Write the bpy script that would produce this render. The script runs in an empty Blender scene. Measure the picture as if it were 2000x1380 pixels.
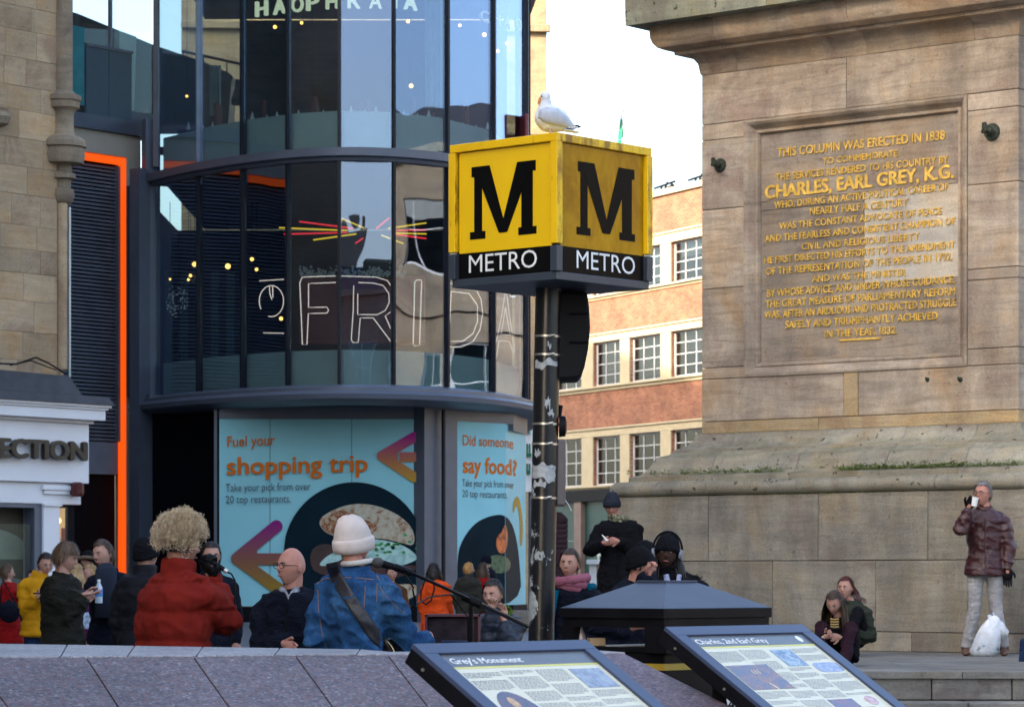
import bpy, math, random
from mathutils import Vector, Matrix, noise
random.seed(7)
R = math.radians
V = Vector
# ------------------------------------------------------------------ camera, sky, sun, exposure
F, CX, HY, CZ = 6000.0, 1000.0, 1130.0, 1.5     # focal length in photo pixels, centre column, horizon row, eye height
S = bpy.context.scene
COL = S.collection
cam_data = bpy.data.cameras.new('camera'); cam = bpy.data.objects.new('camera', cam_data); COL.objects.link(cam)
cam.location = (0, 0, CZ); cam.rotation_euler = (R(90), 0, 0)
cam_data.sensor_width = 36; cam_data.lens = F / 2000 * 36; cam_data.shift_y = (HY - 690) / 2000
cam_data.clip_end = 3000; cam_data.clip_start = .1
cam_data.dof.use_dof = True; cam_data.dof.focus_distance = 20; cam_data.dof.aperture_fstop = 9
S.camera = cam
SUN_DIR = V((-.80, -.60, 0)).normalized()       # towards the sun, on the ground plane
SUN_EL = 23
w = bpy.data.worlds.new('World'); S.world = w; w.use_nodes = True
nt = w.node_tree; bg = nt.nodes['Background']
sky = nt.nodes.new('ShaderNodeTexSky'); sky.sky_type = 'NISHITA'; sky.sun_disc = False
sky.sun_elevation = R(SUN_EL); sky.sun_rotation = math.atan2(SUN_DIR.x, SUN_DIR.y)
sky.air_density = 1.0; sky.dust_density = 4.5; sky.ozone_density = 1.0; sky.altitude = 50
nt.links.new(sky.outputs[0], bg.inputs[0]); bg.inputs[1].default_value = .15
sl = bpy.data.lights.new('sun', 'SUN'); sl.energy = 2.0; sl.angle = R(.6); sl.color = (1, .86, .68)
so = bpy.data.objects.new('sun', sl); COL.objects.link(so)
sv = V((SUN_DIR.x * math.cos(R(SUN_EL)), SUN_DIR.y * math.cos(R(SUN_EL)), math.sin(R(SUN_EL))))
so.rotation_euler = sv.to_track_quat('Z', 'Y').to_euler()
so.location = (0, 0, 60)
S.view_settings.view_transform = 'Standard'; S.view_settings.look = 'None'
S.view_settings.exposure = 2.3; S.view_settings.gamma = 1
S.cycles.max_bounces = 8; S.cycles.transparent_max_bounces = 24
S.cycles.use_denoising = True

# ------------------------------------------------------------------ helpers
def W(px, py, D):
    return V(((px - CX) / F * D, D, CZ + (HY - py) / F * D))
def Zp(py, D): return CZ + (HY - py) / F * D
def Xp(px, D): return (px - CX) / F * D
def pix(P): return (CX + F * P.x / P.y, HY - F * (P.z - CZ) / P.y)
def ray_plane(px, py, P0, n):
    d = V(((px - CX) / F, 1, (HY - py) / F)); o = V((0, 0, CZ))
    return o + d * ((P0 - o).dot(n) / d.dot(n))
def ground_z(D):
    return 0 if D <= 22 else min(.78, .78 * (D - 22) / 26)

class MB:
    def __init__(s): s.v = []; s.f = []
    def add(s, vs, fs):
        b = len(s.v); s.v += [V(x) for x in vs]; s.f += [tuple(i + b for i in f) for f in fs]; return s
    def box(s, c, size, rz=0, M=None):
        hx, hy, hz = size[0] / 2, size[1] / 2, size[2] / 2
        M = M or Matrix.Rotation(rz, 3, 'Z')
        vs = [V(c) + M @ V((x, y, z)) for z in (-hz, hz) for y in (-hy, hy) for x in (-hx, hx)]
        return s.add(vs, [(0, 2, 3, 1), (4, 5, 7, 6), (0, 1, 5, 4), (2, 6, 7, 3), (0, 4, 6, 2), (1, 3, 7, 5)])
    def hexa(s, b, t):
        n = len(b); vs = list(b) + list(t)
        fs = [tuple(reversed(range(n))), tuple(range(n, 2 * n))] + [(i, (i + 1) % n, (i + 1) % n + n, i + n) for i in range(n)]
        return s.add(vs, fs)
    def prism(s, poly, off):
        off = V(off); return s.hexa([V(p) for p in poly], [V(p) + off for p in poly])
    def obox(s, O, u, n, u0, u1, z0, z1, d0, d1):
        """box on a facade: along u, height z, from depth d0 to d1 along outward normal n"""
        O = V((O[0], O[1], 0)); a = [O + u * uu + n * dd for uu, dd in ((u0, d0), (u1, d0), (u1, d1), (u0, d1))]
        return s.hexa([p + V((0, 0, z0)) for p in a], [p + V((0, 0, z1)) for p in a])
    def tube(s, pts, rad, n=10, asp=1.0, side=None, cap=True):
        pts = [V(p) for p in pts]
        if not hasattr(rad, '__len__'): rad = [rad] * len(pts)
        rings = []
        prev = None
        for i, p in enumerate(pts):
            d = (pts[min(i + 1, len(pts) - 1)] - pts[max(i - 1, 0)])
            if d.length < 1e-9: d = V((0, 0, 1))
            d.normalize()
            a = side.copy() if side is not None else (prev if prev is not None else (V((1, 0, 0)) if abs(d.x) < .8 else V((0, 1, 0))))
            a = (a - d * a.dot(d)).normalized(); prev = a; b = d.cross(a)
            r = rad[i]; ra, rb = (r, r * asp) if not hasattr(r, '__len__') else r
            rings.append([p + a * ra * math.cos(t) + b * rb * math.sin(t) for t in [2 * math.pi * k / n for k in range(n)]])
        base = len(s.v); 
        for rg in rings: s.v += rg
        for i in range(len(rings) - 1):
            for k in range(n):
                a0 = base + i * n + k; a1 = base + i * n + (k + 1) % n
                s.f.append((a0, a1, a1 + n, a0 + n))
        if cap:
            s.f.append(tuple(reversed(range(base, base + n)))); e = base + (len(rings) - 1) * n; s.f.append(tuple(range(e, e + n)))
        return s
    def lathe(s, c, prof, n=24, a0=0, a1=2 * math.pi):
        c = V(c); full = abs(a1 - a0 - 2 * math.pi) < 1e-6; m = n if full else n + 1
        base = len(s.v)
        for r, z in prof:
            for k in range(m):
                t = a0 + (a1 - a0) * k / n; s.v.append(c + V((r * math.cos(t), r * math.sin(t), z)))
        for i in range(len(prof) - 1):
            for k in range(n if full else n):
                k1 = (k + 1) % m
                s.f.append((base + i * m + k, base + i * m + k1, base + (i + 1) * m + k1, base + (i + 1) * m + k))
        if full:
            s.f.append(tuple(reversed(range(base, base + m)))); e = base + (len(prof) - 1) * m; s.f.append(tuple(range(e, e + m)))
        return s
    def ball(s, c, r, M=None, nu=14, nv=9, fn=None):
        c = V(c); r = r if hasattr(r, '__len__') else (r, r, r)
        M = M or Matrix.Identity(3); base = len(s.v)
        s.v.append(c + M @ V((0, 0, -r[2])))
        for j in range(1, nv):
            ph = -math.pi / 2 + math.pi * j / nv
            for k in range(nu):
                t = 2 * math.pi * k / nu
                d = V((math.cos(ph) * math.cos(t), math.cos(ph) * math.sin(t), math.sin(ph)))
                p = V((d.x * r[0], d.y * r[1], d.z * r[2]))
                if fn: p = fn(d, p)
                s.v.append(c + M @ p)
        s.v.append(c + M @ V((0, 0, r[2]))); top = len(s.v) - 1
        for k in range(nu):
            s.f.append((base, base + 1 + (k + 1) % nu, base + 1 + k))
            e = base + 1 + (nv - 2) * nu; s.f.append((top, e + k, e + (k + 1) % nu))
        for j in range(nv - 2):
            for k in range(nu):
                a = base + 1 + j * nu + k; b = base + 1 + j * nu + (k + 1) % nu
                s.f.append((a, b, b + nu, a + nu))
        return s
    def mesh(s, name, mats, smooth=False):
        me = bpy.data.meshes.new(name); me.from_pydata([tuple(p) for p in s.v], [], s.f)
        for m in (mats if isinstance(mats, (list, tuple)) else [mats]): me.materials.append(m)
        if smooth:
            me.polygons.foreach_set('use_smooth', [True] * len(me.polygons))
        me.update(); return me
    def build(s, name, mat, parent=None, smooth=False, bevel=0, kind=None, label=None, cat=None, group=None, auto=None):
        me = s.mesh(name, mat, smooth)
        o = bpy.data.objects.new(name, me); COL.objects.link(o); adopt(o, parent)
        if auto is not None:
            me.polygons.foreach_set('use_smooth', [True] * len(me.polygons)); me.set_sharp_from_angle(angle=R(auto))
        if bevel:
            b = o.modifiers.new('bevel', 'BEVEL'); b.width = bevel; b.segments = 2; b.limit_method = 'ANGLE'; b.angle_limit = R(40)
        tag(o, label, cat, group, kind)
        return o
def loc_of(o):
    l = V((0, 0, 0))
    while o is not None and o.type == 'EMPTY':
        l += o.location; o = o.parent
    return l
def adopt(o, parent):
    if parent is not None:
        o.parent = parent
        if parent.type == 'EMPTY': o.matrix_parent_inverse = Matrix.Translation(-loc_of(parent))
def tag(o, label=None, cat=None, group=None, kind=None):
    if label: o['label'] = label
    if cat: o['category'] = cat
    if group: o['group'] = group
    if kind: o['kind'] = kind
    return o
def thing(name, label, cat, loc=(0, 0, 0), group=None):
    o = bpy.data.objects.new(name, None); COL.objects.link(o); o.location = loc; o.empty_display_size = .1
    return tag(o, label, cat, group)
# sub-part of an Empty's mesh child: mesh parents sit at identity, so world coordinates stay valid
# ------------------------------------------------------------------ text as geometry (made first, while the scene is small)
_tc = {}
def glyphs(txt, bold=0.0, spacing=1.0):
    key = (txt, bold, spacing)
    if key in _tc: return _tc[key]
    c = bpy.data.curves.new('t', 'FONT'); c.body = txt; c.offset = bold; c.space_character = spacing; c.resolution_u = 3
    o = bpy.data.objects.new('t', c); COL.objects.link(o)
    dg = bpy.context.evaluated_depsgraph_get()
    me = bpy.data.meshes.new_from_object(o.evaluated_get(dg))
    vs = [(v.co.x, v.co.y) for v in me.vertices]; fs = [tuple(p.vertices) for p in me.polygons]
    bpy.data.objects.remove(o); bpy.data.curves.remove(c); bpy.data.meshes.remove(me)
    _tc[key] = (vs, fs); return vs, fs
CAP = None
def put_text(mb, txt, O, u, v, width, cap, bold=0.0, spacing=1.0, lift=None, align='L', x_height=False):
    """letters laid on the plane O + u,v ; width = printed width, cap = capital height"""
    global CAP
    if CAP is None:
        CAP = max(y for x, y in glyphs('H')[0])
    vs, fs = glyphs(txt, 0, spacing)
    x0 = min(x for x, y in vs); x1 = max(x for x, y in vs)
    sx = width / (x1 - x0); sy = cap / CAP
    # heavier weights: the letters printed several times, each a hair further out
    nn_ = u.cross(v).normalized(); nn_ = nn_ if nn_.y < 0 or nn_.z > .3 else -nn_
    shifts = [(0, 0)] if bold < .004 else [(-1, 0), (1, 0), (0, .6), (0, -.6)]
    for q_, (a_, b_) in enumerate(shifts):
        P = [V(O) + u * ((x - x0 + a_ * bold) * sx) + v * ((y + b_ * bold) * sy) + nn_ * (.0004 * q_) for x, y in vs]
        _letters(mb, P, fs, lift)
    return mb
def _letters(mb, P, fs, lift):
    if lift is None: mb.add(P, fs)
    else:
        # a solid letter: front faces, plus rim walls along boundary edges
        n = len(P); mb_base = len(mb.v); L = V(lift)
        cnt = {}
        for f in fs:
            for i in range(len(f)):
                a, b = f[i], f[(i + 1) % len(f)]; cnt[(a, b)] = 1
        rim = [(a, b) for a, b in cnt if (b, a) not in cnt]
        mb.add([p + L for p in P] + P, list(fs) + [(a, a + n, b + n, b) for a, b in rim])
    return mb
# ------------------------------------------------------------------ materials
def _n(nt, t, **k):
    n = nt.nodes.new(t)
    for a, b in k.items(): setattr(n, a, b)
    return n
def _pos(nt, scale=(1, 1, 1), rot=(0, 0, 0), gen='world'):
    if gen == 'world':
        g = _n(nt, 'ShaderNodeNewGeometry'); out = g.outputs['Position']
    else:
        g = _n(nt, 'ShaderNodeTexCoord'); out = g.outputs['Object']
    m = _n(nt, 'ShaderNodeMapping'); m.inputs['Scale'].default_value = scale; m.inputs['Rotation'].default_value = rot
    nt.links.new(out, m.inputs[0]); return m.outputs[0]
def _noise(nt, vec, scale, detail=4, rough=.55, dist=0):
    n = _n(nt, 'ShaderNodeTexNoise'); n.inputs['Scale'].default_value = scale; n.inputs['Detail'].default_value = detail
    n.inputs['Roughness'].default_value = rough; n.inputs['Distortion'].default_value = dist
    nt.links.new(vec, n.inputs['Vector']); return n.outputs[0]
def _ramp(nt, fac, stops):
    r = _n(nt, 'ShaderNodeValToRGB'); cr = r.color_ramp
    while len(cr.elements) < len(stops): cr.elements.new(.5)
    for e, (p, c) in zip(cr.elements, stops):
        e.position = p; e.color = (*c, 1) if hasattr(c, '__len__') else (c, c, c, 1)
    nt.links.new(fac, r.inputs[0]); return r.outputs[0]
def _mix(nt, fac, a, b, mode='MIX'):
    m = _n(nt, 'ShaderNodeMix', data_type='RGBA', blend_type=mode)
    for i, x in ((0, fac), (6, a), (7, b)):
        if hasattr(x, 'links') or hasattr(x, 'is_linked'): nt.links.new(x, m.inputs[i])
        elif hasattr(x, '__len__'): m.inputs[i].default_value = (*x, 1)
        elif i == 0: m.inputs[i].default_value = x
        else: m.inputs[i].default_value = (x, x, x, 1)
    return m.outputs[2]
def _bump(nt, h, strength, dist, b):
    n = _n(nt, 'ShaderNodeBump'); n.inputs['Strength'].default_value = strength; n.inputs['Distance'].default_value = dist
    nt.links.new(h, n.inputs['Height']); nt.links.new(n.outputs[0], b.inputs['Normal']); return n
def newmat(name):
    m = bpy.data.materials.new(name); m.use_nodes = True; return m, m.node_tree, m.node_tree.nodes['Principled BSDF']
def mat(name, col, rough=.6, metal=0, var=.15, vs=3.0, bump=0, bs=60, spec=.5, coat=0, gen='world', rnd=0, bd=.01):
    m, nt, b = newmat(name)
    v = _pos(nt, gen=gen); n = _noise(nt, v, vs)
    dark = tuple(c * (1 - var) for c in col); lite = tuple(min(1, c * (1 + var)) for c in col)
    c = _ramp(nt, n, [(.3, dark), (.7, lite)])
    if rnd:
        oi = _n(nt, 'ShaderNodeObjectInfo'); k = _ramp(nt, oi.outputs['Random'], [(0, 1 - rnd), (1, 1 + rnd)])
        c = _mix(nt, 1.0, c, k, 'MULTIPLY')
    nt.links.new(c, b.inputs['Base Color']); b.inputs['Roughness'].default_value = rough; b.inputs['Metallic'].default_value = metal
    b.inputs['Specular IOR Level'].default_value = spec; b.inputs['Coat Weight'].default_value = coat
    if bump:
        _bump(nt, _noise(nt, v, bs, 3), bump, bd, b)
    return m
def emat(name, col, e):
    m, nt, b = newmat(name); b.inputs['Base Color'].default_value = (*[c * .3 for c in col], 1)
    b.inputs['Emission Color'].default_value = (*col, 1); b.inputs['Emission Strength'].default_value = e; return m
def sandstone(name, a, b_, streak=.55, moss=0, rnd=.14, grime=.5, rot=0):
    m, nt, b = newmat(name)
    v = _pos(nt); big = _noise(nt, v, .9, 5, .6)
    c = _ramp(nt, big, [(.28, a), (.5, tuple((x + y) / 2 for x, y in zip(a, b_))), (.75, b_)])
    oi = _n(nt, 'ShaderNodeObjectInfo')
    # bedding: thin wavy lines, tilted differently on each stone
    add = _n(nt, 'ShaderNodeVectorMath', operation='ADD'); cmb = _n(nt, 'ShaderNodeCombineXYZ')
    nt.links.new(oi.outputs['Random'], cmb.inputs[0]); mul = _n(nt, 'ShaderNodeVectorMath', operation='SCALE'); mul.inputs['Scale'].default_value = 30
    nt.links.new(cmb.outputs[0], mul.inputs[0]); nt.links.new(v, add.inputs[0]); nt.links.new(mul.outputs[0], add.inputs[1])
    mp = _n(nt, 'ShaderNodeMapping'); mp.inputs['Scale'].default_value = (.7, .7, 6); mp.inputs['Rotation'].default_value = (0, R(9), 0)
    nt.links.new(add.outputs[0], mp.inputs[0])
    st = _noise(nt, mp.outputs[0], 1.6, 6, .62, 1.2)
    sr = _ramp(nt, st, [(.3, 1 - streak), (.5, .95), (.7, 1.12)])
    c = _mix(nt, 1.0, c, sr, 'MULTIPLY')
    # iron staining and purple weathering in broad patches
    pn_ = _noise(nt, add.outputs[0], 1.1, 5, .65, .8); pr_ = _ramp(nt, pn_, [(.36, (.80, .72, .72)), (.47, (1, 1, 1)), (.58, (1.08, 1.0, .9)), (.70, (1.0, .82, .62))]); c = _mix(nt, 1.0, c, pr_, 'MULTIPLY')
    # soot and rain stains
    gm = _noise(nt, _pos(nt, (1.4, 1.4, .45)), 1.3, 6, .65)
    gr = _ramp(nt, gm, [(.38, 0.0), (.72, grime)])
    c = _mix(nt, gr, c, (a[0] * .38, a[1] * .38, a[2] * .42))
    fine = _noise(nt, v, 45, 4, .7); fr = _ramp(nt, fine, [(.3, .82), (.7, 1.14)]); c = _mix(nt, 1.0, c, fr, 'MULTIPLY')
    pit = _noise(nt, v, 14, 3, .7); pr = _ramp(nt, pit, [(.27, .6), (.36, 1)]); c = _mix(nt, 1.0, c, pr, 'MULTIPLY')
    k = _ramp(nt, oi.outputs['Random'], [(0, 1 - rnd), (1, 1 + rnd)]); c = _mix(nt, 1.0, c, k, 'MULTIPLY')
    if moss:
        g = _n(nt, 'ShaderNodeNewGeometry'); sx = _n(nt, 'ShaderNodeSeparateXYZ'); nt.links.new(g.outputs['Normal'], sx.inputs[0])
        mn = _noise(nt, v, 5, 6, .7); md = _n(nt, 'ShaderNodeMath', operation='MULTIPLY'); nt.links.new(mn, md.inputs[0])
        up = _ramp(nt, sx.outputs[2], [(.2, .25), (.8, 1)]); nt.links.new(up, md.inputs[1])
        mr = _ramp(nt, md.outputs[0], [(.36, 0), (.62, moss)]); c = _mix(nt, mr, c, (.075, .095, .045))
        lich = _ramp(nt, _noise(nt, v, 11, 2, .5), [(.66, 0), (.7, .8)]); c = _mix(nt, lich, c, (.03, .032, .025))
    nt.links.new(c, b.inputs['Base Color']); b.inputs['Roughness'].default_value = .9; b.inputs['Specular IOR Level'].default_value = .25
    h = _mix(nt, .5, st, fine); _bump(nt, h, .55, .02, b)
    return m
def glassmat(name, refl=(.56, .66, .95), base=.16, tint=(.72, .80, .80), wob=.007):
    m, nt, b = newmat(name); nt.nodes.remove(b); out = nt.nodes['Material Output']
    tr = _n(nt, 'ShaderNodeBsdfTransparent'); tr.inputs[0].default_value = (*tint, 1)
    gl = _n(nt, 'ShaderNodeBsdfGlossy'); gl.inputs[0].default_value = (*refl, 1); gl.inputs['Roughness'].default_value = .0
    fr = _n(nt, 'ShaderNodeLayerWeight'); fr.inputs[0].default_value = .5
    pw = _n(nt, 'ShaderNodeMath', operation='POWER'); nt.links.new(fr.outputs['Facing'], pw.inputs[0]); pw.inputs[1].default_value = 5
    ad = _n(nt, 'ShaderNodeMath', operation='ADD', use_clamp=True); ad.inputs[1].default_value = base; nt.links.new(pw.outputs[0], ad.inputs[0])
    mx = _n(nt, 'ShaderNodeMixShader'); nt.links.new(ad.outputs[0], mx.inputs[0]); nt.links.new(tr.outputs[0], mx.inputs[1]); nt.links.new(gl.outputs[0], mx.inputs[2])
    nt.links.new(mx.outputs[0], out.inputs[0])
    if wob:
        n = _noise(nt, _pos(nt, (1, 1, .7)), .9, 1, .4); bp = _n(nt, 'ShaderNodeBump'); bp.inputs['Strength'].default_value = 1; bp.inputs['Distance'].default_value = wob
        nt.links.new(n, bp.inputs['Height']); nt.links.new(bp.outputs[0], gl.inputs['Normal'])
    return m
M = {}
M['die'] = sandstone('weathered_sandstone', (.41, .325, .24), (.56, .475, .37), streak=.38, rnd=.12, grime=.8)
M['die_pale'] = sandstone('pale_repair_sandstone', (.50, .46, .39), (.60, .56, .48), streak=.16, grime=.25, rnd=.03)
M['die_yellow'] = sandstone('yellow_sandstone', (.44, .32, .17), (.52, .40, .24), streak=.3, grime=.25)
M['cornice'] = sandstone('cornice_sandstone', (.40, .30, .21), (.56, .46, .35), streak=.35, grime=.65)
M['slab_green'] = sandstone('lichened_stone', (.20, .21, .15), (.33, .33, .25), streak=.2, moss=.5)
M['plinth'] = sandstone('plinth_sandstone', (.29, .265, .21), (.41, .375, .30), streak=.22, grime=.7)
M['mossy'] = sandstone('mossy_base_stone', (.28, .26, .20), (.40, .37, .29), streak=.2, moss=.45)
M['tablet'] = sandstone('tablet_sandstone', (.29, .235, .18), (.40, .34, .27), streak=.35, grime=.6)
M['mortar'] = mat('mortar', (.13, .11, .08), .95)
M['step'] = sandstone('step_stone', (.17, .165, .145), (.27, .26, .24), streak=.2, grime=.55, rnd=.06)
M['left_stone'] = sandstone('ashlar_stone', (.34, .25, .155), (.45, .345, .225), streak=.14, rnd=.16, grime=.12)
M['left_mould'] = sandstone('ashlar_moulding', (.22, .18, .13), (.33, .27, .19), streak=.2, grime=.7)
M['far_stone'] = sandstone('far_stone', (.42, .33, .2), (.55, .44, .28), streak=.2)
M['gold'] = mat('gilt_letter', (.70, .43, .075), .5, var=.35, vs=14, bump=.3, bs=80)
M['steel'] = mat('blue_grey_steel', (.105, .125, .165), .42, .25, var=.08)
M['steel_dark'] = mat('dark_mullion', (.010, .012, .018), .4, spec=.2)
M['steel_lite'] = mat('light_mullion', (.22, .25, .30), .35, .5)
M['louvre'] = mat('louvre_blade', (.13, .15, .19), .45, .1, rnd=.06)
M['black_void'] = mat('dark_panel', (.004, .004, .007), .6, spec=.08)
M['concrete'] = mat('cast_stone', (.42, .37, .30), .85, var=.14, vs=1.2, bump=.2)
M['white_paint'] = mat('white_gloss_paint', (.76, .76, .78), .5, var=.05, vs=1.5)
M['lead'] = mat('lead_roof', (.035, .036, .042), .7, var=.3, vs=4, bump=.3, bs=20)
M['glass'] = glassmat('tinted_glass')
M['glass_shop'] = glassmat('shop_glass', (.8, .85, .9), .05, (.85, .9, .9), .004)
M['glass_win'] = glassmat('window_glass', (.8, .85, .95), .10, (.5, .55, .55), .006)
M['frost'] = mat('frosted_band', (.50, .58, .55), .5, var=.05)
M['cream'] = mat('cream_render', (.46, .39, .25), .7, var=.08)
M['white_frame'] = mat('white_window_frame', (.55, .56, .56), .4)
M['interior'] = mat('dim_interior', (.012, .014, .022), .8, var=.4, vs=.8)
M['interior_red'] = mat('red_leather', (.16, .02, .025), .5)
M['blind'] = mat('blind', (.34, .27, .22), .8, var=.1, vs=1)
M['orange_neon'] = emat('orange_light_strip', (1, .10, .004), .21)
M['neon_white'] = emat('white_neon', (1, .76, .68), .36)
M['neon_red'] = emat('red_neon', (1, .03, .05), .35)
M['neon_yellow'] = emat('yellow_neon', (1, .62, .03), .3)
M['lamp'] = emat('warm_bulb', (1, .5, .12), 1.2)
M['sign_letter'] = emat('lit_letter', (.85, .9, .62), .2)
M['metal'] = mat('band_metal', (.55, .52, .46), .35, .9)
M['black'] = mat('black_paint', (.006, .006, .008), .42, var=.3, vs=6, spec=.10)
M['black_matt'] = mat('black_plastic', (.006, .006, .007), .6, spec=.15)
M['gull'] = mat('gull_white', (.70, .72, .76), .8, var=.06, vs=20, bump=.3, bs=120)
M['gull_grey'] = mat('gull_grey', (.46, .50, .58), .8, var=.08, vs=25, bump=.3, bs=120)
M['leaf'] = mat('moss', (.11, .16, .03), .9, var=.5, vs=20)
def brickmat():
    m, nt, b = newmat('brick_wall'); tc = _n(nt, 'ShaderNodeTexCoord'); br = _n(nt, 'ShaderNodeTexBrick')
    nt.links.new(tc.outputs['UV'], br.inputs[0]); br.inputs['Scale'].default_value = 1
    br.inputs['Color1'].default_value = (.22, .065, .034, 1); br.inputs['Color2'].default_value = (.33, .125, .06, 1); br.inputs['Mortar'].default_value = (.27, .2, .14, 1)
    br.inputs['Brick Width'].default_value = .225; br.inputs['Row Height'].default_value = .075; br.inputs['Mortar Size'].default_value = .009; br.inputs['Bias'].default_value = -.1
    n = _noise(nt, _pos(nt), 1.2, 5, .6); k = _ramp(nt, n, [(.3, .75), (.7, 1.25)]); c = _mix(nt, 1.0, br.outputs[0], k, 'MULTIPLY')
    nt.links.new(c, b.inputs['Base Color']); b.inputs['Roughness'].default_value = .9
    _bump(nt, br.outputs[1], -.5, .01, b); return m
M['brick'] = brickmat()
def granite(name, base, spots):
    m, nt, b = newmat(name); v = _pos(nt)
    vo = _n(nt, 'ShaderNodeTexVoronoi'); vo.inputs['Scale'].default_value = 85; nt.links.new(v, vo.inputs['Vector'])
    sx = _n(nt, 'ShaderNodeSeparateColor'); nt.links.new(vo.outputs['Color'], sx.inputs[0])
    c = _ramp(nt, sx.outputs[0], [(0, spots[0]), (.3, base), (.55, spots[1]), (.8, base), (1, spots[2])])
    n = _noise(nt, v, 22, 5, .75); k = _ramp(nt, n, [(.25, .55), (.75, 1.5)]); c = _mix(nt, 1.0, c, k, 'MULTIPLY')
    n2 = _noise(nt, v, 1.5, 4); k2 = _ramp(nt, n2, [(.3, .78), (.7, 1.14)]); c = _mix(nt, 1.0, c, k2, 'MULTIPLY')
    oi = _n(nt, 'ShaderNodeObjectInfo'); k = _ramp(nt, oi.outputs['Random'], [(0, .93), (1, 1.07)]); c = _mix(nt, 1.0, c, k, 'MULTIPLY')
    nt.links.new(c, b.inputs['Base Color']); b.inputs['Roughness'].default_value = .5; b.inputs['Specular IOR Level'].default_value = .2; _bump(nt, n, .1, .004, b); return m
M['granite'] = granite('purple_granite', (.115, .100, .115), [(.055, .048, .062), (.17, .09, .088), (.23, .215, .23)])
M['granite_top'] = granite('grey_granite', (.27, .265, .28), [(.17, .17, .19), (.33, .31, .32), (.42, .41, .42)])
M['granite_r'] = granite('violet_granite', (.125, .098, .118), [(.06, .05, .07), (.17, .11, .125), (.22, .19, .22)])
def pavingmat():
    m, nt, b = newmat('paving'); br = _n(nt, 'ShaderNodeTexBrick'); nt.links.new(_pos(nt), br.inputs[0]); br.inputs['Scale'].default_value = 1
    br.inputs['Color1'].default_value = (.085, .09, .10, 1); br.inputs['Color2'].default_value = (.10, .102, .11, 1); br.inputs['Mortar'].default_value = (.04, .04, .04, 1)
    br.inputs['Brick Width'].default_value = .6; br.inputs['Row Height'].default_value = .45; br.inputs['Mortar Size'].default_value = .008
    k = _ramp(nt, _noise(nt, _pos(nt), 2.2, 6, .7), [(.3, .75), (.7, 1.2)]); c = _mix(nt, 1.0, br.outputs[0], k, 'MULTIPLY')
    nt.links.new(c, b.inputs['Base Color']); b.inputs['Roughness'].default_value = .6; _bump(nt, br.outputs[1], -.4, .006, b); return m
M['paving'] = pavingmat()
def pole_mat():
    m, nt, b = newmat('peeling_black_paint'); v = _pos(nt, (1, 1, .8)); n = _noise(nt, v, 9, 7, .68, .4)
    g = _n(nt, 'ShaderNodeNewGeometry'); sx = _n(nt, 'ShaderNodeSeparateXYZ'); nt.links.new(g.outputs['Position'], sx.inputs[0])
    mr = _n(nt, 'ShaderNodeMapRange'); mr.inputs['From Min'].default_value = 1.1; mr.inputs['From Max'].default_value = 2.2; mr.inputs['To Min'].default_value = .10; mr.inputs['To Max'].default_value = -.05
    nt.links.new(sx.outputs[2], mr.inputs[0]); ad = _n(nt, 'ShaderNodeMath', operation='ADD'); nt.links.new(n, ad.inputs[0]); nt.links.new(mr.outputs[0], ad.inputs[1])
    # the side towards the road has lost more paint
    nx = _n(nt, 'ShaderNodeSeparateXYZ'); nt.links.new(g.outputs['Normal'], nx.inputs[0]); k = _n(nt, 'ShaderNodeMath', operation='MULTIPLY_ADD'); nt.links.new(nx.outputs[0], k.inputs[0]); k.inputs[1].default_value = -.05; nt.links.new(ad.outputs[0], k.inputs[2])
    fac = _ramp(nt, k.outputs[0], [(.635, 0), (.65, 1)])
    pale = _ramp(nt, _noise(nt, v, 40, 3), [(.3, (.20, .23, .23)), (.7, (.38, .41, .41))])
    c = _mix(nt, fac, (.008, .008, .01), pale); nt.links.new(c, b.inputs['Base Color'])
    r = _ramp(nt, fac, [(0, .28), (1, .7)]); nt.links.new(r, b.inputs['Roughness']); _bump(nt, n, .4, .006, b); return m
M['pole'] = pole_mat()
def yellow_mat():
    m, nt, b = newmat('yellow_enamel'); v = _pos(nt); c = _ramp(nt, _noise(nt, v, 2.5, 4), [(.3, (.80, .46, .004)), (.7, (.88, .54, .006))])
    g = _n(nt, 'ShaderNodeNewGeometry'); sx = _n(nt, 'ShaderNodeSeparateXYZ'); nt.links.new(g.outputs['Normal'], sx.inputs[0])
    rust = _noise(nt, _pos(nt, (1, 1, .35)), 11, 6, .75); nx = _ramp(nt, sx.outputs[0], [(.3, .0), (.6, .13)])
    ad = _n(nt, 'ShaderNodeMath', operation='ADD'); nt.links.new(rust, ad.inputs[0]); nt.links.new(nx, ad.inputs[1])
    rf = _ramp(nt, ad.outputs[0], [(.60, 0), (.74, .8)]); c = _mix(nt, rf, c, (.16, .06, .008))
    nt.links.new(c, b.inputs['Base Color']); b.inputs['Roughness'].default_value = .35; return m
M['yellow'] = yellow_mat()
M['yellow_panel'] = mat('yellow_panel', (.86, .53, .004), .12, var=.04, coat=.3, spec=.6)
def grimy_shaded_panel():  # right cube face: grime, plus its dimmer light put into a darker base
    m, nt, b = newmat('grimy_shaded_yellow_panel'); n = _noise(nt, _pos(nt, (1, 1, .6)), 3.5, 6, .7, .6)
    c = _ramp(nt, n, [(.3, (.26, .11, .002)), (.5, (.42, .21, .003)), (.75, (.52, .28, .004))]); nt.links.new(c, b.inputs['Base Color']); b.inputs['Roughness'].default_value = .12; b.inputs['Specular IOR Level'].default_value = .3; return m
M['yellow_grimy_shaded'] = grimy_shaded_panel()
M['sign_black'] = mat('sign_black', (.005, .005, .005), .3, spec=.06)
M['sign_white'] = mat('sign_white', (.78, .78, .76), .4)
M['sign_base'] = mat('sign_base', (.035, .045, .06), .4)
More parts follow.
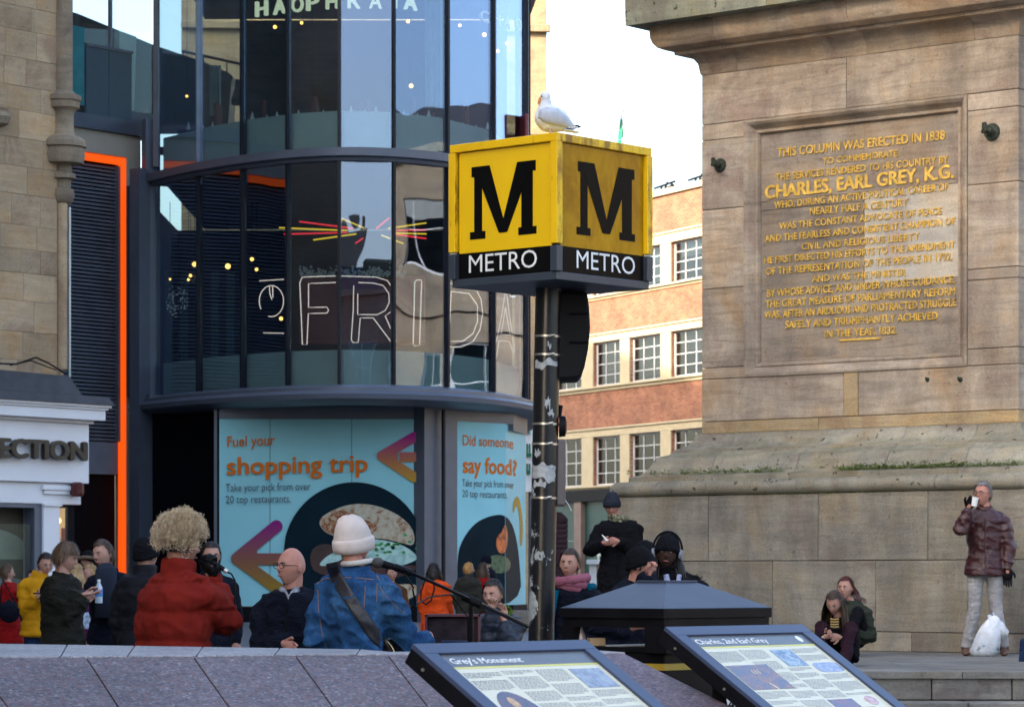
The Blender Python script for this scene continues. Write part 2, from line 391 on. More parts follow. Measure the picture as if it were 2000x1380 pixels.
# ================================================================== ground
def plaza():
    mb = MB(); ys = [-80, 22, 48, 60, 130, 2500]; zs = [0, 0, .78, .78, .78, .78]
    for i in range(5):
        mb.add([(-900, ys[i], zs[i]), (900, ys[i], zs[i]), (900, ys[i + 1], zs[i + 1]), (-900, ys[i + 1], zs[i + 1])], [(0, 1, 2, 3)])
    mb.build('plaza_paving', M['paving'], kind='structure')
plaza()
# ================================================================== monument
du = V((.77, -.64, 0)).normalized()      # along the inscribed face, towards the right
dn = V((-.64, -.77, 0)).normalized()     # its outward normal
DC = V((2.19, 35.49, 0))                 # left front corner of the shaft block
DW = 4.19
def mon(w_, o, z): return DC + du * w_ + dn * o + V((0, 0, z))
monu = thing('monument', 'huge sandstone monument pedestal with a gilded inscription panel', 'monument', mon(DW / 2, -DW / 2, .72))
def mw(px, o=0):
    k = (px - CX) / F; A = DC + dn * o
    return (k * A.y - A.x) / (du.x - k * du.y)
def mz(py, w_, o=0): return Zp(py, (DC + du * w_ + dn * o).y)
core = MB(); O2 = mon(0, -.06, 0)
core.hexa([mon(.06, -.06, 3.1), mon(DW - .06, -.06, 3.1), mon(DW - .06, -DW + .06, 3.1), mon(.06, -DW + .06, 3.1)],
          [mon(.06, -.06, 7.3), mon(DW - .06, -.06, 7.3), mon(DW - .06, -DW + .06, 7.3), mon(.06, -DW + .06, 7.3)])
# the recess behind the inscription needs the core set back: replaced by a thinner block
core = MB()
core.hexa([mon(.3, -.3, 3.1), mon(DW - .3, -.3, 3.1), mon(DW - .3, -DW + .3, 3.1), mon(.3, -DW + .3, 3.1)],
          [mon(.3, -.3, 7.3), mon(DW - .3, -.3, 7.3), mon(DW - .3, -DW + .3, 7.3), mon(.3, -DW + .3, 7.3)])
core.build('core', M['mortar'], monu)
def stone(w0, w1, z0, z1, m='die', proud=0, o=0, depth=.32, g=.003):
    mb = MB(); mb.obox(DC + dn * o, du, dn, w0 + g, w1 - g, z0 + g, z1 - g, -depth, proud)
    return mb.build('stone', M[m], monu, bevel=.008)
FW0, FW1, FZ0, FZ1 = .60, 3.555, 3.80, 6.735    # outer edge of the panel frame
zc = [3.17, 3.31, 3.93, 4.84, 5.75, 6.55, 7.31]
rr = random.Random(3)
stone(0, 1.62, zc[0], zc[1], 'die_yellow'); stone(1.62, DW, zc[0], zc[1], 'die_yellow')
wa, wb = mw(1648), mw(1676)
stone(0, wa, zc[1], FZ0); stone(wa, wb, zc[1], FZ0, 'die_yellow', .004); stone(wb, DW, zc[1], FZ0)
stone(0, FW0, FZ0, zc[2]); stone(FW1, DW, FZ0, zc[2] + .05)
for i in (2, 3, 4):
    stone(0, FW0, zc[i], zc[i + 1], proud=rr.uniform(-.002, .004)); stone(FW1, DW, zc[i] + (.05 if i == 2 else 0), zc[i + 1] - (.12 if i == 2 else 0), proud=rr.uniform(-.002, .004))
stone(FW1, DW, zc[3] - .12, zc[3])
stone(0, FW0, zc[5], FZ1); stone(FW1, DW, zc[5], FZ1)
stone(0, mw(1653), FZ1, zc[6]); stone(mw(1653), DW, FZ1, zc[6])
# the other three sides, coarser
def side_stones(c0, u, n):
    for i in range(len(zc) - 1):
        k = 3; x = .33 if True else 0
        ws = [.325, DW * .38 + (.5 if i % 2 else 0), DW * .7 + (.3 if i % 2 else 0), DW - .325]
        for j in range(3):
            mb = MB(); mb.obox(c0, u, n, ws[j] + .003, ws[j + 1] - .003, zc[i] + .003, zc[i + 1] - .003, -.32, rr.uniform(-.003, .004)); mb.build('stone', M['die'], monu, bevel=.008)
side_stones(DC + du * DW, -dn, du)
side_stones(DC - dn * DW, dn, -du)
side_stones(DC + du * DW - dn * DW, -du, -dn)
mb = MB()
for cc in ((0, -DW), (DW - .32, -DW)):
    a = DC + dn * (cc[1]) + du * cc[0]
    mb.obox(a, du, -dn * -1, 0, .32, 3.17, 7.31, 0, .32)
mb.build('corner_pier', M['die'], monu)
# panel frame: raised moulding, mitred, swept inwards to the sunk tablet
prof = [(0, 0), (.002, .014), (.03, .014), (.06, -.006), (.09, -.045), (.115, -.07), (.122, -.055), (.15, -.055), (.165, -.09), (.165, -.17)]
def frame_side(a, b, name='frame_moulding'):
    """a,b: corner index order round the frame"""
    cs = [(FW0, FZ0), (FW1, FZ0), (FW1, FZ1), (FW0, FZ1)]; cen = ((FW0 + FW1) / 2, (FZ0 + FZ1) / 2)
    rows = []
    for c in (cs[a], cs[b]):
        sx = 1 if c[0] < cen[0] else -1; sz = 1 if c[1] < cen[1] else -1
        rows.append([mon(c[0] + sx * i, o, c[1] + sz * i) for i, o in prof] + [mon(c[0] + sx * .15, -.25, c[1] + sz * .2), mon(c[0], -.25, c[1])])
    n = len(rows[0]); mb = MB(); mb.add(rows[0] + rows[1], [tuple(range(n)), tuple(reversed(range(n, 2 * n)))] + [(i, (i + 1) % n, (i + 1) % n + n, i + n) for i in range(n)])
    mb.build(name, M['die'], monu)
for a, b in ((0, 1), (1, 2), (2, 3), (3, 0)): frame_side(a, b)
IW0, IW1, IZ0, IZ1 = FW0 + .165, FW1 - .165, FZ0 + .165, FZ1 - .165
TO = -.10
def tablet(w0, w1, z0, z1, m, pr=0):
    mb = MB(); mb.obox(DC, du, dn, w0 + .002, w1 - .002, z0 + .002, z1 - .002, -.25, TO + pr); mb.build('tablet_stone', M[m], monu, bevel=.004)
wp = mw(1688, TO)
zl = mz(560, 2, TO)
tz = [IZ0, 4.80, 5.72, IZ1]
tablet(IW0, IW1, IZ0, 4.78, 'tablet'); tablet(IW0, wp, 4.78, 5.70, 'tablet'); tablet(wp, IW1, 4.78, 5.80, 'die_pale', .001)
tablet(IW0, wp, 5.70, 5.80, 'tablet'); tablet(IW0, IW1, 5.80, IZ1, 'tablet')
# inscription: (text, left px, y there, right px, y there, cap height px)
INS = [("THIS COLUMN WAS ERECTED IN 1838", 1519, 307, 1846, 272, 17, .012), ("TO COMMEMORATE", 1608, 321, 1754, 305, 12, .008),
       ("THE SERVICES RENDERED TO HIS COUNTRY BY", 1516, 353, 1853, 318, 13.5, .01), ("CHARLES, EARL GREY, K.G.", 1493, 388, 1872, 347, 25, .035),
       ("WHO, DURING AN ACTIVE POLITICAL CAREER OF", 1513, 407, 1853, 371, 13, .01), ("NEARLY HALF A CENTURY", 1583, 420, 1774, 402, 14, .008),
       ("WAS THE CONSTANT ADVOCATE OF PEACE", 1523, 448, 1840, 418, 13, .008), ("AND THE FEARLESS AND CONSISTENT CHAMPION OF", 1492, 473, 1875, 438, 13, .008),
       ("CIVIL AND RELIGIOUS LIBERTY", 1567, 488, 1796, 468, 13, .006), ("HE FIRST DIRECTED HIS EFFORTS TO THE AMENDMENT", 1491, 515, 1875, 484, 13, .008),
       ("OF THE REPRESENTATION OF THE PEOPLE IN 1792.", 1497, 537, 1870, 507, 13.5, .008), ("AND WAS THE MINISTER", 1587, 551, 1770, 538, 13, .008),
       ("BY WHOSE ADVICE, AND UNDER WHOSE GUIDANCE,", 1499, 580, 1874, 552, 14, .01), ("THE GREAT MEASURE OF PARLIAMENTARY REFORM", 1496, 601, 1876, 575, 14, .01),
       ("WAS, AFTER AN ARDUOUS AND PROTRACTED STRUGGLE", 1491, 622, 1877, 597, 14, .01), ("SAFELY AND TRIUMPHANTLY ACHIEVED", 1535, 641, 1832, 623, 14, .012),
       ("IN THE YEAR 1832.", 1612, 659, 1753, 651, 14, .012)]
LO = TO + .002
for t, x0, y0, x1, y1, cap, bold in INS:
    x1 = x1 - 9 if x1 > 1865 else x1; x0 = x0 + 3 if x0 < 1495 else x0
    w0, w1 = mw(x0, LO), mw(x1, LO); z0 = mz(y0, w0, LO); z1 = mz(y1, w1, LO)
    A = mon(w0, LO, z0); B = mon(w1, LO, z1); u = (B - A).normalized()
    mb = MB(); put_text(mb, t, A, u, V((0, 0, 1)), (B - A).length, cap * A.y / F * .98, bold * 1.25, lift=dn * .012)
    mb.build('inscription_line', M['gold'], monu)
mb = MB(); w0, w1 = mw(1640, LO), mw(1721, LO); zz = mz(665, w0, LO)
mb.obox(DC, du, dn, w0, w1, zz - .008, zz + .012, LO, LO + .012); mb.build('inscription_rule', M['gold'], monu)

def ring(profile, name, mt, joints=(), parent=monu, step=0, smooth=28):
    """moulding swept round the square shaft; profile = [(outset, z)] bottom to top, cut into stones at joints (px of the front face)"""
    ws = [None] + [j for j in joints] + [None]
    sides = [(DC, du, dn, ws, True), (DC + du * DW, -dn, du, [None, 1.4, 2.9, None], False), (DC + du * DW - dn * DW, -du, -dn, [None, 2, None], False), (DC - dn * DW, dn, -du, [None, 2, None], False)]
    for C0, u, n, cuts, _ in sides:
        for i in range(len(cuts) - 1):
            rows = []
            for end, c in ((0, cuts[i]), (1, cuts[i + 1])):
                r = []
                for o, z in profile + [(-.3, profile[-1][1]), (-.3, profile[0][1])]:
                    if c is None: x = -o if end == 0 else DW + o
                    else: x = c + (.003 if end == 0 else -.003)
                    r.append(C0 + u * x + n * o + V((0, 0, z)))
                rows.append(r)
            k = len(rows[0]); mb = MB()
            mb.add(rows[0] + rows[1], [tuple(range(k)), tuple(reversed(range(k, 2 * k)))] + [(j, j + k, (j + 1) % k + k, (j + 1) % k) for j in range(k)])
            o = mb.build(name, M[mt], parent, auto=smooth)
def cz(y): return 1.5 + (HY - y) * 35.49 / F
def arc(o0, z0, o1, z1, n=6, bulge=0):
    r = []
    for i in range(n + 1):
        t = i / n; r.append((o0 + (o1 - o0) * t + bulge * math.sin(math.pi * t) * (z1 - z0), z0 + (z1 - z0) * t - bulge * math.sin(math.pi * t) * (o1 - o0)))
    return r
# base, bottom to top (outset, z)
ztor0, ztor1 = cz(971), cz(942)
tor = [(.66, ztor0)] + [(.672 + .085 * math.cos(a), (ztor0 + ztor1) / 2 + (ztor1 - ztor0) / 2 * math.sin(a)) for a in [R(x) for x in range(-80, 81, 16)]] + [(.60, ztor1)]
ring(tor, 'torus_stone', 'mossy', [mw(x, .7) for x in (1383, 1560, 1830)])
low = [(.60, ztor1), (.60, cz(932)), (.50, cz(928)), (.47, cz(922)), (.43, cz(914)), (.405, cz(905)), (.38, cz(897)), (.34, cz(892)), (.27, cz(888.5)), (.235, cz(884))]
ring(low, 'cyma_stone', 'mossy', [mw(x, .4) for x in (1395, 1560, 1735, 1890)])
up = [(.235, cz(884)), (.235, cz(879)), (.17, cz(876)), (.11, cz(869)), (.075, cz(861)), (.05, cz(852)), (.05, 3.17), (0, 3.17)]
ring(up, 'cove_stone', 'mossy', [mw(x, .15) for x in (1425, 1598, 1760, 1900)])
# cornice
low = [(0, 7.31), (.012, 7.33), (.03, 7.44), (.07, 7.50), (.12, 7.535), (.225, 7.54), (.225, 7.585)]
ring(low, 'cavetto_stone', 'cornice', [mw(1431, .1), mw(1684, .1), mw(1895, .1)])
ov = [(.225, 7.585), (.30, 7.592), (.365, 7.62), (.405, 7.67), (.425, 7.73), (.43, 7.80), (.43, 7.865)]
ring(ov, 'ovolo_stone', 'cornice', [mw(1395, .4), mw(1655, .4)])
ring([(.43, 7.865), (.627, 7.87), (.632, 8.20), (.60, 8.26), (-.2, 8.34)], 'corona_stone', 'slab_green', [mw(1500, .6), mw(1800, .6)])
mb = MB(); mb.hexa([mon(-.3, .3, 8.2), mon(DW + .3, .3, 8.2), mon(DW + .3, -DW - .3, 8.2), mon(-.3, -DW - .3, 8.2)], [mon(.2, -.2, 8.9), mon(DW - .2, -.2, 8.9), mon(DW - .2, -DW + .2, 8.9), mon(.2, -DW + .2, 8.9)])
mb.build('column_base', M['die'], monu)
# plinth
PO = .694
rows = [(ztor0, 1.70, (1383, 1598, 1812)), (1.70, .93, (1508, 1710, 1890)), (.93, .72, (1600, 1780, 1960))]
pl = MB(); pl.hexa([mon(-PO + .2, PO - .2, .5), mon(DW + PO - .2, PO - .2, .5), mon(DW + PO - .2, -DW - PO + .2, .5), mon(-PO + .2, -DW - PO + .2, .5)],
                   [mon(-PO + .2, PO - .2, ztor0), mon(DW + PO - .2, PO - .2, ztor0), mon(DW + PO - .2, -DW - PO + .2, ztor0), mon(-PO + .2, -DW - PO + .2, ztor0)])
pl.build('plinth_core', M['mortar'], monu)
for z1, z0, js in rows:
    cuts = [-PO] + [mw(x, PO) for x in js] + [DW + PO]
    for i in range(len(cuts) - 1):
        stone(cuts[i], cuts[i + 1], z0, z1, 'plinth', rr.uniform(-.003, .005), o=PO, depth=.25)
    for C0, u, n in ((mon(DW + PO, PO, 0), -dn, du), (mon(-PO, -DW - PO, 0), dn, -du), (mon(DW + PO, -DW - PO, 0), -du, -dn)):
        L = DW + 2 * PO; c2 = [.252, L * .35, L * .68, L - .252]
        for i in range(3):
            mb = MB(); mb.obox(C0, u, n, c2[i] + .003, c2[i + 1] - .003, z0 + .003, z1 - .003, -.25, 0); mb.build('stone', M['plinth'], monu, bevel=.008)
# moss tufts on the base ledge: many tiny leaves, one mass
mb = MB(); rm = random.Random(5)
def tuft(w_, o, z, s):
    for _ in range(7):
        p = mon(w_ + rm.gauss(0, s), o + rm.gauss(0, s * .5), z + rm.uniform(0, s * .35)); a = rm.uniform(0, 6.28); l = rm.uniform(.006, .018)
        d = V((math.cos(a), math.sin(a), rm.uniform(.2, 1.2))) * l; e = V((-d.y, d.x, 0)) * .5
        mb.add([p - e, p + e, p + d + e * .3, p + d - e * .3], [(0, 1, 2, 3)])
spans = [(1300, 1400, .6), (1400, 1530, .8), (1640, 1880, 1.6), (1880, 2000, .9), (1225, 1300, .3)]
for a, b, dens in spans:
    for _ in range(int((b - a) * dens)):
        t_ = abs(rm.gauss(0, .022)); tuft(mw(rm.uniform(a, b), .5), .51 + rm.uniform(-.02, .06) - t_, cz(930) + t_ * 1.2, .034)
for _ in range(60): tuft(mw(rm.uniform(1500, 1780), .67), .69, ztor0 - .01, .02)
for _ in range(260):
    x = rm.uniform(1290, 2000); o = rm.uniform(.25, .46); tuft(mw(x, o), o + .02, 2.72 + (.46 - o) * .75, .01)
mb.build('moss', M['leaf'], monu, kind='stuff')
# iron wall hooks
def hook(px, py, m=1.0):
    w_ = mw(px); P = mon(w_, 0, mz(py, w_))
    mb = MB(); q = dn.to_track_quat('Z', 'Y').to_matrix()
    mb.tube([P, P + dn * .025 * m], [.085 * m, .075 * m], 16); mb.tube([P + dn * .02, P + dn * .13 * m + V((0, 0, .02)), P + dn * .15 * m + V((0, 0, .075)) * m], [.04 * m, .035 * m, .02 * m], 8)
    mb.tube([P + dn * .1 * m - du * .05 * m, P + dn * .1 * m + du * .05 * m], .02 * m, 8)
    mb.build('iron_fitting', hookm, monu, auto=40)
hookm = mat('corroded_iron', (.05, .06, .04), .8, .3, var=.6, vs=30)
hook(1407, 323); hook(1938, 258, 1.15); hook(1876, 741, .35); hook(1812, 741, .3)

# ---------------- stepped platform round the monument
plat = thing('stone_steps', 'broad stone steps under the monument pedestal', 'steps', (4, 28, 0))
def frontD(z, y): return (CZ - z) * F / (y - HY)
lev = [(.72, .48, 26.0, 25.75), (.48, .24, 25.62, 25.4), (.24, 0.0, 25.25, 25.0)]
for i, (zt, zb, Dl, Dr) in enumerate(lev):
    xl = Xp(1345, 26) - i * .3; A = V((xl, Dl, 0)); B = V((8.5, Dl - (8.5 - xl) * .03, 0))
    u = (B - A).normalized(); n = V((u.y, -u.x, 0)); L = (B - A).length
    js = [0, .55] + [Xp(x, 26) - xl for x in (1622, 1818, 1974)] + [5.3, 6.1, L]
    if i == 1: js = [0, .9, 1.8, 2.6, 3.4, 4.2, 5.0, 5.9, L]
    for a, b in zip(js[:-1], js[1:]):
        mb = MB(); mb.obox(A, u, n, a + .004, b - .004, zb, zt - .006, -.55, 0); mb.build('step_stone', M['step'], plat, bevel=.012)
        if i == 0:
            mb = MB(); mb.obox(A, u, n, a + .002, b - .002, zt - .004, zt, -.55, 0)
    mb = MB(); mb.hexa([A + u * 0 - n * .5 + V((0, 0, zb)), B - n * .5 + V((0, 0, zb)), V((8.5, 42, zb)), V((xl - 1.2, 42, zb))], [A - n * .5 + V((0, 0, zt - .008)), B - n * .5 + V((0, 0, zt - .008)), V((8.5, 42, zt - .008)), V((xl - 1.2, 42, zt - .008))])
    mb.build('step_fill', M['mortar'], plat)
flag = random.Random(8)
D0 = 25.1
for j in range(12):
    y0 = 25.05 + .52 + j * .95; y1 = y0 + .95; xl = 1.43 - j * .12; x = xl + flag.uniform(0, .3)
    edges = [xl] + [x + k * 1.15 for k in range(1, 7)] + [8.5]
    for a, b in zip(edges[:-1], edges[1:]):
        yy = lambda X: -(X - 1.43) * .03
        mb = MB(); mb.hexa([V((a + .003, y0 + .4 + yy(a), .66)), V((b - .003, y0 + .4 + yy(b), .66)), V((b - .003, y1 + .394 + yy(b), .66)), V((a + .003, y1 + .394 + yy(a), .66))],
                           [V((a + .003, y0 + .4 + yy(a), .72)), V((b - .003, y0 + .4 + yy(b), .72)), V((b - .003, y1 + .394 + yy(b), .72)), V((a + .003, y1 + .394 + yy(a), .72))])
        mb.build('flagstone', M['step'], plat, bevel=.005)

# ================================================================== facade builder
def facade(name, label, cat, O, u, n, U0, U1, Z0, Z1, cols, rows, wallm, framem, glassm, nx, nz, trim=None, thick=.35, win_in=.14, fr=.05, blind=None, parent=None, back=None, windows=True, fw=None):
    t = parent or thing(name, label, cat, (O[0], O[1], ground_z(O[1])))
    wall = MB()
    zs = [Z0] + [z for r in rows for z in r] + [Z1]
    for i in range(0, len(zs), 2):
        if zs[i + 1] - zs[i] > .001: wall.obox(O, u, n, U0, U1, zs[i], zs[i + 1], -thick, 0)
    for z0, z1 in rows:
        us = [U0] + [x for c in cols for x in c] + [U1]
        for i in range(0, len(us), 2):
            if us[i + 1] - us[i] > .001: wall.obox(O, u, n, us[i], us[i + 1], z0, z1, -thick, 0)
    o = wall.build('wall', wallm, t); box_uv(o, u)
    if back is not None:
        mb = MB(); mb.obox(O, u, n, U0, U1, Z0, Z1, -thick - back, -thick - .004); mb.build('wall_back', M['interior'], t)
    if windows:
        for z0, z1 in rows:
            for a, b in cols:
                f = MB(); d0, d1 = -win_in - .06, -win_in; s = fr
                f.obox(O, u, n, a, b, z0, z0 + s, d0, d1); f.obox(O, u, n, a, b, z1 - s, z1, d0, d1)
                f.obox(O, u, n, a, a + s, z0 + s, z1 - s, d0, d1); f.obox(O, u, n, b - s, b, z0 + s, z1 - s, d0, d1)
                m_ = s * .55
                for k in range(1, nx):
                    x = a + (b - a) * k / nx; f.obox(O, u, n, x - m_ / 2, x + m_ / 2, z0 + s, z1 - s, d0 + .01, d1 - .006)
                for k in range(1, nz):
                    z = z0 + (z1 - z0) * k / nz; f.obox(O, u, n, a + s, b - s, z - m_ / 2.4, z + m_ / 2.4, d0 + .012, d1 - .012)
                wf = f.build('window', framem, t)
                g = MB(); g.obox(O, u, n, a + s * .5, b - s * .5, z0 + s * .5, z1 - s * .5, d0 + .02, d0 + .028); g.build('glass', glassm, wf)
                if blind: 
                    q = MB(); q.obox(O, u, n, a + .01, b - .01, z0 + (z1 - z0) * blind[0], z1 - .01, -thick + .03, -thick + .05); q.build('blind', blind[1], wf)
    return t
def box_uv(o, u):
    me = o.data; uv = me.uv_layers.new(name='UVMap')
    for p in me.polygons:
        vert = abs(p.normal.z) > .5
        for li in p.loop_indices:
            c = me.vertices[me.loops[li].vertex_index].co
            uv.data[li].uv = (c.x * u.x + c.y * u.y + (0 if not vert else 0), c.z if not vert else (-c.x * u.y + c.y * u.x))
# ================================================================== brick building at the end of the street
bu = V((.438, -.899, 0)).normalized(); bn = V((-.899, -.438, 0)).normalized()
BO = V((Xp(1240, 110), 110, 0))
def bt(px, D=None):
    k = (px - CX) / F; return (k * BO.y - BO.x) / (bu.x - k * bu.y)
wins = [(1104 - 78, 1138 - 78), (1082, 1138), (1160, 1213), (1231, 1292), (1312, 1375)]
cols = [(bt(a), bt(b)) for a, b in wins[1:]]
pitch = cols[-1][0] - cols[-2][0]; wd = cols[-1][1] - cols[-1][0]
cols += [(cols[-1][0] + pitch * k, cols[-1][0] + pitch * k + wd) for k in (1, 2)]
cols = [(cols[0][0] - pitch * k, cols[0][0] - pitch * k + wd) for k in (3, 2, 1)] + cols
Ub0, Ub1 = cols[0][0] - 1.5, cols[-1][1] + 1
bz = {'top': 15.2, 'cap': 14.98, 'r3h': 13.62, 'w3t': 13.28, 'w3b': 11.86, 'r3s': 11.70, 'r2h': 10.42, 'w2t': 10.15, 'w2b': 8.55, 'r2s': 8.36, 'r1h': 6.97, 'w1t': 6.70, 'w1b': 4.92, 'r1s': 4.78}
brick_b = facade('brick_office_building', 'long red brick building with cream window bands and flat roof at the street end', 'building', BO, bu, bn, Ub0, Ub1, bz['r1s'], bz['cap'], cols,
                 [(bz['w1b'], bz['w1t']), (bz['w2b'], bz['w2t']), (bz['w3b'], bz['w3t'])], M['brick'], M['white_frame'], M['glass_win'], 3, 4, thick=.4, win_in=.12, fr=.06, back=.2)
t = MB()
for a, b in ((bz['r1s'], bz['w1b']), (bz['w1t'], bz['r1h']), (bz['r2s'], bz['w2b']), (bz['w2t'], bz['r2h']), (bz['r3s'], bz['w3b']), (bz['w3t'], bz['r3h'])):
    m_ = MB(); m_.obox(BO, bu, bn, Ub0, Ub1, a, b, .003, .06); m_.build('cream_band', M['cream'], brick_b, bevel=.01)
for z in ('r1h', 'r2h', 'r3h'):
    m_ = MB(); m_.obox(BO, bu, bn, Ub0, Ub1, bz[z] - .01, bz[z] + .05, .003, .12); m_.build('string_course', M['cream'], brick_b)
for zb, zt in (('w1b', 'w1t'), ('w2b', 'w2t'), ('w3b', 'w3t')):
    us = [Ub0] + [x for c in cols for x in c] + [Ub1]
    for i in range(0, len(us), 2):
        m_ = MB(); m_.obox(BO, bu, bn, us[i], us[i + 1], bz[zb] + .002, bz[zt] - .002, .003, .05); m_.build('cream_pier', M['cream'], brick_b)
        if us[i + 1] - us[i] < 1.5:
            for zz in (bz[zb] + .06, bz[zt] - .1):
                pass
for zb in ('w1b', 'w2b', 'w3b'):
    m_ = MB(); m_.obox(BO, bu, bn, Ub0, Ub1, bz[zb] - .07, bz[zb] - .005, .06, .16); m_.build('sill', M['cream'], brick_b)
m_ = MB(); m_.obox(BO, bu, bn, Ub0, Ub1, bz['cap'], bz['cap'] + .10, -.5, .12); m_.obox(BO, bu, bn, Ub0, Ub1, bz['cap'] + .1, bz['top'], -.5, .06); m_.build('coping', M['cream'], brick_b)
m_ = MB(); m_.obox(BO, bu, bn, Ub0, Ub1, .5, bz['cap'] - .1, -9, -.61); m_.build('building_mass', M['brick'], brick_b)
for (r0, r1) in (('w2b', 'w2t'), ('w3b', 'w3t')):
    for k, (a, b) in enumerate(cols[3:8]):
        m_ = MB(); m_.obox(BO, bu, bn, a + .08, b - .08, bz[r0] + (.02, .55, .2, .9, .1)[k % 5], bz[r1] - .02, -.38, -.36); m_.build('blind', M['blind'] if r0 == 'w2b' else M['white_frame'], brick_b)
# roof plant
m_ = MB(); A = BO + bn * -.3
for px in (1285, 1352):
    t0 = bt(px); base = A + bu * t0
    for k in range(3):
        m_.tube([base + bu * (k * .35 - .5) + V((0, 0, bz['top'] - .05)), base + bu * (k * .35 - .2) + V((0, 0, bz['top'] + .22 + .08 * (k % 2)))], .035, 6)
    m_.tube([base - bu * .8 + V((0, 0, bz['top'] + .18)), base + bu * .7 + V((0, 0, bz['top'] + .26))], .04, 6); m_.tube([base - bu * .5 + V((0, 0, bz['top'] + .02)), base + bu * .6 + V((0, 0, bz['top'] + .12))], .06, 6)
m_.build('roof_pipework', M['black_matt'], brick_b)
# shopfront under it
green = mat('dark_green_shopfront', (.012, .05, .045), .35)
brownp = mat('brown_pilaster', (.17, .12, .10), .6)
m_ = MB(); m_.obox(BO, bu, bn, Ub0, Ub1, 4.35, bz['r1s'] - .003, -.3, .25); m_.build('shop_fascia', M['black'], brick_b)
m_ = MB(); m_.obox(BO, bu, bn, Ub0, Ub1, .5, 4.35, -.4, .02); m_.build('shopfront', green, brick_b)
for px in (1137, 1215, 1300, 1060):
    m_ = MB(); a = bt(px); m_.obox(BO, bu, bn, a - .28, a + .28, .5, 4.35, .02, .2); m_.build('pilaster', brownp, brick_b)
for px in (1102, 1175, 1260):
    a = bt(px); m_ = MB(); m_.obox(BO, bu, bn, a - 1, a + 1, 2.9, 2.93, .02, .04); m_.obox(BO, bu, bn, a - 1, a + 1, 1.45, 1.48, .02, .04); m_.build('shop_trim', M['steel_lite'], brick_b)
# emblem blob on green glass (a small pale mark)
m_ = MB(); a = bt(1171); P = BO + bu * a + bn * .04 + V((0, 0, Zp(1085, 110)))
m_.ball(P, (.05, .02, .12)); m_.ball(P + bu * .12 + V((0, 0, .05)), (.05, .02, .05)); m_.build('pale_emblem', M['frost'], brick_b)
# flag on the roof
fl = thing('flagpole', 'white flagpole flying a furled green flag above the sign box', 'flagpole', (Xp(1216, 118), 118, 14))
m_ = MB(); m_.tube([W(1216, 420, 118), W(1216, 218, 118)], [.045, .035], 8); m_.ball(W(1216, 216, 118), .06, nu=8, nv=6); m_.build('pole', M['steel_lite'], fl)
flagm = mat('green_flag', (.01, .30, .11), .7, var=.5, vs=4)
m_ = MB(); pts = [(1213, 226), (1209, 245), (1205, 262), (1201, 282), (1198, 330), (1214, 330), (1213, 290), (1214, 250)]
n = 12; L = []; Rr = []
for i in range(n + 1):
    t_ = i / n; y = 224 + t_ * 90; L.append(W(1213 - 11 * t_ ** .8, y, 118 - .15 * math.sin(t_ * 9))); Rr.append(W(1215, y - 3, 118 + .1 * math.sin(t_ * 11)))
m_.add(L + Rr + [p + V((0, .03, 0)) for p in L] + [p + V((0, .03, 0)) for p in Rr], [f for i in range(n) for f in ((i, i + 1, i + n + 2, i + n + 1), (i + 2 * n + 2, i + 3 * n + 3, i + 3 * n + 4, i + 2 * n + 3), (i, i + 2 * n + 2, i + 2 * n + 3, i + 1))])
m_.build('flag', flagm, fl)
# white and green hanging sign behind the pole
sg = thing('hanging_sign', 'tall white street sign with green lettering beside the black pole', 'sign', (Xp(1034, 70), 70, .78))
m_ = MB(); A = W(1026, 960, 70); B = W(1046, 812, 70); m_.box(((A.x + B.x) / 2, 70, (A.z + B.z) / 2), (B.x - A.x, .12, B.z - A.z)); m_.build('board', M['sign_white'], sg)
m_ = MB()
for (a, b, c, d) in ((1027, 820, 1038, 846), (1028, 866, 1041, 892), (1028, 905, 1037, 925)):
    for k in (0, 1):
        A = W(a + k * 5, c and d, 69.9); B = W(a + k * 5 + 3, b, 69.9); m_.box(((A.x + B.x) / 2, 69.92, (A.z + B.z) / 2), (B.x - A.x, .02, B.z - A.z))
    A = W(a, d, 69.9); B = W(c - 3, b, 69.9); m_.box(((A.x + B.x) / 2, 69.9, A.z + .04), (B.x - A.x, .02, .08))
m_.build('lettering', mat('sign_green', (.0, .16, .07), .5), sg)
m_ = MB(); m_.tube([V((Xp(1036, 70), 70.1, .78)), W(1036, 800, 70.1)], .05, 8); m_.build('post', M['steel'], sg)

# ================================================================== sunlit stone building behind the glass tower
hb = V((1, .06, 0)).normalized(); hn = V((.06, -1, 0)).normalized(); HO = V((0.86, 76, 0))
sb = facade('stone_townhouse', 'sunlit yellow stone town house with sash windows beyond the glass tower', 'building', HO, hb, hn, -9, 0, .5, 17.5, [(-.52 - .0, -.08), (-2.6, -1.8), (-5, -4)],
            [(9.2, 10.5), (11.2, 12.3), (12.75, 14.3)], M['far_stone'], M['white_frame'], M['glass_win'], 1, 2, back=.1)
m_ = MB()
for z in (15.0, 12.45, 10.8): m_.obox(HO, hb, hn, -9, .08, z, z + .18, 0, .16)
m_.obox(HO, hb, hn, -9, .15, 17.5, 18, -.4, .3)
m_.build('string_course', M['far_stone'], sb, bevel=.02)
m_ = MB(); m_.obox(HO, hb, hn, -9, -.02, .5, 17.4, -8, -.46); m_.build('building_mass', M['far_stone'], sb)
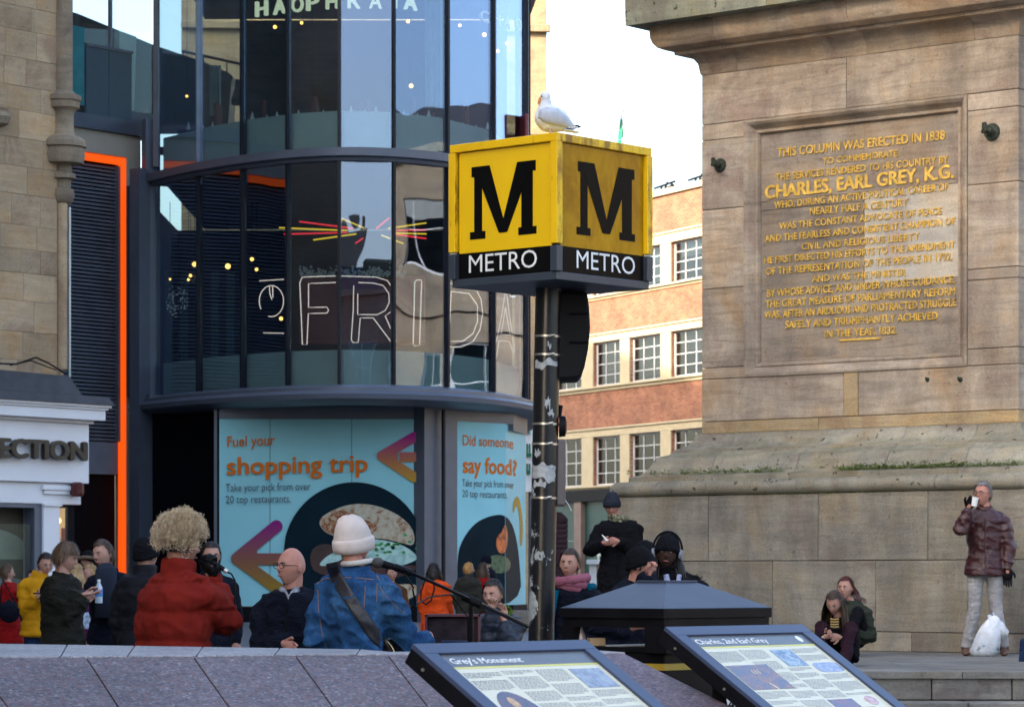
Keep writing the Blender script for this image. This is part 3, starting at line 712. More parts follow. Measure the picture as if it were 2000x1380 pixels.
# ================================================================== glass drum building
MP = [(303, 53.2), (389, 51.9), (475, 51.0), (563, 50.35), (663, 50.0), (768, 50.15), (872, 50.8), (962, 52.1), (1026, 54.2), (1030, 57.0), (1012, 60)]
PP = [V((Xp(x, d), d, 0)) for x, d in MP]
def catmull(P, k=5):
    out = []
    for i in range(len(P) - 1):
        a, b, c, d = P[max(i - 1, 0)], P[i], P[i + 1], P[min(i + 2, len(P) - 1)]
        for j in range(k):
            t = j / k; out.append(.5 * ((2 * b) + (c - a) * t + (2 * a - 5 * b + 4 * c - d) * t * t + (3 * b - 3 * c + d - a) * t ** 3))
    return out + [P[-1]]
CC = catmull(PP)
def normals(P):
    ns = []
    for i in range(len(P)):
        d = (P[min(i + 1, len(P) - 1)] - P[max(i - 1, 0)]).normalized(); ns.append(V((d.y, -d.x, 0)))
    return ns
CN = normals(CC)
def drumP(px, inset=0):
    """point on the panel polyline (plan) seen at column px"""
    for i in range(len(MP) - 3):
        if MP[i][0] <= px <= MP[i + 1][0]: break
    A, B = PP[i], PP[i + 1]; k = (px - CX) / F; d = B - A
    n = V((d.y, -d.x, 0)).normalized(); A = A - n * inset
    t = (k * A.y - A.x) / (d.x - k * d.y); return A + d * t, n
def drumW(px, py, inset=0):
    P, n = drumP(px, inset); P = P.copy(); P.z = Zp(py, P.y); return P
def sweep(mb, prof, i0=0, i1=None, P=None, N=None):
    P = P or CC; N = N or CN; i1 = i1 or len(P)
    rows = [[P[i] + N[i] * o + V((0, 0, z)) for o, z in prof] for i in range(i0, i1)]
    k = len(prof); vs = [v for r in rows for v in r]; fs = []
    for i in range(len(rows) - 1):
        for j in range(k):
            fs.append((i * k + j, (i + 1) * k + j, (i + 1) * k + (j + 1) % k, i * k + (j + 1) % k))
    fs += [tuple(range(k)), tuple(reversed(range((len(rows) - 1) * k, len(rows) * k)))]
    return mb.add(vs, fs)
drum = thing('glass_tower', 'curved glass restaurant building with neon lettering and food posters at street level', 'building', (-3, 54, .78))
z_l0, z_l1 = 4.36, 4.66      # ledge
z_m0, z_m1 = 8.30, 8.52      # mid band
ztop = 12.4
m_ = MB(); sweep(m_, [(-.3, z_l0 - .02), (.14, z_l0 + .0), (.30, z_l0 + .06), (.32, z_l0 + .14), (.20, z_l0 + .20), (.20, z_l1 - .05), (.05, z_l1), (-.3, z_l1)]); m_.build('lower_ledge', M['steel'], drum, auto=35)
m_ = MB(); sweep(m_, [(-.25, z_m0), (.05, z_m0), (.07, z_m0 + .05), (.16, z_m0 + .07), (.17, z_m1 - .02), (.03, z_m1), (-.25, z_m1)]); m_.build('upper_ledge', M['steel'], drum, auto=35)
m_ = MB(); sweep(m_, [(-.25, ztop), (.2, ztop), (.2, ztop + .6), (-.25, ztop + .6)]); m_.build('parapet', M['steel'], drum, auto=35)
# panes, mullions, frosted bands
nseg = len(PP) - 1
for lvl, (z0, z1) in enumerate(((z_l1, z_m0), (z_m1, ztop))):
    for i in range(nseg):
        A, B = PP[i], PP[i + 1]; d = (B - A).normalized(); n = V((d.y, -d.x, 0)); L = (B - A).length
        # each pane sits a hair out of true
        tw = random.Random(i * 7 + lvl).uniform(-.012, .012)
        a = A + d * .03 + n * tw; b = B - d * .03 - n * tw
        g = MB(); g.hexa([a + V((0, 0, z0)), b + V((0, 0, z0)), b - n * .02 + V((0, 0, z0)), a - n * .02 + V((0, 0, z0))], [a + V((0, 0, z1)), b + V((0, 0, z1)), b - n * .02 + V((0, 0, z1)), a - n * .02 + V((0, 0, z1))])
        pane = g.build('glass_pane', M['glass'], drum)
        f = MB(); zf = z0 + (.58 if lvl == 0 else .62); a2, b2 = A - n * .16, B - n * .16
        f.hexa([a2 + V((0, 0, z0)), b2 + V((0, 0, z0)), b2 - n * .03 + V((0, 0, z0)), a2 - n * .03 + V((0, 0, z0))], [a2 + V((0, 0, zf)), b2 + V((0, 0, zf)), b2 - n * .03 + V((0, 0, zf)), a2 - n * .03 + V((0, 0, zf))])
        f.build('frosted_band', M['frost'], drum)
    for i, P in enumerate(PP):
        thin = (i == 1 and True)
        wd_ = .028 if thin else .045
        if i == 0: continue
        n = (normals(PP))[i]; q = MB(); ang = math.atan2(n.y, n.x) + math.pi / 2
        q.box((P.x + n.x * .0, P.y + n.y * .0, (z0 + z1) / 2), (wd_, .12, z1 - z0 - .01), ang); q.build('mullion', M['steel_dark'] if not (thin and lvl) else M['steel_lite'], drum)
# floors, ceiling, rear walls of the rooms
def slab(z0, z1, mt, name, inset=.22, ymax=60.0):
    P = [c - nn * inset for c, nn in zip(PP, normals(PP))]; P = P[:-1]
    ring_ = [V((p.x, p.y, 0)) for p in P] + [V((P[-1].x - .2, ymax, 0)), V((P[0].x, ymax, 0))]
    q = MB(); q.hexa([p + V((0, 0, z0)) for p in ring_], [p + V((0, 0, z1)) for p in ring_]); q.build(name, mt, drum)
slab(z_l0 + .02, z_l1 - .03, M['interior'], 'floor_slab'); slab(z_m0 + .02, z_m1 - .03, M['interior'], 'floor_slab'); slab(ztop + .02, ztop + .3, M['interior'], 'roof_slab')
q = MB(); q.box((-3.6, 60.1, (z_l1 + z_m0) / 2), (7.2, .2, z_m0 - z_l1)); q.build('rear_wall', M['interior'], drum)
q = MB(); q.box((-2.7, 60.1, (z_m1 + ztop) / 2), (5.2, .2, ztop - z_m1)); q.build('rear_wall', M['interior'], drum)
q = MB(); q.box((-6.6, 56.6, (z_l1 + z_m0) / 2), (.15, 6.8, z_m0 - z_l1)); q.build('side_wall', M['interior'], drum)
# lower-floor partition with lit back bar, tall dark shelves, dining furniture
ORD = ['first', 'second', 'third', 'fourth', 'fifth', 'sixth', 'seventh', 'eighth', 'ninth']
def pane_of(px): return ORD[max(0, sum(px >= m_[0] for m_ in MP[:9]) - 1)]
def seat(x, y, z, yaw, lab, m='interior_red'):
    c = thing('dining_chair', lab, 'chair', (x, y, z), 'red dining chairs behind the glass')
    Rm = Matrix.Rotation(yaw, 3, 'Z'); P = V((x, y, z)); h = .5
    q = MB(); q.box(P + V((0, 0, .45)), (.46, .46, .09), yaw); q.build('seat', M[m], c, bevel=.02)
    q = MB(); q.box(P + Rm @ V((0, .21, .78)), (.46, .07, .62), yaw); q.build('backrest', M[m], c, bevel=.03)
    for sx in (-.19, .19):
        for sy in (-.19, .19):
            q = MB(); p = P + Rm @ V((sx, sy, 0)); q.tube([p, p + V((0, 0, .42))], .018, 6); q.build('leg', M['black_matt'], c)
def table(x, y, z, lab):
    c = thing('dining_table', lab, 'table', (x, y, z))
    q = MB(); q.box((x, y, z + .73), (.8, .8, .05)); q.build('table_top', M['black_matt'], c, bevel=.01)
    q = MB(); q.tube([(x, y, z), (x, y, z + .72)], .04, 8); q.build('leg', M['black_matt'], c)
    for k, (dx, dy) in enumerate(((-.22, -.2), (.2, -.2), (.0, .15))):
        q = MB(); q.lathe((x + dx, y + dy, z + .756), [(.045, 0), (.03, .07), (.004, .16)], 8); o = q.build('folded_napkin', M['sign_white']); tag(o, 'white napkin, %s one on the %s' % (('left', 'right', 'rear')[k], lab.replace('dark table', 'table').replace('upper dining room', 'upper room')), 'napkin', 'white napkins on restaurant tables')
zf = z_m1
for (px, y, lab, yaw) in ((395, 53.6, 'dark table in the left bay of the upper dining room', .5), (520, 52.4, 'dark table laid beside the second upper pane', -.4), (610, 52.2, 'dark table in front of the reflected sash window', .3), (712, 51.8, 'dark table behind the bluest upper pane', 0.1), (815, 52.2, 'dark table near the pale upper curtain', .2), (930, 53.6, 'dark table at the right end of the upper dining room', 1)):
    x = Xp(px, y); table(x, y, zf, lab); tl2 = lab.replace('dark table', 'table'); seat(x - .62, y + .1, zf, R(90) + yaw * .3, 'red chair left of the ' + tl2); seat(x + .62, y + .1, zf, R(-90) + yaw * .3, 'red chair right of the ' + tl2)
_ls = {}
def lampz(px, py, D, r=.045, cord=.8):
    P = W(px, py, D); kk_ = ('upper' if py < 290 else 'lower', pane_of(px)); _ls[kk_] = _ls.get(kk_, 0) + 1
    o = thing('pendant_lamp', 'glowing bulb behind the %s pane from the left, %s storey, %s there' % (kk_[1], kk_[0], ['highest', 'next one down', 'third one down', 'fourth one down', 'lowest'][_ls[kk_] - 1]), 'lamp', P, 'glowing bulbs inside the restaurant')
    q = MB(); q.ball(P, r, nu=8, nv=6); q.build('bulb', M['lamp'], o)
    top = 12.4 if P.z > 8.6 else 8.3
    q = MB(); q.tube([P + V((0, 0, r)), V((P.x, P.y, top))], .006, 5); q.build('cord', M['black_matt'], o)
for px, py, r in sorted(((537, 53, .035), (589, 45, .03), (797, 42, .035), (803, 168, .04), (898, 50, .03), (946, 68, .04), (972, 100, .035), (990, 85, .03), (365, 188, .025), (380, 516, .045), (445, 520, .05), (372, 538, .03), (368, 546, .025), (478, 535, .03), (492, 506, .035), (501, 526, .03), (549, 622, .035), (287 + 45, 545, .02), (610, 345, .03), (645, 372, .03)), key=lambda t: t[1]):
    lampz(px, py, 55.5 if px < 900 else 56, r)
# red bar front and pale screen inside the lower floor
barm = mat('red_bar_front', (.22, .012, .02), .45)
q = MB(); A = W(585, 540, 54); B = W(830, 672, 54); q.box(((A.x + B.x) / 2, 54, (A.z + B.z) / 2), (B.x - A.x, .3, A.z - B.z)); bar = q.build('bar_front', barm); tag(bar, 'red bar front behind the neon lettering', 'bar')
q = MB(); rb = random.Random(2)
for k in range(260):
    x = rb.uniform(584, 790); p = W(x, 540 - abs(rb.gauss(0, 8)), 53.8); q.ball(p, rb.uniform(.012, .03), nu=5, nv=4)
tag(q.build('white_blossom', M['sign_white'], kind='stuff'), 'white blossom garland along the top of the red bar', 'garland')
q = MB()
for k in range(5): 
    A = W(330 + k * 30, 560, 57); q.box((A.x, 57, 5.9), (.14, .1, 2.6))
o = q.build('shelf_upright', mat('teal_upright', (.03, .10, .12), .5), drum)
# pale roller curtains
cur = mat('pale_curtain', (.34, .42, .44), .8)
for px, y0, y1, D, wpx, lab in ((847, -60, 212, 53, 34, 'pale curtain at the right of the upper dining room'), (420, 128, 226, 54, 22, 'pale curtain strip in the left upper bay')):
    A = W(px, y1, D); B = W(px, y0, D); q = MB(); n_ = 9; wv = wpx / F * D
    pts = [V((A.x - wv / 2 + wv * k / n_, D + .05 * math.sin(k * 2.2), 0)) for k in range(n_ + 1)]
    q.hexa([p + V((0, 0, A.z)) for p in pts] + [p + V((0, .03, A.z)) for p in reversed(pts)], [p + V((0, 0, min(B.z, 12.3))) for p in pts] + [p + V((0, .03, min(B.z, 12.3))) for p in reversed(pts)])
    tag(q.build('curtain', cur), lab, 'curtain')
# ---- neon sign: tubes just behind the glass
neon = thing('neon_sign', 'large white outline neon letters FRIDA behind the curved glass', 'neon sign', drumW(700, 690, .2))
def zz(x, y, s=2.564, ox=300, oy=300): return (ox + x / s, oy + y / s)
def neon_path(pts, mt, name, parent, r=.007, inset=.14):
    q = MB(); P = []
    for (a, b), (c, d) in zip(pts[:-1], pts[1:]):
        n_ = max(1, int(abs(c - a) // 12))
        for k in range(n_): P.append((a + (c - a) * k / n_, b + (d - b) * k / n_))
    P.append(pts[-1]); q.tube([drumW(x, y, inset) for x, y in P], r, 6); return q.build(name, mt, parent)
def Z(l): return [zz(*p) for p in l]
F_ = Z([(910, 612), (745, 618), (732, 645), (738, 780), (745, 955), (768, 955), (775, 800), (868, 798), (876, 784), (868, 768), (776, 770), (776, 650), (912, 645)])
R_ = Z([(925, 612), (1115, 618), (1170, 635), (1208, 690), (1210, 750), (1190, 790), (1160, 812), (1215, 940), (1188, 940), (1100, 822), (1035, 822), (1025, 945), (998, 945), (990, 930), (1000, 780), (1002, 660)])
R2 = Z([(1025, 645), (1100, 648), (1150, 660), (1178, 700), (1180, 745), (1160, 785), (1120, 806), (1022, 805), (1022, 700)])
I_ = Z([(1310, 640), (1318, 632), (1340, 632), (1342, 645), (1332, 960), (1305, 962), (1300, 950), (1308, 640)])
D_ = Z([(1468, 650), (1560, 652), (1610, 670), (1640, 730), (1648, 800), (1635, 880), (1600, 940), (1540, 968), (1462, 966), (1466, 650)])
D2 = Z([(1492, 690), (1580, 700), (1622, 760), (1622, 840), (1600, 900), (1550, 938), (1480, 940), (1490, 690)])
A_ = Z([(1698, 1035), (1715, 1030), (1730, 935), (1782, 940), (1800, 992), (1808, 996), (1806, 975), (1768, 705), (1760, 700), (1745, 800), (1698, 1035)])
A2 = Z([(1762, 770), (1786, 910), (1740, 905), (1762, 770)])
for nm, ps in (('letter_f', [F_]), ('letter_r', [R_, R2]), ('letter_i', [I_]), ('letter_d', [D_, D2]), ('letter_a', [A_, A2])):
    for p in ps: neon_path(p, M['neon_white'], nm, neon)
o2 = Z([(530 + 60 + 61 * math.cos(a), 738 + 78 * math.sin(a)) for a in [i * math.pi / 12 for i in range(-14, 8)]])
neon2 = thing('neon_emblem', 'round white neon emblem between two bars left of the big letters', 'neon sign', drumW(530, 590, .2))
neon_path(o2, M['neon_white'], 'ring', neon2); neon_path(Z([(530, 637), (652, 629)]), M['neon_white'], 'bar', neon2); neon_path(Z([(550, 897), (652, 899)]), M['neon_white'], 'bar', neon2)
neon_path(Z([(580, 665), (582, 700), (592, 730)]), M['neon_white'], 'inner_stroke', neon2); neon_path(Z([(596, 665), (597, 720)]), M['neon_white'], 'inner_stroke', neon2)
rays = thing('neon_rays', 'red and yellow neon rays spreading like lashes above the lettering', 'neon sign', drumW(680, 450, .2))
for a, b, c, d, k in ((730, 340, 1000, 375, 'r'), (655, 403, 970, 395, 'r'), (630, 371, 970, 385, 'y'), (800, 432, 1015, 402, 'y'), (942, 325, 1055, 373, 'y'), (1010, 450, 1050, 422, 'r'), (1115, 375, 1180, 322, 'r'), (1175, 375, 1365, 347, 'y'),
                      (1210, 385, 1365, 382, 'r'), (1210, 398, 1365, 402, 'y'), (1210, 405, 1365, 425, 'r'), (1140, 408, 1250, 450, 'y')):
    neon_path(Z([(a, b), (c, d)]), M['neon_red'] if k == 'r' else M['neon_yellow'], 'ray', rays, r=.013)
# ---- restaurant lettering near the top
let = thing('restaurant_lettering', 'illuminated capitals HAOPHRAYA hung across the top panes', 'sign', drumW(660, 60, .2))
for ch, px, yb, h in (('H', 513, 32, 36), ('A', 548, 28, 36), ('O', 582, 24, 36), ('P', 612, 21, 36), ('H', 650, 18, 36), ('R', 691, 17, 36), ('A', 733, 17, 36), ('Y', 770, 17, 36), ('A', 800, 20, 36)):
    P, n = drumP(px, .35); u = V((-n.y, n.x, 0)); wd_ = 23 / F * P.y / max(.35, abs(u.x)); q = MB()
    put_text(q, ch, V((P.x, P.y, Zp(yb, P.y))) - u * wd_ / 2, u, V((0, 0, 1)), wd_, h * .8 / F * P.y, .02, lift=n * .05); q.build('letter', M['sign_letter'], let)
let2 = thing('restaurant_lettering', 'white capitals CHAO on the upper right panes', 'sign', drumW(980, 60, .2))
for ch, px, yb in (('C', 944, 44), ('H', 968, 48), ('A', 988, 54), ('O', 1010, 59)):
    P, n = drumP(px, .04); u = V((-n.y, n.x, 0)); wd_ = 16 / F * P.y / max(.35, abs(u.x)); q = MB()
    put_text(q, ch, V((P.x, P.y, Zp(yb, P.y))) - u * wd_ / 2, u, V((0, 0, 1)), wd_, 22 / F * P.y, .01, lift=n * .03); q.build('letter', M['sign_white'], let2)
# round window sticker
q = MB(); rs = random.Random(4)
for k in range(90):
    a = rs.uniform(0, 6.28); r = rs.choice([.9, .75, .55, .35]) + rs.uniform(-.06, .06); cx, cy = 345 + 23 * r * math.cos(a), 587 + 34 * r * math.sin(a); s = 2.2
    q.tube([drumW(cx, cy, -.004), drumW(cx + s * math.cos(a + 1.5), cy + s * math.sin(a + 1.5), -.004)], .007, 4)
q.build('round_filigree_sticker', mat('sticker', (.35, .45, .5), .6), drum)
# ---- ground floor: steel frame, posters
GD = 51.3
gy0 = 1.05
def panel(px0, px1, py0, py1, D0, D1, mt, name, th=.08, parent=drum):
    """vertical panel between two columns; D at each end"""
    A = V((Xp(px0, D0), D0, 0)); B = V((Xp(px1, D1), D1, 0)); d = (B - A).normalized(); n = V((d.y, -d.x, 0)); z0, z1 = Zp(py1, (D0 + D1) / 2), Zp(py0, (D0 + D1) / 2)
    q = MB(); q.obox(A, d, n, 0, (B - A).length, z0, z1, -th, 0); return q.build(name, mt, parent), A, d, n
panel(298, 427, 786, 1225, 53.2, 52.2, M['black_void'], 'entrance_shade_sheet')  # flat near-black sheet: the shade of the entrance recess as colour
panel(418, 428, 786, 1200, 51.5, 51.5, M['steel'], 'frame_post')
panel(428, 829, 780, 817, 51.4, 51.4, M['steel'], 'head_panel'); panel(829, 893, 780, 1215, 51.25, 51.9, M['steel'], 'steel_pier', .3)
panel(866, 870, 800, 1200, 51.45, 51.48, M['steel_dark'], 'pier_joint', .05)
panel(893, 1003, 780, 825, 51.9, 53.1, M['steel'], 'head_panel'); panel(1003, 1030, 790, 845, 53.1, 54.8, M['steel'], 'head_panel')
panel(427, 829, 1184, 1216, 51.35, 51.35, M['black_void'], 'stall_riser', .2); panel(893, 1003, 1184, 1216, 51.9, 53.1, M['black_void'], 'stall_riser', .2)
panel(1003, 1030, 1180, 1210, 53.1, 54.8, M['black_void'], 'stall_riser', .2)
def printmat(name, stops, axis, a, b, noise_amt=0):
    m, nt, bs_ = newmat(name); g = _n(nt, 'ShaderNodeNewGeometry'); sx = _n(nt, 'ShaderNodeSeparateXYZ'); nt.links.new(g.outputs['Position'], sx.inputs[0])
    mr = _n(nt, 'ShaderNodeMapRange'); mr.inputs['From Min'].default_value = a; mr.inputs['From Max'].default_value = b; nt.links.new(sx.outputs[axis], mr.inputs[0])
    c = _ramp(nt, mr.outputs[0], stops); nt.links.new(c, bs_.inputs['Base Color']); bs_.inputs['Roughness'].default_value = .5; bs_.inputs['Specular IOR Level'].default_value = .15; return m
q = MB(); q.box((Xp(628, 51.5), 51.52, 2.7), (3.5, .05, 3.3)); q.build('poster_backing', M['black_void'], drum)
postm = mat('pale_teal_print', (.26, .60, .67), .4, var=.05, vs=1, spec=.2)
arrow_m1 = printmat('arrow_gradient', [(0, (.44, .27, .03)), (.45, (.42, .16, .07)), (1, (.38, .015, .22))], 2, Zp(940, 51.3), Zp(850, 51.3))
arrow_m2 = printmat('arrow_gradient_low', [(0, (.27, .17, .02)), (.45, (.22, .09, .06)), (1, (.22, .01, .17))], 2, Zp(1150, 51.3), Zp(1020, 51.3))
def photo0(name, st_, sc):
    m, nt, b = newmat(name); nt.links.new(_ramp(nt, _noise(nt, _pos(nt), sc, 6, .7, .5), st_), b.inputs['Base Color']); b.inputs['Roughness'].default_value = .5; b.inputs['Specular IOR Level'].default_value = .15; return m
orange_t = mat('orange_print', (.62, .15, .01), .5, var=.05, spec=.1); dark_t = mat('navy_print', (.02, .05, .08), .3); navy = mat('dark_teal_print', (.002, .014, .024), .5, var=.3, vs=1, spec=.06)
bun = photo0('bun_print', [(.36, (.22, .08, .03)), (.46, (.42, .36, .26)), (.62, (.50, .50, .40)), (.7, (.30, .14, .06))], 9); bunb = photo0('bun_brown_print', [(.35, (.10, .02, .012)), (.5, (.30, .12, .05)), (.6, (.45, .38, .27))], 14)
egg = photo0('egg_print', [(.35, (.22, .42, .40)), (.55, (.42, .66, .62))], 5); leafp = mat('herb_print', (.04, .28, .08), .3, var=.4, vs=8); meat = mat('meat_print', (.03, .008, .012), .3, var=.6, vs=4)
def chaikin(P, n=2):
    for _ in range(n): P = [((a[0] * w1 + b[0] * (1 - w1)), (a[1] * w1 + b[1] * (1 - w1))) for a, b in zip(P, P[1:] + P[:1]) for w1 in (.75, .25)]
    return P
def flat(pts, mt, name, parent, D=51.36, k=1):
    pts = pts if name == 'dark_disc' else chaikin(pts); q = MB(); q.prism([W(x, y, D) for x, y in pts], (0, .0015, 0)); return q.build(name, mt, parent)
P1 = thing('shop_poster', 'wide pale teal window poster reading Fuel your shopping trip with a burger', 'poster', (Xp(630, 51.4), 51.4, .78))
for x0, x1 in ((428, 527), (527.6, 686.5), (687, 828)):
    q = MB(); A = W(x0 + .3, 1183, 51.4); B = W(x1 - .3, 818, 51.4); q.box(((A.x + B.x) / 2, 51.42, (A.z + B.z) / 2), (B.x - A.x, .04, B.z - A.z)); q.build('panel', postm, P1)
def z5(l): return [(400 + x / 2.556, 760 + y / 2.556) for x, y in l]
def capsule_arrow(mt, tip, up, dn_, shaft, r, parent, D):
    q = MB()
    def seg(a, b, dd):
        a = W(*a, dd); b = W(*b, dd); d = (b - a).normalized(); n = V((-d.z, 0, d.x)); rr_ = r / F * dd; pts = []
        for k in range(13): t = math.pi * (k / 12) + math.pi / 2; pts.append(a + d * rr_ * math.cos(t) + n * rr_ * math.sin(t))
        for k in range(13): t = math.pi * (k / 12) - math.pi / 2; pts.append(b + d * rr_ * math.cos(t) + n * rr_ * math.sin(t))
        q.prism(pts, (0, .001, 0))
    seg(tip, up, D); seg(tip, dn_, D - .002); 
    a = W(*shaft[0], D - .003); b = W(*shaft[1], D - .003); h = r * .95 / F * D
    q.prism([a + V((0, 0, -h)), b + V((0, 0, -h)), b + V((0, 0, h)), a + V((0, 0, h))], (0, .001, 0))
    # inner triangle that joins the two strokes
    q.prism([W(*tip, D - .004), W(tip[0] + (up[0] - tip[0]) * .5, tip[1] + (up[1] - tip[1]) * .5, D - .004), W(tip[0] + (dn_[0] - tip[0]) * .5, tip[1] + (dn_[1] - tip[1]) * .5, D - .004)], (0, .001, 0))
    return q.build('arrow', mt, parent)
capsule_arrow(arrow_m1, (746, 890), (809, 853), (808, 931), ((780, 892), (828, 892)), 10, P1, 51.37)
capsule_arrow(arrow_m2, (463, 1090), (540, 1027), (545, 1150), ((500, 1091), (560, 1091)), 12, P1, 51.37)
q = MB(); pts = []
cx_, cy_, rx, ry = 692, 1083, 139, 142
for k in range(64):
    a = 2 * math.pi * k / 64; x, y = cx_ + rx * math.cos(a), cy_ - ry * math.sin(a)
    if y < 1182: pts.append((min(x, 828), min(y, 1182)))
pts = [(560, 1182)] + sorted([p for p in pts], key=lambda p: -math.atan2(cy_ - p[1], p[0] - cx_) if False else 0)
def disc(cx_, cy_, rx, ry, x0, x1, y1, n_=60):
    top = []; 
    for k in range(n_ + 1):
        x = max(x0, cx_ - rx) + (min(x1, cx_ + rx) - max(x0, cx_ - rx)) * k / n_
        v = max(0, 1 - ((x - cx_) / rx) ** 2); top.append((x, cy_ - ry * math.sqrt(v)))
    return top + [(top[-1][0], y1), (top[0][0], y1)]
flat(disc(692, 1083, 139, 142, 400, 828, 1182.5), navy, 'dark_disc', P1, 51.370)
flat(z5([(560, 650), (640, 600), (740, 568), (850, 575), (960, 620), (1030, 680), (1050, 740), (1040, 780), (1000, 770), (900, 745), (800, 740), (700, 740), (600, 720)]), bun, 'bun_top', P1, 51.366)
flat(z5([(570, 660), (650, 610), (700, 600), (760, 640), (840, 660), (870, 700), (800, 735), (700, 738), (600, 715)]), bunb, 'bun_crust', P1, 51.364)
flat(z5([(640, 745), (700, 742), (850, 745), (960, 765), (1030, 800), (1065, 840), (1040, 860), (980, 880), (900, 880), (780, 850), (700, 840), (640, 850)]), egg, 'poached_egg', P1, 51.362)
q = MB(); rh = random.Random(9)
for k in range(26):
    x, y = 850 + rh.gauss(60, 60), 790 + rh.gauss(0, 22)
    pt = z5([(x + 14 * math.cos(a) * rh.uniform(.6, 1), y + 10 * math.sin(a) * rh.uniform(.6, 1)) for a in [i * 1.047 for i in range(6)]]); q.prism([W(*p, 51.359) for p in pt], (0, .001, 0))
q.build('herbs', leafp, P1, kind='stuff')
flat(z5([(540, 780), (640, 765), (700, 860), (900, 890), (1040, 870), (1070, 900), (900, 960), (560, 930), (520, 860)]), meat, 'filling', P1, 51.363)
flat(z5([(560, 880), (620, 820), (700, 800), (720, 830), (620, 880)]), egg, 'lettuce_edge', P1, 51.361)
flat(z5([(760, 1000), (1050, 960), (1080, 1010), (1000, 1060), (780, 1080)]), bun, 'bun_base', P1, 51.361)
def ptext(txt, x0, y0, x1, y1, cap, mt, parent, D=51.355, bold=0.0, D1=None):
    A = W(x0, y0, D); B = W(x1, y1, D1 or D); q = MB(); put_text(q, txt, A, (B - A).normalized(), V((0, 0, 1)), (B - A).length, cap / F * D, bold); return q.build('poster_text', mt, parent)
ptext('Fuel your', 444, 872, 537, 868, 20, orange_t, P1, bold=.012); ptext('shopping trip', 444, 926, 717, 920, 33, orange_t, P1, bold=.025)
ptext('Take your pick from over', 441, 959, 606, 956, 14.5, dark_t, P1, bold=.0); ptext('20 top restaurants.', 441, 982, 568, 980, 14.5, dark_t, P1, bold=.0)
# right hand poster wraps round the bend
P2 = thing('shop_poster', 'narrow teal window poster reading Did someone say food round the corner', 'poster', (Xp(950, 52.3), 52.3, .78))
RP = [(893, 51.95), (987, 52.85), (1027, 54.7)]
def rp(px, off=0):
    i = 0 if px <= RP[1][0] else 1
    A = V((Xp(RP[i][0], RP[i][1]), RP[i][1], 0)); B = V((Xp(RP[i + 1][0], RP[i + 1][1]), RP[i + 1][1], 0)); d = (B - A); n = V((d.y, -d.x, 0)).normalized(); A = A + n * off
    k = (px - CX) / F; t = (k * A.y - A.x) / (d.x - k * d.y); return A + d * t
def rW(px, py, off): P = rp(px, off); return V((P.x, P.y, Zp(py, P.y)))
for a, b in ((893, 987), (987, 1027)):
    A = rp(a + .2); B = rp(b - .2) if b < 1000 else rp(1026.8); d = (B - A).normalized(); n = V((d.y, -d.x, 0)); q = MB(); zt = Zp(822, 51.95); zb = Zp(1183, 51.95)
    q.obox(A, d, n, 0, (B - A).length, zb, zt, -.04, 0); q.build('panel', postm, P2)
def rflat(pts, mt, name, off):
    # split at the bend so that the print follows the wall
    pts = chaikin(pts)
    for lo, hi in ((893.5, 986.5), (987.5, 1026.5)):
        def clip(P, f, g):
            out = []
            for i in range(len(P)):
                a, b = P[i - 1], P[i]
                if f(a) != f(b): out.append(g(a, b))
                if f(b): out.append(b)
            return out
        def cut(c): return lambda a, b: (c, a[1] + (b[1] - a[1]) * (c - a[0]) / (b[0] - a[0]))
        P = clip(pts, lambda p: p[0] >= lo, cut(lo)); P = clip(P, lambda p: p[0] <= hi, cut(hi)) if P else P
        if len(P) > 2:
            d = rp(hi) - rp(lo); n = V((d.y, -d.x, 0)).normalized(); q = MB(); q.prism([rW(x, y, off) for x, y in P], -n * .001); q.build(name, mt, P2)
rflat([(893, 1090), (900, 1058), (925, 1022), (955, 1007), (985, 1003), (1003, 1025), (1014, 1080), (1020, 1182), (893, 1182)], navy, 'dark_disc', .003)
rflat([(1001, 990), (1005, 972), (1010, 968), (1015, 974), (1020, 1000), (1022, 1040), (1019, 1070), (1015, 1060), (1016, 1020), (1012, 990), (1008, 985), (1003, 1005)], arrow_m1, 'loop_mark', .006)
flame = mat('flame_print', (.5, .12, .03), .3, var=.7, vs=9)
rflat([(968, 1062), (972, 1045), (980, 1040), (984, 1028), (988, 1022), (992, 1040), (991, 1065), (986, 1080), (974, 1080)], flame, 'flame', .006)
rflat([(952, 1090), (965, 1082), (985, 1084), (998, 1095), (996, 1112), (980, 1120), (960, 1116)], mat('salad_print', (.05, .10, .05), .4, var=.8, vs=14), 'salad', .006)
def rtext(txt, x0, y0, x1, cap, mt, bold):
    A = rW(x0, y0, .006); d = (rp(986) - rp(894)).normalized(); q = MB(); vs, fs = glyphs(txt, bold)
    X0 = min(x for x, y in vs); X1 = max(x for x, y in vs); out = []
    for x, y in vs:
        px = x0 + (x1 - x0) * (x - X0) / (X1 - X0); P = rp(px, .007); out.append(V((P.x, P.y, A.z + y / CAP * cap / F * 52)))
    q.add(out, fs); q.build('poster_text', mt, P2)
rtext('Did someone', 904, 869, 1003, 20, orange_t, .012); rtext('say food?', 904, 922, 1010, 30, orange_t, .025); rtext('Take your pick from over', 903, 949, 1004, 14, dark_t, 0); rtext('20 top restaurants.', 903, 970, 992, 14, dark_t, 0)
# ---- steel corner post and low wall next to the drum
panel(272, 306, 330, 1230, 53.0, 53.3, M['steel'], 'corner_post', .25); panel(285, 313, 232, 800, 53.15, 53.28, M['steel'], 'corner_post', .2)
panel(292, 313, 770, 784, 53.0, 53.1, M['steel'], 'ledge_return', .4)
panel(309, 312, -40, 325, 53.05, 53.1, M['steel_lite'], 'corner_mullion', .1)
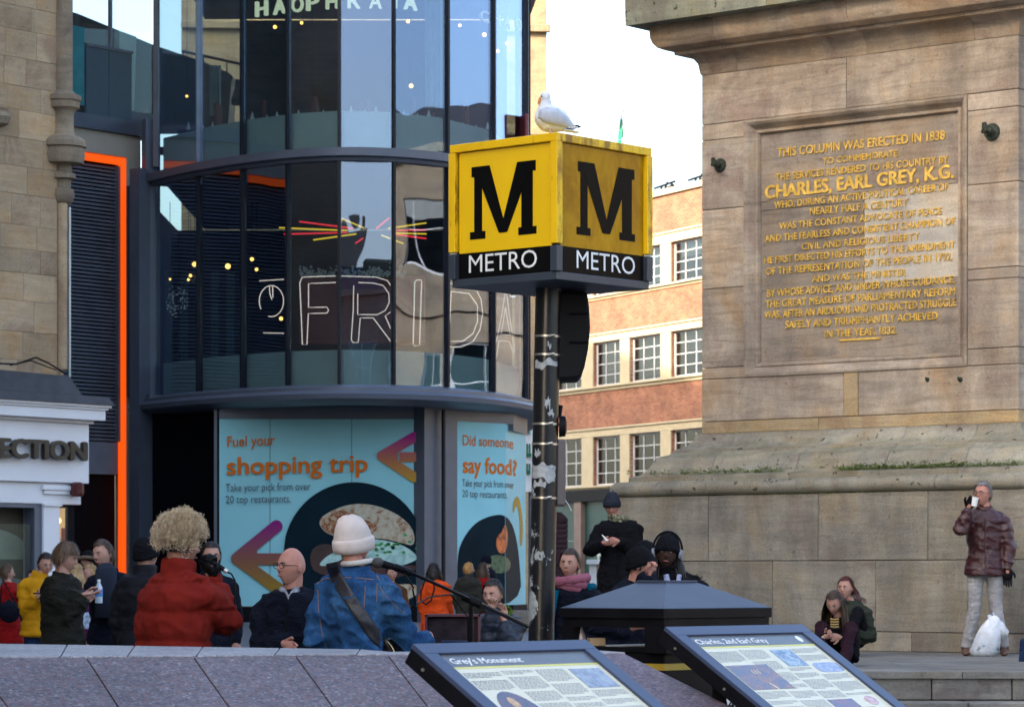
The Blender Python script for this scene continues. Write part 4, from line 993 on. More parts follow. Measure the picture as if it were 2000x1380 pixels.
# ================================================================== louvred wall with orange light strip
lu = V((.63, .777, 0)).normalized(); ln = V((.777, -.63, 0)).normalized(); LO_ = V((Xp(275, 54), 54, 0))
lw = thing('louvre_wall', 'stone framed louvre wall edged by a glowing orange strip', 'wall', (LO_.x, LO_.y, .78))
def lt(px, o=0): k = (px - CX) / F; A = LO_ + ln * o; return (k * A.y - A.x) / (lu.x - k * lu.y)
def lz(px, py, o=0): A = LO_ + ln * o + lu * lt(px, o); return Zp(py, A.y)
zt_ = lz(275, 268); zl_ = lz(243, 325)
L0 = -6.5
for (a, b, z0, z1, nm) in ((lt(248), lt(275), .78, lz(260, 800), 'cast_stone_pier'), (lt(248), lt(275), lz(260, 800), lz(260, 525), 'cast_stone_pier'), (lt(248), lt(275), lz(260, 525), zt_, 'cast_stone_pier')):
    q = MB(); q.obox(LO_, lu, ln, a, b, z0 + .004, z1 - .004, -.3, 0); q.build(nm, M['concrete'], lw, bevel=.006)
q = MB(); q.obox(LO_, lu, ln, L0, lt(248) - .004, lz(248, 308), zt_, -.3, 0); q.build('cast_stone_lintel', M['concrete'], lw, bevel=.006)
q = MB(); q.obox(LO_, lu, ln, lt(240), lt(247.5), .78, lz(248, 309), -.12, -.02); q.build('light_strip', M['orange_neon'], lw)
q = MB(); q.obox(LO_, lu, ln, L0, lt(240), lz(244, 322), lz(244, 309), -.12, -.02); q.build('light_strip', M['orange_neon'], lw)
q = MB(); q.obox(LO_, lu, ln, L0, lt(240) + .4, lz(200, 925), zt_ - .05, -.45, -.34); q.build('louvre_backing', M['black_void'], lw)
q = MB(); q.obox(LO_, lu, ln, lt(236), lt(240), lz(200, 860), zl_, -.28, -.06); q.build('louvre_jamb', M['louvre'], lw)
blade = None; zb_ = lz(200, 860); nbl = 72
q0 = MB(); q0.hexa([LO_ + lu * L0 + ln * -.28 + V((0, 0, .02)), LO_ + lu * lt(236) + ln * -.28 + V((0, 0, .02)), LO_ + lu * lt(236) + ln * -.12 + V((0, 0, -.025)), LO_ + lu * L0 + ln * -.12 + V((0, 0, -.025))],
                   [LO_ + lu * L0 + ln * -.28 + V((0, 0, .045)), LO_ + lu * lt(236) + ln * -.28 + V((0, 0, .045)), LO_ + lu * lt(236) + ln * -.12 + V((0, 0, .012)), LO_ + lu * L0 + ln * -.12 + V((0, 0, .012))])
for k in range(nbl):
    z = zb_ + (zl_ - zb_) * (k + .5) / nbl
    if blade is None: blade = q0.build('louvre_blade', M['louvre'], lw); b = blade
    else: b = blade.copy(); COL.objects.link(b)
    b.location = (0, 0, z); 
    if b is blade: pass
q = MB(); q.obox(LO_, lu, ln, L0, lt(238), lz(200, 925), lz(200, 862), -.3, -.1); q.build('grey_panel', mat('grey_panel', (.16, .19, .24), .5), lw)
q = MB(); q.obox(LO_, lu, ln, L0, lt(240), .78, lz(200, 925), -.22, -.2); q.build('recess_shade_sheet', M['black_void'], lw)  # shade under the louvres, put in as a near-black sheet
# upper terrace glazing over the louvre wall
q = MB(); q.obox(LO_, lu, ln, L0, lt(300), zt_, lz(250, 236), -.3, .08); q.build('steel_beam', M['steel'], lw)
tg = thing('terrace_glazing', 'glass screen and slate blue parapet of the terrace above the louvre wall', 'glazing', (LO_.x, LO_.y, zt_))
zg = lz(250, 236)
slate = mat('slate_blue_panel', (.055, .09, .12), .5, var=.06)
q = MB(); q.obox(LO_, lu, ln, lt(162), lt(206), zg, lz(205, 98), .04, .08); q.build('parapet_panel', slate, tg)
q = MB(); q.obox(LO_, lu, ln, lt(207), lt(251), zg, lz(251, 107), .04, .08); q.build('parapet_panel', slate, tg)
q = MB(); q.obox(LO_, lu, ln, lt(162), lt(253), lz(251, 107), lz(251, 107) + .05, .0, .1); q.build('parapet_cap', M['steel'], tg)
q = MB(); q.obox(LO_, lu, ln, lt(138), lt(160), lz(150, 205), lz(150, 53), .04, .06); q.build('teal_pane', mat('teal_glass', (.02, .16, .19), .1), tg)
for a, b in ((100, 224), (226, 306)):
    q = MB(); q.obox(LO_, lu, ln, lt(a), lt(b), zg, 12.6, -.14, -.12); q.build('glass_pane', M['glass_shop'], tg)
q = MB(); q.obox(LO_, lu, ln, lt(224), lt(226), zg, 12.6, -.17, -.08); q.build('mullion', M['steel_lite'], tg)
q = MB(); q.obox(LO_, lu, ln, lt(252), lt(300), zg, lz(270, 220), -.25, .05); q.build('sill_panel', M['steel'], tg)
# sloping dark roof edge seen through the glazing
rs_ = thing('sloping_roof', 'dark sloping roof edge seen through the upper terrace glass', 'roof', W(300, 240, 61))
q = MB(); q.prism([W(-200, -60, 61), W(150, 26, 61), W(228, 58, 61), W(300, 88, 61), W(400, 122, 61), W(448, 143, 61), W(455, 150, 61), W(452, 160, 61), W(445, 245, 61), W(-200, 245, 61)], (0, 1.2, 0)); q.build('roof_side', mat('roof_dark', (.004, .010, .012), .5, var=.5, vs=.7), rs_)
q = MB(); q.prism([W(233, 60, 60.9), W(266, 72, 60.9), W(262, 230, 60.9), W(233, 230, 60.9)], (0, .08, 0)); q.build('pale_post', mat('weathered_post', (.10, .15, .14), .7), rs_)
q = MB(); q.tube([W(355, 100, 60.5), W(478, 127, 60.5)], .03, 6); q.build('handrail', M['black_matt'], rs_)
for px, y0, y1 in ((397, 109, 140), (443, 119, 142), (358, 101, 105)):
    q = MB(); q.tube([W(px, y0, 60.5), W(px, y1 + 6, 60.5)], .012, 6); q.build('baluster', M['black_matt'], rs_)
q = MB(); q.lathe(W(464, 205, 60.5) - V((0, 0, .0)), [(.12, 0), (.13, .1), (.05, .35), (.04, .5)], 10); q.build('chimney_cowl', M['black_matt'], rs_)
# ================================================================== corner building on the left: shop below, ashlar above
su = V((.61, .792, 0)).normalized(); sn = V((.792, -.61, 0)).normalized()
SO = V((Xp(174, 45), 45, 0))
shop = thing('corner_shop_building', 'old sandstone corner building with a white painted shopfront below', 'building', (SO.x, SO.y, ground_z(45)))
def st(px, o=0, O=None): k = (px - CX) / F; A = (O or SO) + sn * o; return (k * A.y - A.x) / (su.x - k * su.y)
def sz(px, py, o=0): A = SO + sn * o + su * st(px, o); return Zp(py, A.y)
def sbox(px0, px1, z0, z1, d0, d1, mt, name, bevel=0, u0=None, u1=None):
    q = MB(); q.obox(SO, su, sn, st(px0) if u0 is None else u0, st(px1) if u1 is None else u1, z0, z1, d0, d1); return q.build(name, mt, shop, bevel=bevel)
# facade plane: o=0 is the face of the fascia board
ZF1, ZF0 = sz(174, 828), sz(174, 944)
UL = st(-260)
sbox(0, 0, ZF0, ZF1, -.9, 0, M['white_paint'], 'fascia_board', .01, UL, 0)
zc0, zc1 = sz(200, 830), sz(200, 806)
for k, (a, b, o) in enumerate(((ZF1, ZF1 + .05, .05), (ZF1 + .05, ZF1 + .2, .17), (ZF1 + .2, ZF1 + .235, .20), (ZF1 + .235, ZF1 + .275, .235))):
    sbox(0, 0, a + .001, b, -.9, o, M['white_paint'], 'cornice_moulding', .006, UL, o)
ZT = ZF1 + .276
q = MB(); q.hexa([SO + su * UL + sn * .27 + V((0, 0, ZT)), SO + su * .27 + sn * .27 + V((0, 0, ZT)), SO + su * .27 - sn * .9 + V((0, 0, ZT)), SO + su * UL - sn * .9 + V((0, 0, ZT))],
                 [SO + su * UL + sn * .2 + V((0, 0, ZT + .12)), SO + su * .2 + sn * .2 + V((0, 0, ZT + .12)), SO + su * .0 - sn * .8 + V((0, 0, ZT + .16)), SO + su * UL - sn * .8 + V((0, 0, ZT + .16))])
q.build('lead_flashing', M['lead'], shop)
q = MB(); ZL = ZT + .12; e = st(160)
q.hexa([SO + su * UL + sn * .05 + V((0, 0, ZL)), SO + su * e + sn * .05 + V((0, 0, ZL)), SO + su * e - sn * .9 + V((0, 0, ZL)), SO + su * UL - sn * .9 + V((0, 0, ZL))],
       [SO + su * UL - sn * .12 + V((0, 0, ZL + .36)), SO + su * (e - .12) - sn * .12 + V((0, 0, ZL + .30)), SO + su * (e - .12) - sn * .9 + V((0, 0, ZL + .30)), SO + su * UL - sn * .9 + V((0, 0, ZL + .36))])
q.build('lead_roof', M['lead'], shop, bevel=.03)
q = MB(); q.tube([SO + su * (UL + .3) + V((0, 0, ZL + .36)), SO + su * st(30) + V((0, 0, ZL + .40)), SO + su * st(70) + V((0, 0, ZL + .52)), SO + su * st(95) + V((0, 0, ZL + .45)), SO + su * st(125) + V((0, 0, ZL + .33))], .014, 5)
q.tube([SO + su * st(20) + V((0, 0, ZL + .38)), SO + su * st(60) + V((0, 0, ZL + .47)), SO + su * st(110) + V((0, 0, ZL + .36))], .01, 5); q.build('loose_cable', M['black_matt'], shop)
# lower fascia, capital, pilaster, corner
ZG0, ZG1 = sz(160, 985), ZF0
sbox(0, 0, ZG0, ZG1 - .004, -.9, -.07, M['white_paint'], 'lower_fascia', .01, UL, st(165))
z1_ = ZG1 - .01
for a, b, o0, x0, x1 in ((z1_ - .10, z1_ - .03, -.01, 86, 142), (z1_ - .16, z1_ - .10, -.03, 90, 139)):
    sbox(x0, x1, a, b, -.069, o0, M['white_paint'], 'pilaster_capital', .01)
sbox(90, 122, .6, ZG0 - .001, -.5, -.05, M['white_paint'], 'pilaster', .01)
sbox(88, 124, ZG0 - .03, ZG0 + .0, -.049, -.02, M['white_paint'], 'pilaster_necking')
# shop window left and the glazed door bay right
sbox(0, 0, .6, ZG0 - .3, -.14, -.13, M['glass_shop'], 'shop_window', 0, UL, st(76))
sbox(76, 90, .6, ZG0 - .001, -.3, -.09, M['steel'], 'window_post'); sbox(0, 0, ZG0 - .06, ZG0 - .002, -.3, -.09, M['steel'], 'window_head', 0, UL, st(76))
warm = emat('warm_shop_interior', (1, .55, .24), .13); cool = mat('shop_interior', (.16, .20, .20), .7, var=.5, vs=1.5)
sbox(0, 0, .6, ZG0 - .08, -1.6, -1.5, cool, 'shop_interior', 0, UL, st(80))
q = MB(); 
P0 = SO + su * st(52) - sn * .55
P0 = SO - sn * .46; q.prism([P0 + su * (st(-20, -.46) + (st(62, -.46) - st(-20, -.46)) * (math.cos(a_))) + V((0, 0, ZG0 - .80 + .44 * math.sin(a_))) for a_ in [i * math.pi / 20 for i in range(21)]], -sn * .03); q.build('awning_reflection', mat('awning_reflection_pale', (.36, .37, .27), .7), shop)  # awning's reflection in the shop window, built as a solid pale half disc
sbox(0, 66, ZG0 - .98, ZG0 - .78, -.5, -.48, mat('awning_reflection_cream', (.60, .58, .42), .7), 'awning_reflection_edge', 0, UL)  # lower edge of the reflected awning, painted as a cream strip
for a, b in ((0, 8), (30, 42)): sbox(a, b, .6, ZG0 - .98, -.7, -.65, M['steel_dark'], 'display_post')
sbox(10, 28, .6, ZG0 - 1.0, -1.0, -.98, mat('pale_display', (.4, .45, .44), .7), 'display_panel')
sbox(44, 66, .6, ZG0 - 1.0, -1.0, -.98, mat('pale_display', (.4, .45, .44), .7), 'display_panel')
sbox(122, 146, .6, ZG0 - .05, -.22, -.20, warm, 'lit_interior'); sbox(122, 146, .6, ZG0 - .03, -.16, -.15, M['glass_shop'], 'side_window')
sbox(146, 164, .6, ZG0 - .01, -.6, -.2, M['black_void'], 'door_frame')
q = MB(); q.ball(SO + su * st(131) - sn * .19 + V((0, 0, sz(131, 1016))), .05, nu=8, nv=6); q.build('ceiling_spot', M['lamp'], shop)
sbox(128, 136, .8, sz(131, 1050), -.195, -.185, mat('teal_card', (.2, .4, .42), .6), 'display_card'); sbox(138, 145, .8, sz(131, 1030), -.195, -.185, mat('red_card', (.4, .06, .04), .6), 'display_card')
# lettering, solid bronze
w0, w1 = st(-168), st(158.5); A = SO + su * w0 + sn * .05; q = MB()
put_text(q, 'CONNECTION', A + V((0, 0, sz(158, 899))), su, V((0, 0, 1)), w1 - w0, .258, .05, lift=sn * .07); o = q.build('shop_lettering', mat('dark_bronze', (.022, .016, .009), .4, .1), shop)
# alarm box
al = thing('alarm_box', 'small dark red alarm box on the white shop fascia', 'alarm', SO + su * st(147) + V((0, 0, sz(147, 956))))
P0 = SO + su * st(147) + sn * .04 + V((0, 0, sz(147, 956))); q = MB(); q.lathe((0, 0, 0), [(.075, -.10), (.10, -.06), (.10, .08), (.06, .11)], 8); rot = sn.to_track_quat('X', 'Z').to_matrix()
q.v = [P0 + rot @ v for v in q.v]; q.build('casing', mat('dark_red_plastic', (.07, .012, .012), .4), al)
# ashlar above
AZ0 = ZL + .1
AO = SO - sn * .35
def au(px): return st(px, 0, AO)
hgt = .405; ra = random.Random(21); z = AZ0; edge = au(112)
q = MB(); q.obox(AO, su, sn, au(-260), edge, .7, 21, -6, -.12); q.build('inner_wall', M['mortar'], shop)
row = 0
while z < 12.6:
    h = hgt * ra.choice([.85, 1, 1, 1.1]); x = edge; row += 1; first = True
    while x > au(-120):
        L = ra.uniform(.36, .78); L = L * .6 if (first and row % 2) else L; first = False
        q = MB(); q.obox(AO, su, sn, x - L + .0015, x - .0015, z + .0015, z + h - .0015, -.118, ra.uniform(-.002, .004)); q.build('ashlar_block', M['left_stone'], shop, bevel=.004); x -= L
    z += h
q = MB(); q.obox(AO, su, sn, au(-260), edge, z, 22, -.118, 0); q.build('upper_wall', M['left_stone'], shop)
# return pier behind the colonnette + reveal, rain pipe and cable
q = MB(); q.obox(AO, su, sn, edge + .003, au(140), AZ0, 21, -6, -.16); q.build('return_wall', M['left_stone'], shop)
# colonnette with rings
cc = AO + su * au(124) - sn * .02; Dc = cc.y
def cw(h): return h / F * Dc
def cy(y): return Zp(y, Dc)
pr = [(9, -700), (9, 425), ] 
prof = [(12, 400), (19, 395), (24, 382), (22, 370), (16, 368), (17, 352), (26, 349), (25, 340), (18, 336), (18, 322), (40, 320), (44, 305), (42, 290), (47, 288), (46, 278), (38, 270), (26, 266), (22, 258), (22, 222), (26, 216), (33, 212), (34, 200), (37, 197), (36, 188), (26, 184), (20, 178), (20, 0), (20, -200)]
q = MB(); q.lathe((cc.x, cc.y, 0), [(cw(r), cy(y)) for r, y in prof], 28); q.build('corner_colonnette', M['left_mould'], shop, auto=35)
q = MB(); q.tube([(cc.x + .0, cc.y - .04, cy(722)), (cc.x + .0, cc.y - .04, cy(398))], cw(11), 10); q.build('lower_shaft', M['left_stone'], shop, auto=40)
q = MB(); P0 = cc + su * .03 + sn * .12; q.tube([P0 + V((0, 0, cy(720))), P0 + V((0, 0, cy(405)))], .014, 6); q.build('cable_conduit', M['white_frame'], shop)
q = MB(); P0 = AO + su * au(134) + sn * .02; q.box((P0.x, P0.y, (cy(735) + cy(405)) / 2), (.03, .03, cy(405) - cy(735)), .6); q.build('pale_trim', mat('pale_green_trim', (.42, .56, .52), .4), shop)
q = MB(); q.lathe((AO + su * au(0)).to_tuple()[:2] + (0,), [(.02, cy(268)), (.12, cy(262)), (.16, cy(248)), (.10, cy(238)), (.12, cy(232)), (.02, cy(226))], 16); q.build('carved_boss', M['left_mould'], shop, auto=35)

# ================================================================== buildings round the square (seen in the glass and casting the shade)
grey_stone = sandstone('terrace_stone', (.22, .18, .13), (.32, .27, .19), streak=.2, rnd=.02)
def terrace(label, A, B, H, z0=0, mt=None, depth=8, nb=None, storeys=None, chim=True, gz=None):
    A = V((A[0], A[1], 0)); B = V((B[0], B[1], 0)); u = (B - A).normalized(); n = V((u.y, -u.x, 0)); L = (B - A).length
    nb = nb or max(2, int(L / 3.2)); p = L / nb; st_ = storeys or int(H / 4)
    cols = [(p * (k + .3), p * (k + .7)) for k in range(nb)]; hs = H / st_
    rows = [(z0 + hs * (i + .25), z0 + hs * (i + .75)) for i in range(st_)]
    t = facade('terrace_building', label, 'building', A, u, n, 0, L, z0 - 1, z0 + H, cols, rows, mt or grey_stone, M['white_frame'], M['glass_win'], 2, 2, back=.1, fr=.07)
    q = MB(); q.obox(A, u, n, 0, L, z0 - 1, z0 + H - .1, -depth, -.46); q.build('building_mass', mt or grey_stone, t)
    q = MB()
    for i in range(st_): q.obox(A, u, n, -.05, L + .05, z0 + hs * i - .12, z0 + hs * i + .12, .002, .18)
    q.obox(A, u, n, -.2, L + .2, z0 + H, z0 + H + .35, -.5, .45); q.build('string_course', mt or grey_stone, t)
    q = MB(); q.hexa([A + u * 0 - n * .3 + V((0, 0, z0 + H + .35)), B - n * .3 + V((0, 0, z0 + H + .35)), B - n * depth + V((0, 0, z0 + H + .35)), A - n * depth + V((0, 0, z0 + H + .35))],
                     [A - n * 2.5 + V((0, 0, z0 + H + 2)), B - n * 2.5 + V((0, 0, z0 + H + 2)), B - n * (depth - 2) + V((0, 0, z0 + H + 2)), A - n * (depth - 2) + V((0, 0, z0 + H + 2))]); q.build('roof', M['lead'], t)
    if chim:
        for k in range(max(1, int(L / 9))):
            q = MB(); P = A + u * (4 + k * 9) - n * 3; q.box((P.x, P.y, z0 + H + 2.2), (1.9, .9, 3.6), math.atan2(u.y, u.x)); 
            for j in range(4): q.tube([(P.x + u.x * (j * .42 - .63), P.y + u.y * (j * .42 - .63), z0 + H + 4), (P.x + u.x * (j * .42 - .63), P.y + u.y * (j * .42 - .63), z0 + H + 4.7)], .14, 8)
            q.build('chimney', M['brick'], t)
    return t
terrace('sandstone terrace along the left side of the square', (-13.5, -8), (-13.5, 64), 19, nb=20, chim=False)
terrace('sandstone terrace behind the photographer, left half', (13, -44), (-13.5, -44), 19)
terrace('low roofed terrace with chimneys behind the photographer', (34, -44), (13.2, -44), 14.5)
terrace('dark sandstone terrace right of the square', (47, 44), (47, 12), 0.1 + 15, z0=.3)
terrace('sunlit sandstone terrace right of the monument', (19, 100), (41, 54), 13, z0=.78)
terrace('tall block beyond the left corner shading the street', (-24, 62), (-24, 110), 23, z0=.78, chim=False)

# ================================================================== foreground granite wall
gw = thing('granite_wall', 'low purple granite parapet wall with sloping face and pale coping', 'wall', (0, 15.5, 0))
GT = 1.115
GA = W(-120, 1284.8, (CZ - GT) * F / 154.8); GB = W(1222, 1275, (CZ - GT) * F / 145); GA.z = GB.z = GT
gu = (GB - GA).normalized(); gv0 = V((gu.y, -gu.x, 0)); sl_ = math.atan(.29)
gv = (gv0 * math.cos(sl_) + V((0, 0, -math.sin(sl_)))).normalized(); gn = gu.cross(gv) * -1
if gn.z < 0: gn = -gn
def gpt(px, py): return ray_plane(px, py, GA, gn)
joints = [(-60, 1284, 40, 1400), (168, 1285, 251, 1400), (377, 1285, 469, 1400), (577, 1284, 672, 1400), (757, 1281, 860, 1400), (975, 1279, 1085, 1400)]
topE = lambda px: GA + gu * ((gpt(px, HY + 1) - GA).dot(gu) if False else 0)
def on_top(px):
    k = (px - CX) / F; t = (k * GA.y - GA.x) / (gu.x - k * gu.y); return GA + gu * t
prev = None
ends = [( on_top(a), gpt(c, 1410)) for a, b, c, d in joints] + [(on_top(1220), gpt(1492, 1410))]
ends = [(on_top(-300), gpt(-200, 1410))] + ends
for i in range(len(ends) - 1):
    (a0, b0), (a1, b1) = ends[i], ends[i + 1]; g = gu * .0035
    t_ = -gn * .06; q = MB(); q.hexa([b0 + g + t_, b1 - g + t_, a1 - g + t_, a0 + g + t_], [b0 + g, b1 - g, a1 - g, a0 + g])
    q.build('granite_slab', M['granite_r'] if i == len(ends) - 2 else M['granite'], gw, bevel=.003)
# core under the slabs
q = MB(); a0, b0 = ends[0]; a1, b1 = ends[-1]; dz = V((0, 0, -.075)); zb0 = lambda p: V((p.x, p.y, 0))
bk = -gv0 * .9
q.hexa([zb0(b0), zb0(b1), zb0(a1 + bk), zb0(a0 + bk)], [b0 + dz, b1 + dz, a1 + dz + bk, a0 + dz + bk]); q.build('wall_core', M['mortar'], gw)
# coping: pale granite blocks, back edge a little higher
def back(px):
    py = 1256 + (1268.5 - 1256) * (px / 800); D = 16.25; P = W(px, py, D); return P
cj = [(-200, -170), (-60, -45), (118, 131), (249, 263), (383, 396), (536, 546), (696, 703), (806, 812), (960, 966), (1100, 1104), (1222, 1222)]
for (a, a2), (b, b2) in zip(cj[:-1], cj[1:]):
    p0, p1 = on_top(a) + V((0, 0, .006)), on_top(b) + V((0, 0, .006)); r0, r1 = back(min(a2, 860) if a2 <= 860 else 860), back(min(b2, 860))
    if a2 >= 806: r0 = p0 - gv0 * .45 + V((0, 0, .0))
    if b2 > 806: r1 = p1 - gv0 * .45
    g = gu * .003; q = MB(); d_ = V((0, 0, -.16)); q.hexa([p0 + g + d_, p1 - g + d_, r1 - g + d_, r0 + g + d_], [p0 + g, p1 - g, r1 - g, r0 + g]); q.build('coping_stone', M['granite_top'], gw, bevel=.004)

# ================================================================== information panels
frame_blue = mat('blue_grey_powder_coat', (.045, .062, .115), .4, .1, var=.06, spec=.35)
board = mat('printed_board', (.68, .64, .47), .3, var=.03, coat=.1, spec=.3)
head = mat('grey_title_band', (.11, .12, .135), .25, coat=.1, spec=.3); ylw = mat('yellow_rule', (.62, .56, .10), .3)
tg_ = mat('print_grey_text', (.20, .20, .20), .4); tdark = mat('print_dark_text', (.11, .12, .13), .4)
def photo(name, c1, c2, sc=14, st=(.4, .6)):
    m, nt, b = newmat(name); n = _noise(nt, _pos(nt, (1, 1, 2)), sc, 5, .7); nt.links.new(_ramp(nt, n, [(st[0], c1), (st[1], c2)]), b.inputs['Base Color']); b.inputs['Roughness'].default_value = .2; b.inputs['Coat Weight'].default_value = .4; return m
pu = V((.64, .77, 0)).normalized(); ph = V((.77, -.64, 0)).normalized(); tl = R(33); pv = ph * math.cos(tl) + V((0, 0, -math.sin(tl))); pn = pu.cross(pv) * -1
if pn.z < 0: pn = -pn
def info(label, tlp, trp, D, title, tx, width_title, pics, seed):
    A = W(*tlp, D)
    # right end: on the ray of trp, along pu
    k = (trp[0] - CX) / F; wid = (k * A.y - A.x) / (pu.x - k * pu.y); Hh = 1.05 * wid * .72
    t = thing('information_panel', label, 'information board', (A.x, A.y, 0))
    r_ = random.Random(seed)
    P = lambda x, y, o=0: A + pu * x + pv * y + pn * o
    def slabq(x0, x1, y0, y1, o0, o1, mt, name, bevel=0):
        q = MB(); q.hexa([P(x0, y0, o0), P(x1, y0, o0), P(x1, y1, o0), P(x0, y1, o0)], [P(x0, y0, o1), P(x1, y0, o1), P(x1, y1, o1), P(x0, y1, o1)]); return q.build(name, mt, t, bevel=bevel)
    Hh = wid * .78; e = wid * .075; et = wid * .062
    slabq(0, wid, 0, et, -.02, 0, frame_blue, 'frame_rail', .002); slabq(0, wid, Hh - et, Hh, -.02, 0, frame_blue, 'frame_rail', .002)
    slabq(0, e, et + .001, Hh - et - .001, -.02, 0, frame_blue, 'frame_rail', .002); slabq(wid - e, wid, et + .001, Hh - et - .001, -.02, 0, frame_blue, 'frame_rail', .002)
    slabq(.002, wid - .002, .002, Hh - .002, -.09, -.021, M['black'], 'tray', .004)
    slabq(e + .001, wid - e - .001, et + .001, Hh - et - .001, -.02, -.012, board, 'printed_sheet')
    x0, x1, y0, y1 = e + .003, wid - e - .003, et + .003, Hh - et - .003; bw = x1 - x0; bh = y1 - y0
    slabq(x0, x1, y0, y0 + bh * .115, -.0119, -.011, head, 'title_band'); slabq(x0, x1, y0 + bh * .116, y0 + bh * .133, -.0119, -.011, ylw, 'yellow_rule')
    q = MB(); put_text(q, title, P(x0 + bw * tx, y0 + bh * .088, -.0105), pu, -pv, bw * width_title, bh * .052, .03); q.build('title_lettering', M['sign_white'], t)
    # text columns
    q = MB(); q2 = MB(); cols_ = [(.03, .27), (.29, .50), (.52, .72), (.74, .97)]
    for ci, (ca, cb) in enumerate(cols_):
        y = .165 + (.0 if ci else .01)
        while y < .96:
            blk = r_.randint(3, 9)
            for j in range(blk):
                if y > .96: break
                a_, b_ = x0 + bw * ca, x0 + bw * (cb if j < blk - 1 else ca + (cb - ca) * r_.uniform(.4, .9)); yy = y0 + bh * y
                cx_ = (ca + cb) / 2
                if not any(px0 - .01 < cx_ < px1 + .01 and py0 - .015 < y < py1 + .015 for px0, px1, py0, py1, *_ in pics):
                    # a line of print is a row of short words
                    x = a_
                    while x < b_:
                        wl = r_.uniform(.008, .03); tgt = q2 if (ci == 0 and y < .27) else q
                        x2 = min(x + wl, b_); tgt.add([P(x, yy, -.0115), P(x2, yy, -.0115), P(x2, yy + bh * .0066, -.0115), P(x, yy + bh * .0066, -.0115)], [(0, 1, 2, 3)]); x = x2 + .005
                y += .0135
            y += .022
    q.build('small_print', tg_, t, kind='stuff'); q2.build('intro_print', tdark, t, kind='stuff')
    for px0, px1, py0, py1, mt, shp in pics:
        q = MB()
        if shp == 'o': pts = [P(x0 + bw * ((px0 + px1) / 2 + (px1 - px0) / 2 * math.cos(a)), y0 + bh * ((py0 + py1) / 2 + (py1 - py0) / 2 * math.sin(a)), -.0112) for a in [i * math.pi / 14 for i in range(28)]]
        elif shp == 'b': pts = [P(x0 + bw * ((px0 + px1) / 2 + (px1 - px0) / 2 * math.copysign(abs(math.cos(a)) ** .5, math.cos(a))), y0 + bh * ((py0 + py1) / 2 + (py1 - py0) / 2 * math.copysign(abs(math.sin(a)) ** .5, math.sin(a))), -.0112) for a in [i * math.pi / 14 for i in range(28)]]
        else: pts = [P(x0 + bw * x, y0 + bh * y, -.0112) for x, y in ((px0, py0), (px1, py0), (px1, py1), (px0, py1))]
        q.prism(pts, pn * .0006); q.build('printed_picture', mt, t)
    # studs on the tray side and supporting legs
    q = MB()
    for y in (.12, .5, .85):
        c = P(-.001, Hh * y, -.055); q.tube([c, c - pu * .006], .007, 8)
    q.build('stud', M['metal'], t)
    for x in (.12, .88):
        a = P(wid * x, Hh * .35, -.09); q = MB(); q.tube([a, V((a.x, a.y, 0))], .045, 4, side=pu); q.build('leg', M['black'], t)
    return t, P, x0, y0, bw, bh
ph_s = photo('spire_photo', (.30, .33, .36), (.14, .16, .22)); ph_b = photo('blue_sky_photo', (.10, .30, .50), (.30, .45, .52), 5); ph_p = photo('portrait_print', (.035, .03, .07), (.10, .03, .05), 9)
ph_h = photo('silhouette_photo', (.05, .05, .055), (.50, .52, .5), 7, (.50, .53)); ph_l = photo('dark_hall_print', (.05, .045, .10), (.22, .08, .04), 11); ph_g = photo('plan_print', (.16, .20, .33), (.30, .34, .44), 30)
ph_r = photo('red_crest_print', (.45, .12, .09), (.55, .4, .35), 30); ph_d = photo('figure_print', (.03, .04, .12), (.20, .03, .05), 10); ph_c = photo('blue_view_print', (.05, .10, .20), (.30, .38, .42), 16)
t1 = info("tilted blue framed information panel headed Grey's Monument", (806, 1256), (1145, 1246), 12.2, "Grey's Monument", .04, .47,
     [(.03, .28, .36, .82, ph_p, 'o'), (.75, .97, .17, .36, ph_s, 'r'), (.56, .77, .55, .86, ph_b, 'r'), (.31, .45, .56, .9, ph_h, 'o')], 1)
t2 = info("tilted blue framed information panel headed Charles, 2nd Earl Grey", (1299, 1223), (1567, 1217), 15.4, "Charles, 2nd Earl Grey", .03, .60,
     [(.03, .38, .33, .60, ph_l, 'r'), (.55, .73, .17, .36, ph_c, 'r'), (.76, .99, .33, .44, ph_g, 'b'), (.52, .74, .74, 1.0, ph_d, 'r'), (.84, .94, .72, .82, ph_r, 'o')], 2)
skin_p = mat('painted_face', (.50, .30, .14), .3, var=.3, vs=30)
tt, P, x0, y0, bw, bh = t1
q = MB(); q.prism([P(x0 + bw * (.145 + .028 * math.cos(a)), y0 + bh * (.47 + .055 * math.sin(a)), -.0104) for a in [i * .5236 for i in range(12)]], pn * .0004)
q.prism([P(x0 + bw * x, y0 + bh * y, -.0104) for x, y in ((.125, .53), (.165, .53), (.18, .60), (.15, .64), (.12, .6))], pn * .0004); q.build('portrait_face', skin_p, tt)
q = MB(); q.prism([P(x0 + bw * x, y0 + bh * y, -.0104) for x, y in ((.66, .55), (.672, .55), (.69, .86), (.65, .86))], pn * .0004); q.prism([P(x0 + bw * x, y0 + bh * y, -.0104) for x, y in ((.56, .74), (.77, .70), (.77, .86), (.56, .86))], pn * .0003); q.build('column_silhouette', ph_d, tt)
q = MB(); q.prism([P(x0 + bw * x, y0 + bh * y, -.0104) for x, y in ((.855, .18), (.86, .18), (.875, .36), (.85, .36))], pn * .0004); q.build('spire_silhouette', ph_g, tt)
tt, P, x0, y0, bw, bh = t2
q = MB(); q.prism([P(x0 + bw * (.925 + .022 * math.cos(a)), y0 + bh * (.055 + .036 * math.sin(a)), -.0104) for a in [i * .5236 for i in range(12)]], pn * .0004); q.build('round_emblem', M['sign_white'], tt)
q = MB()
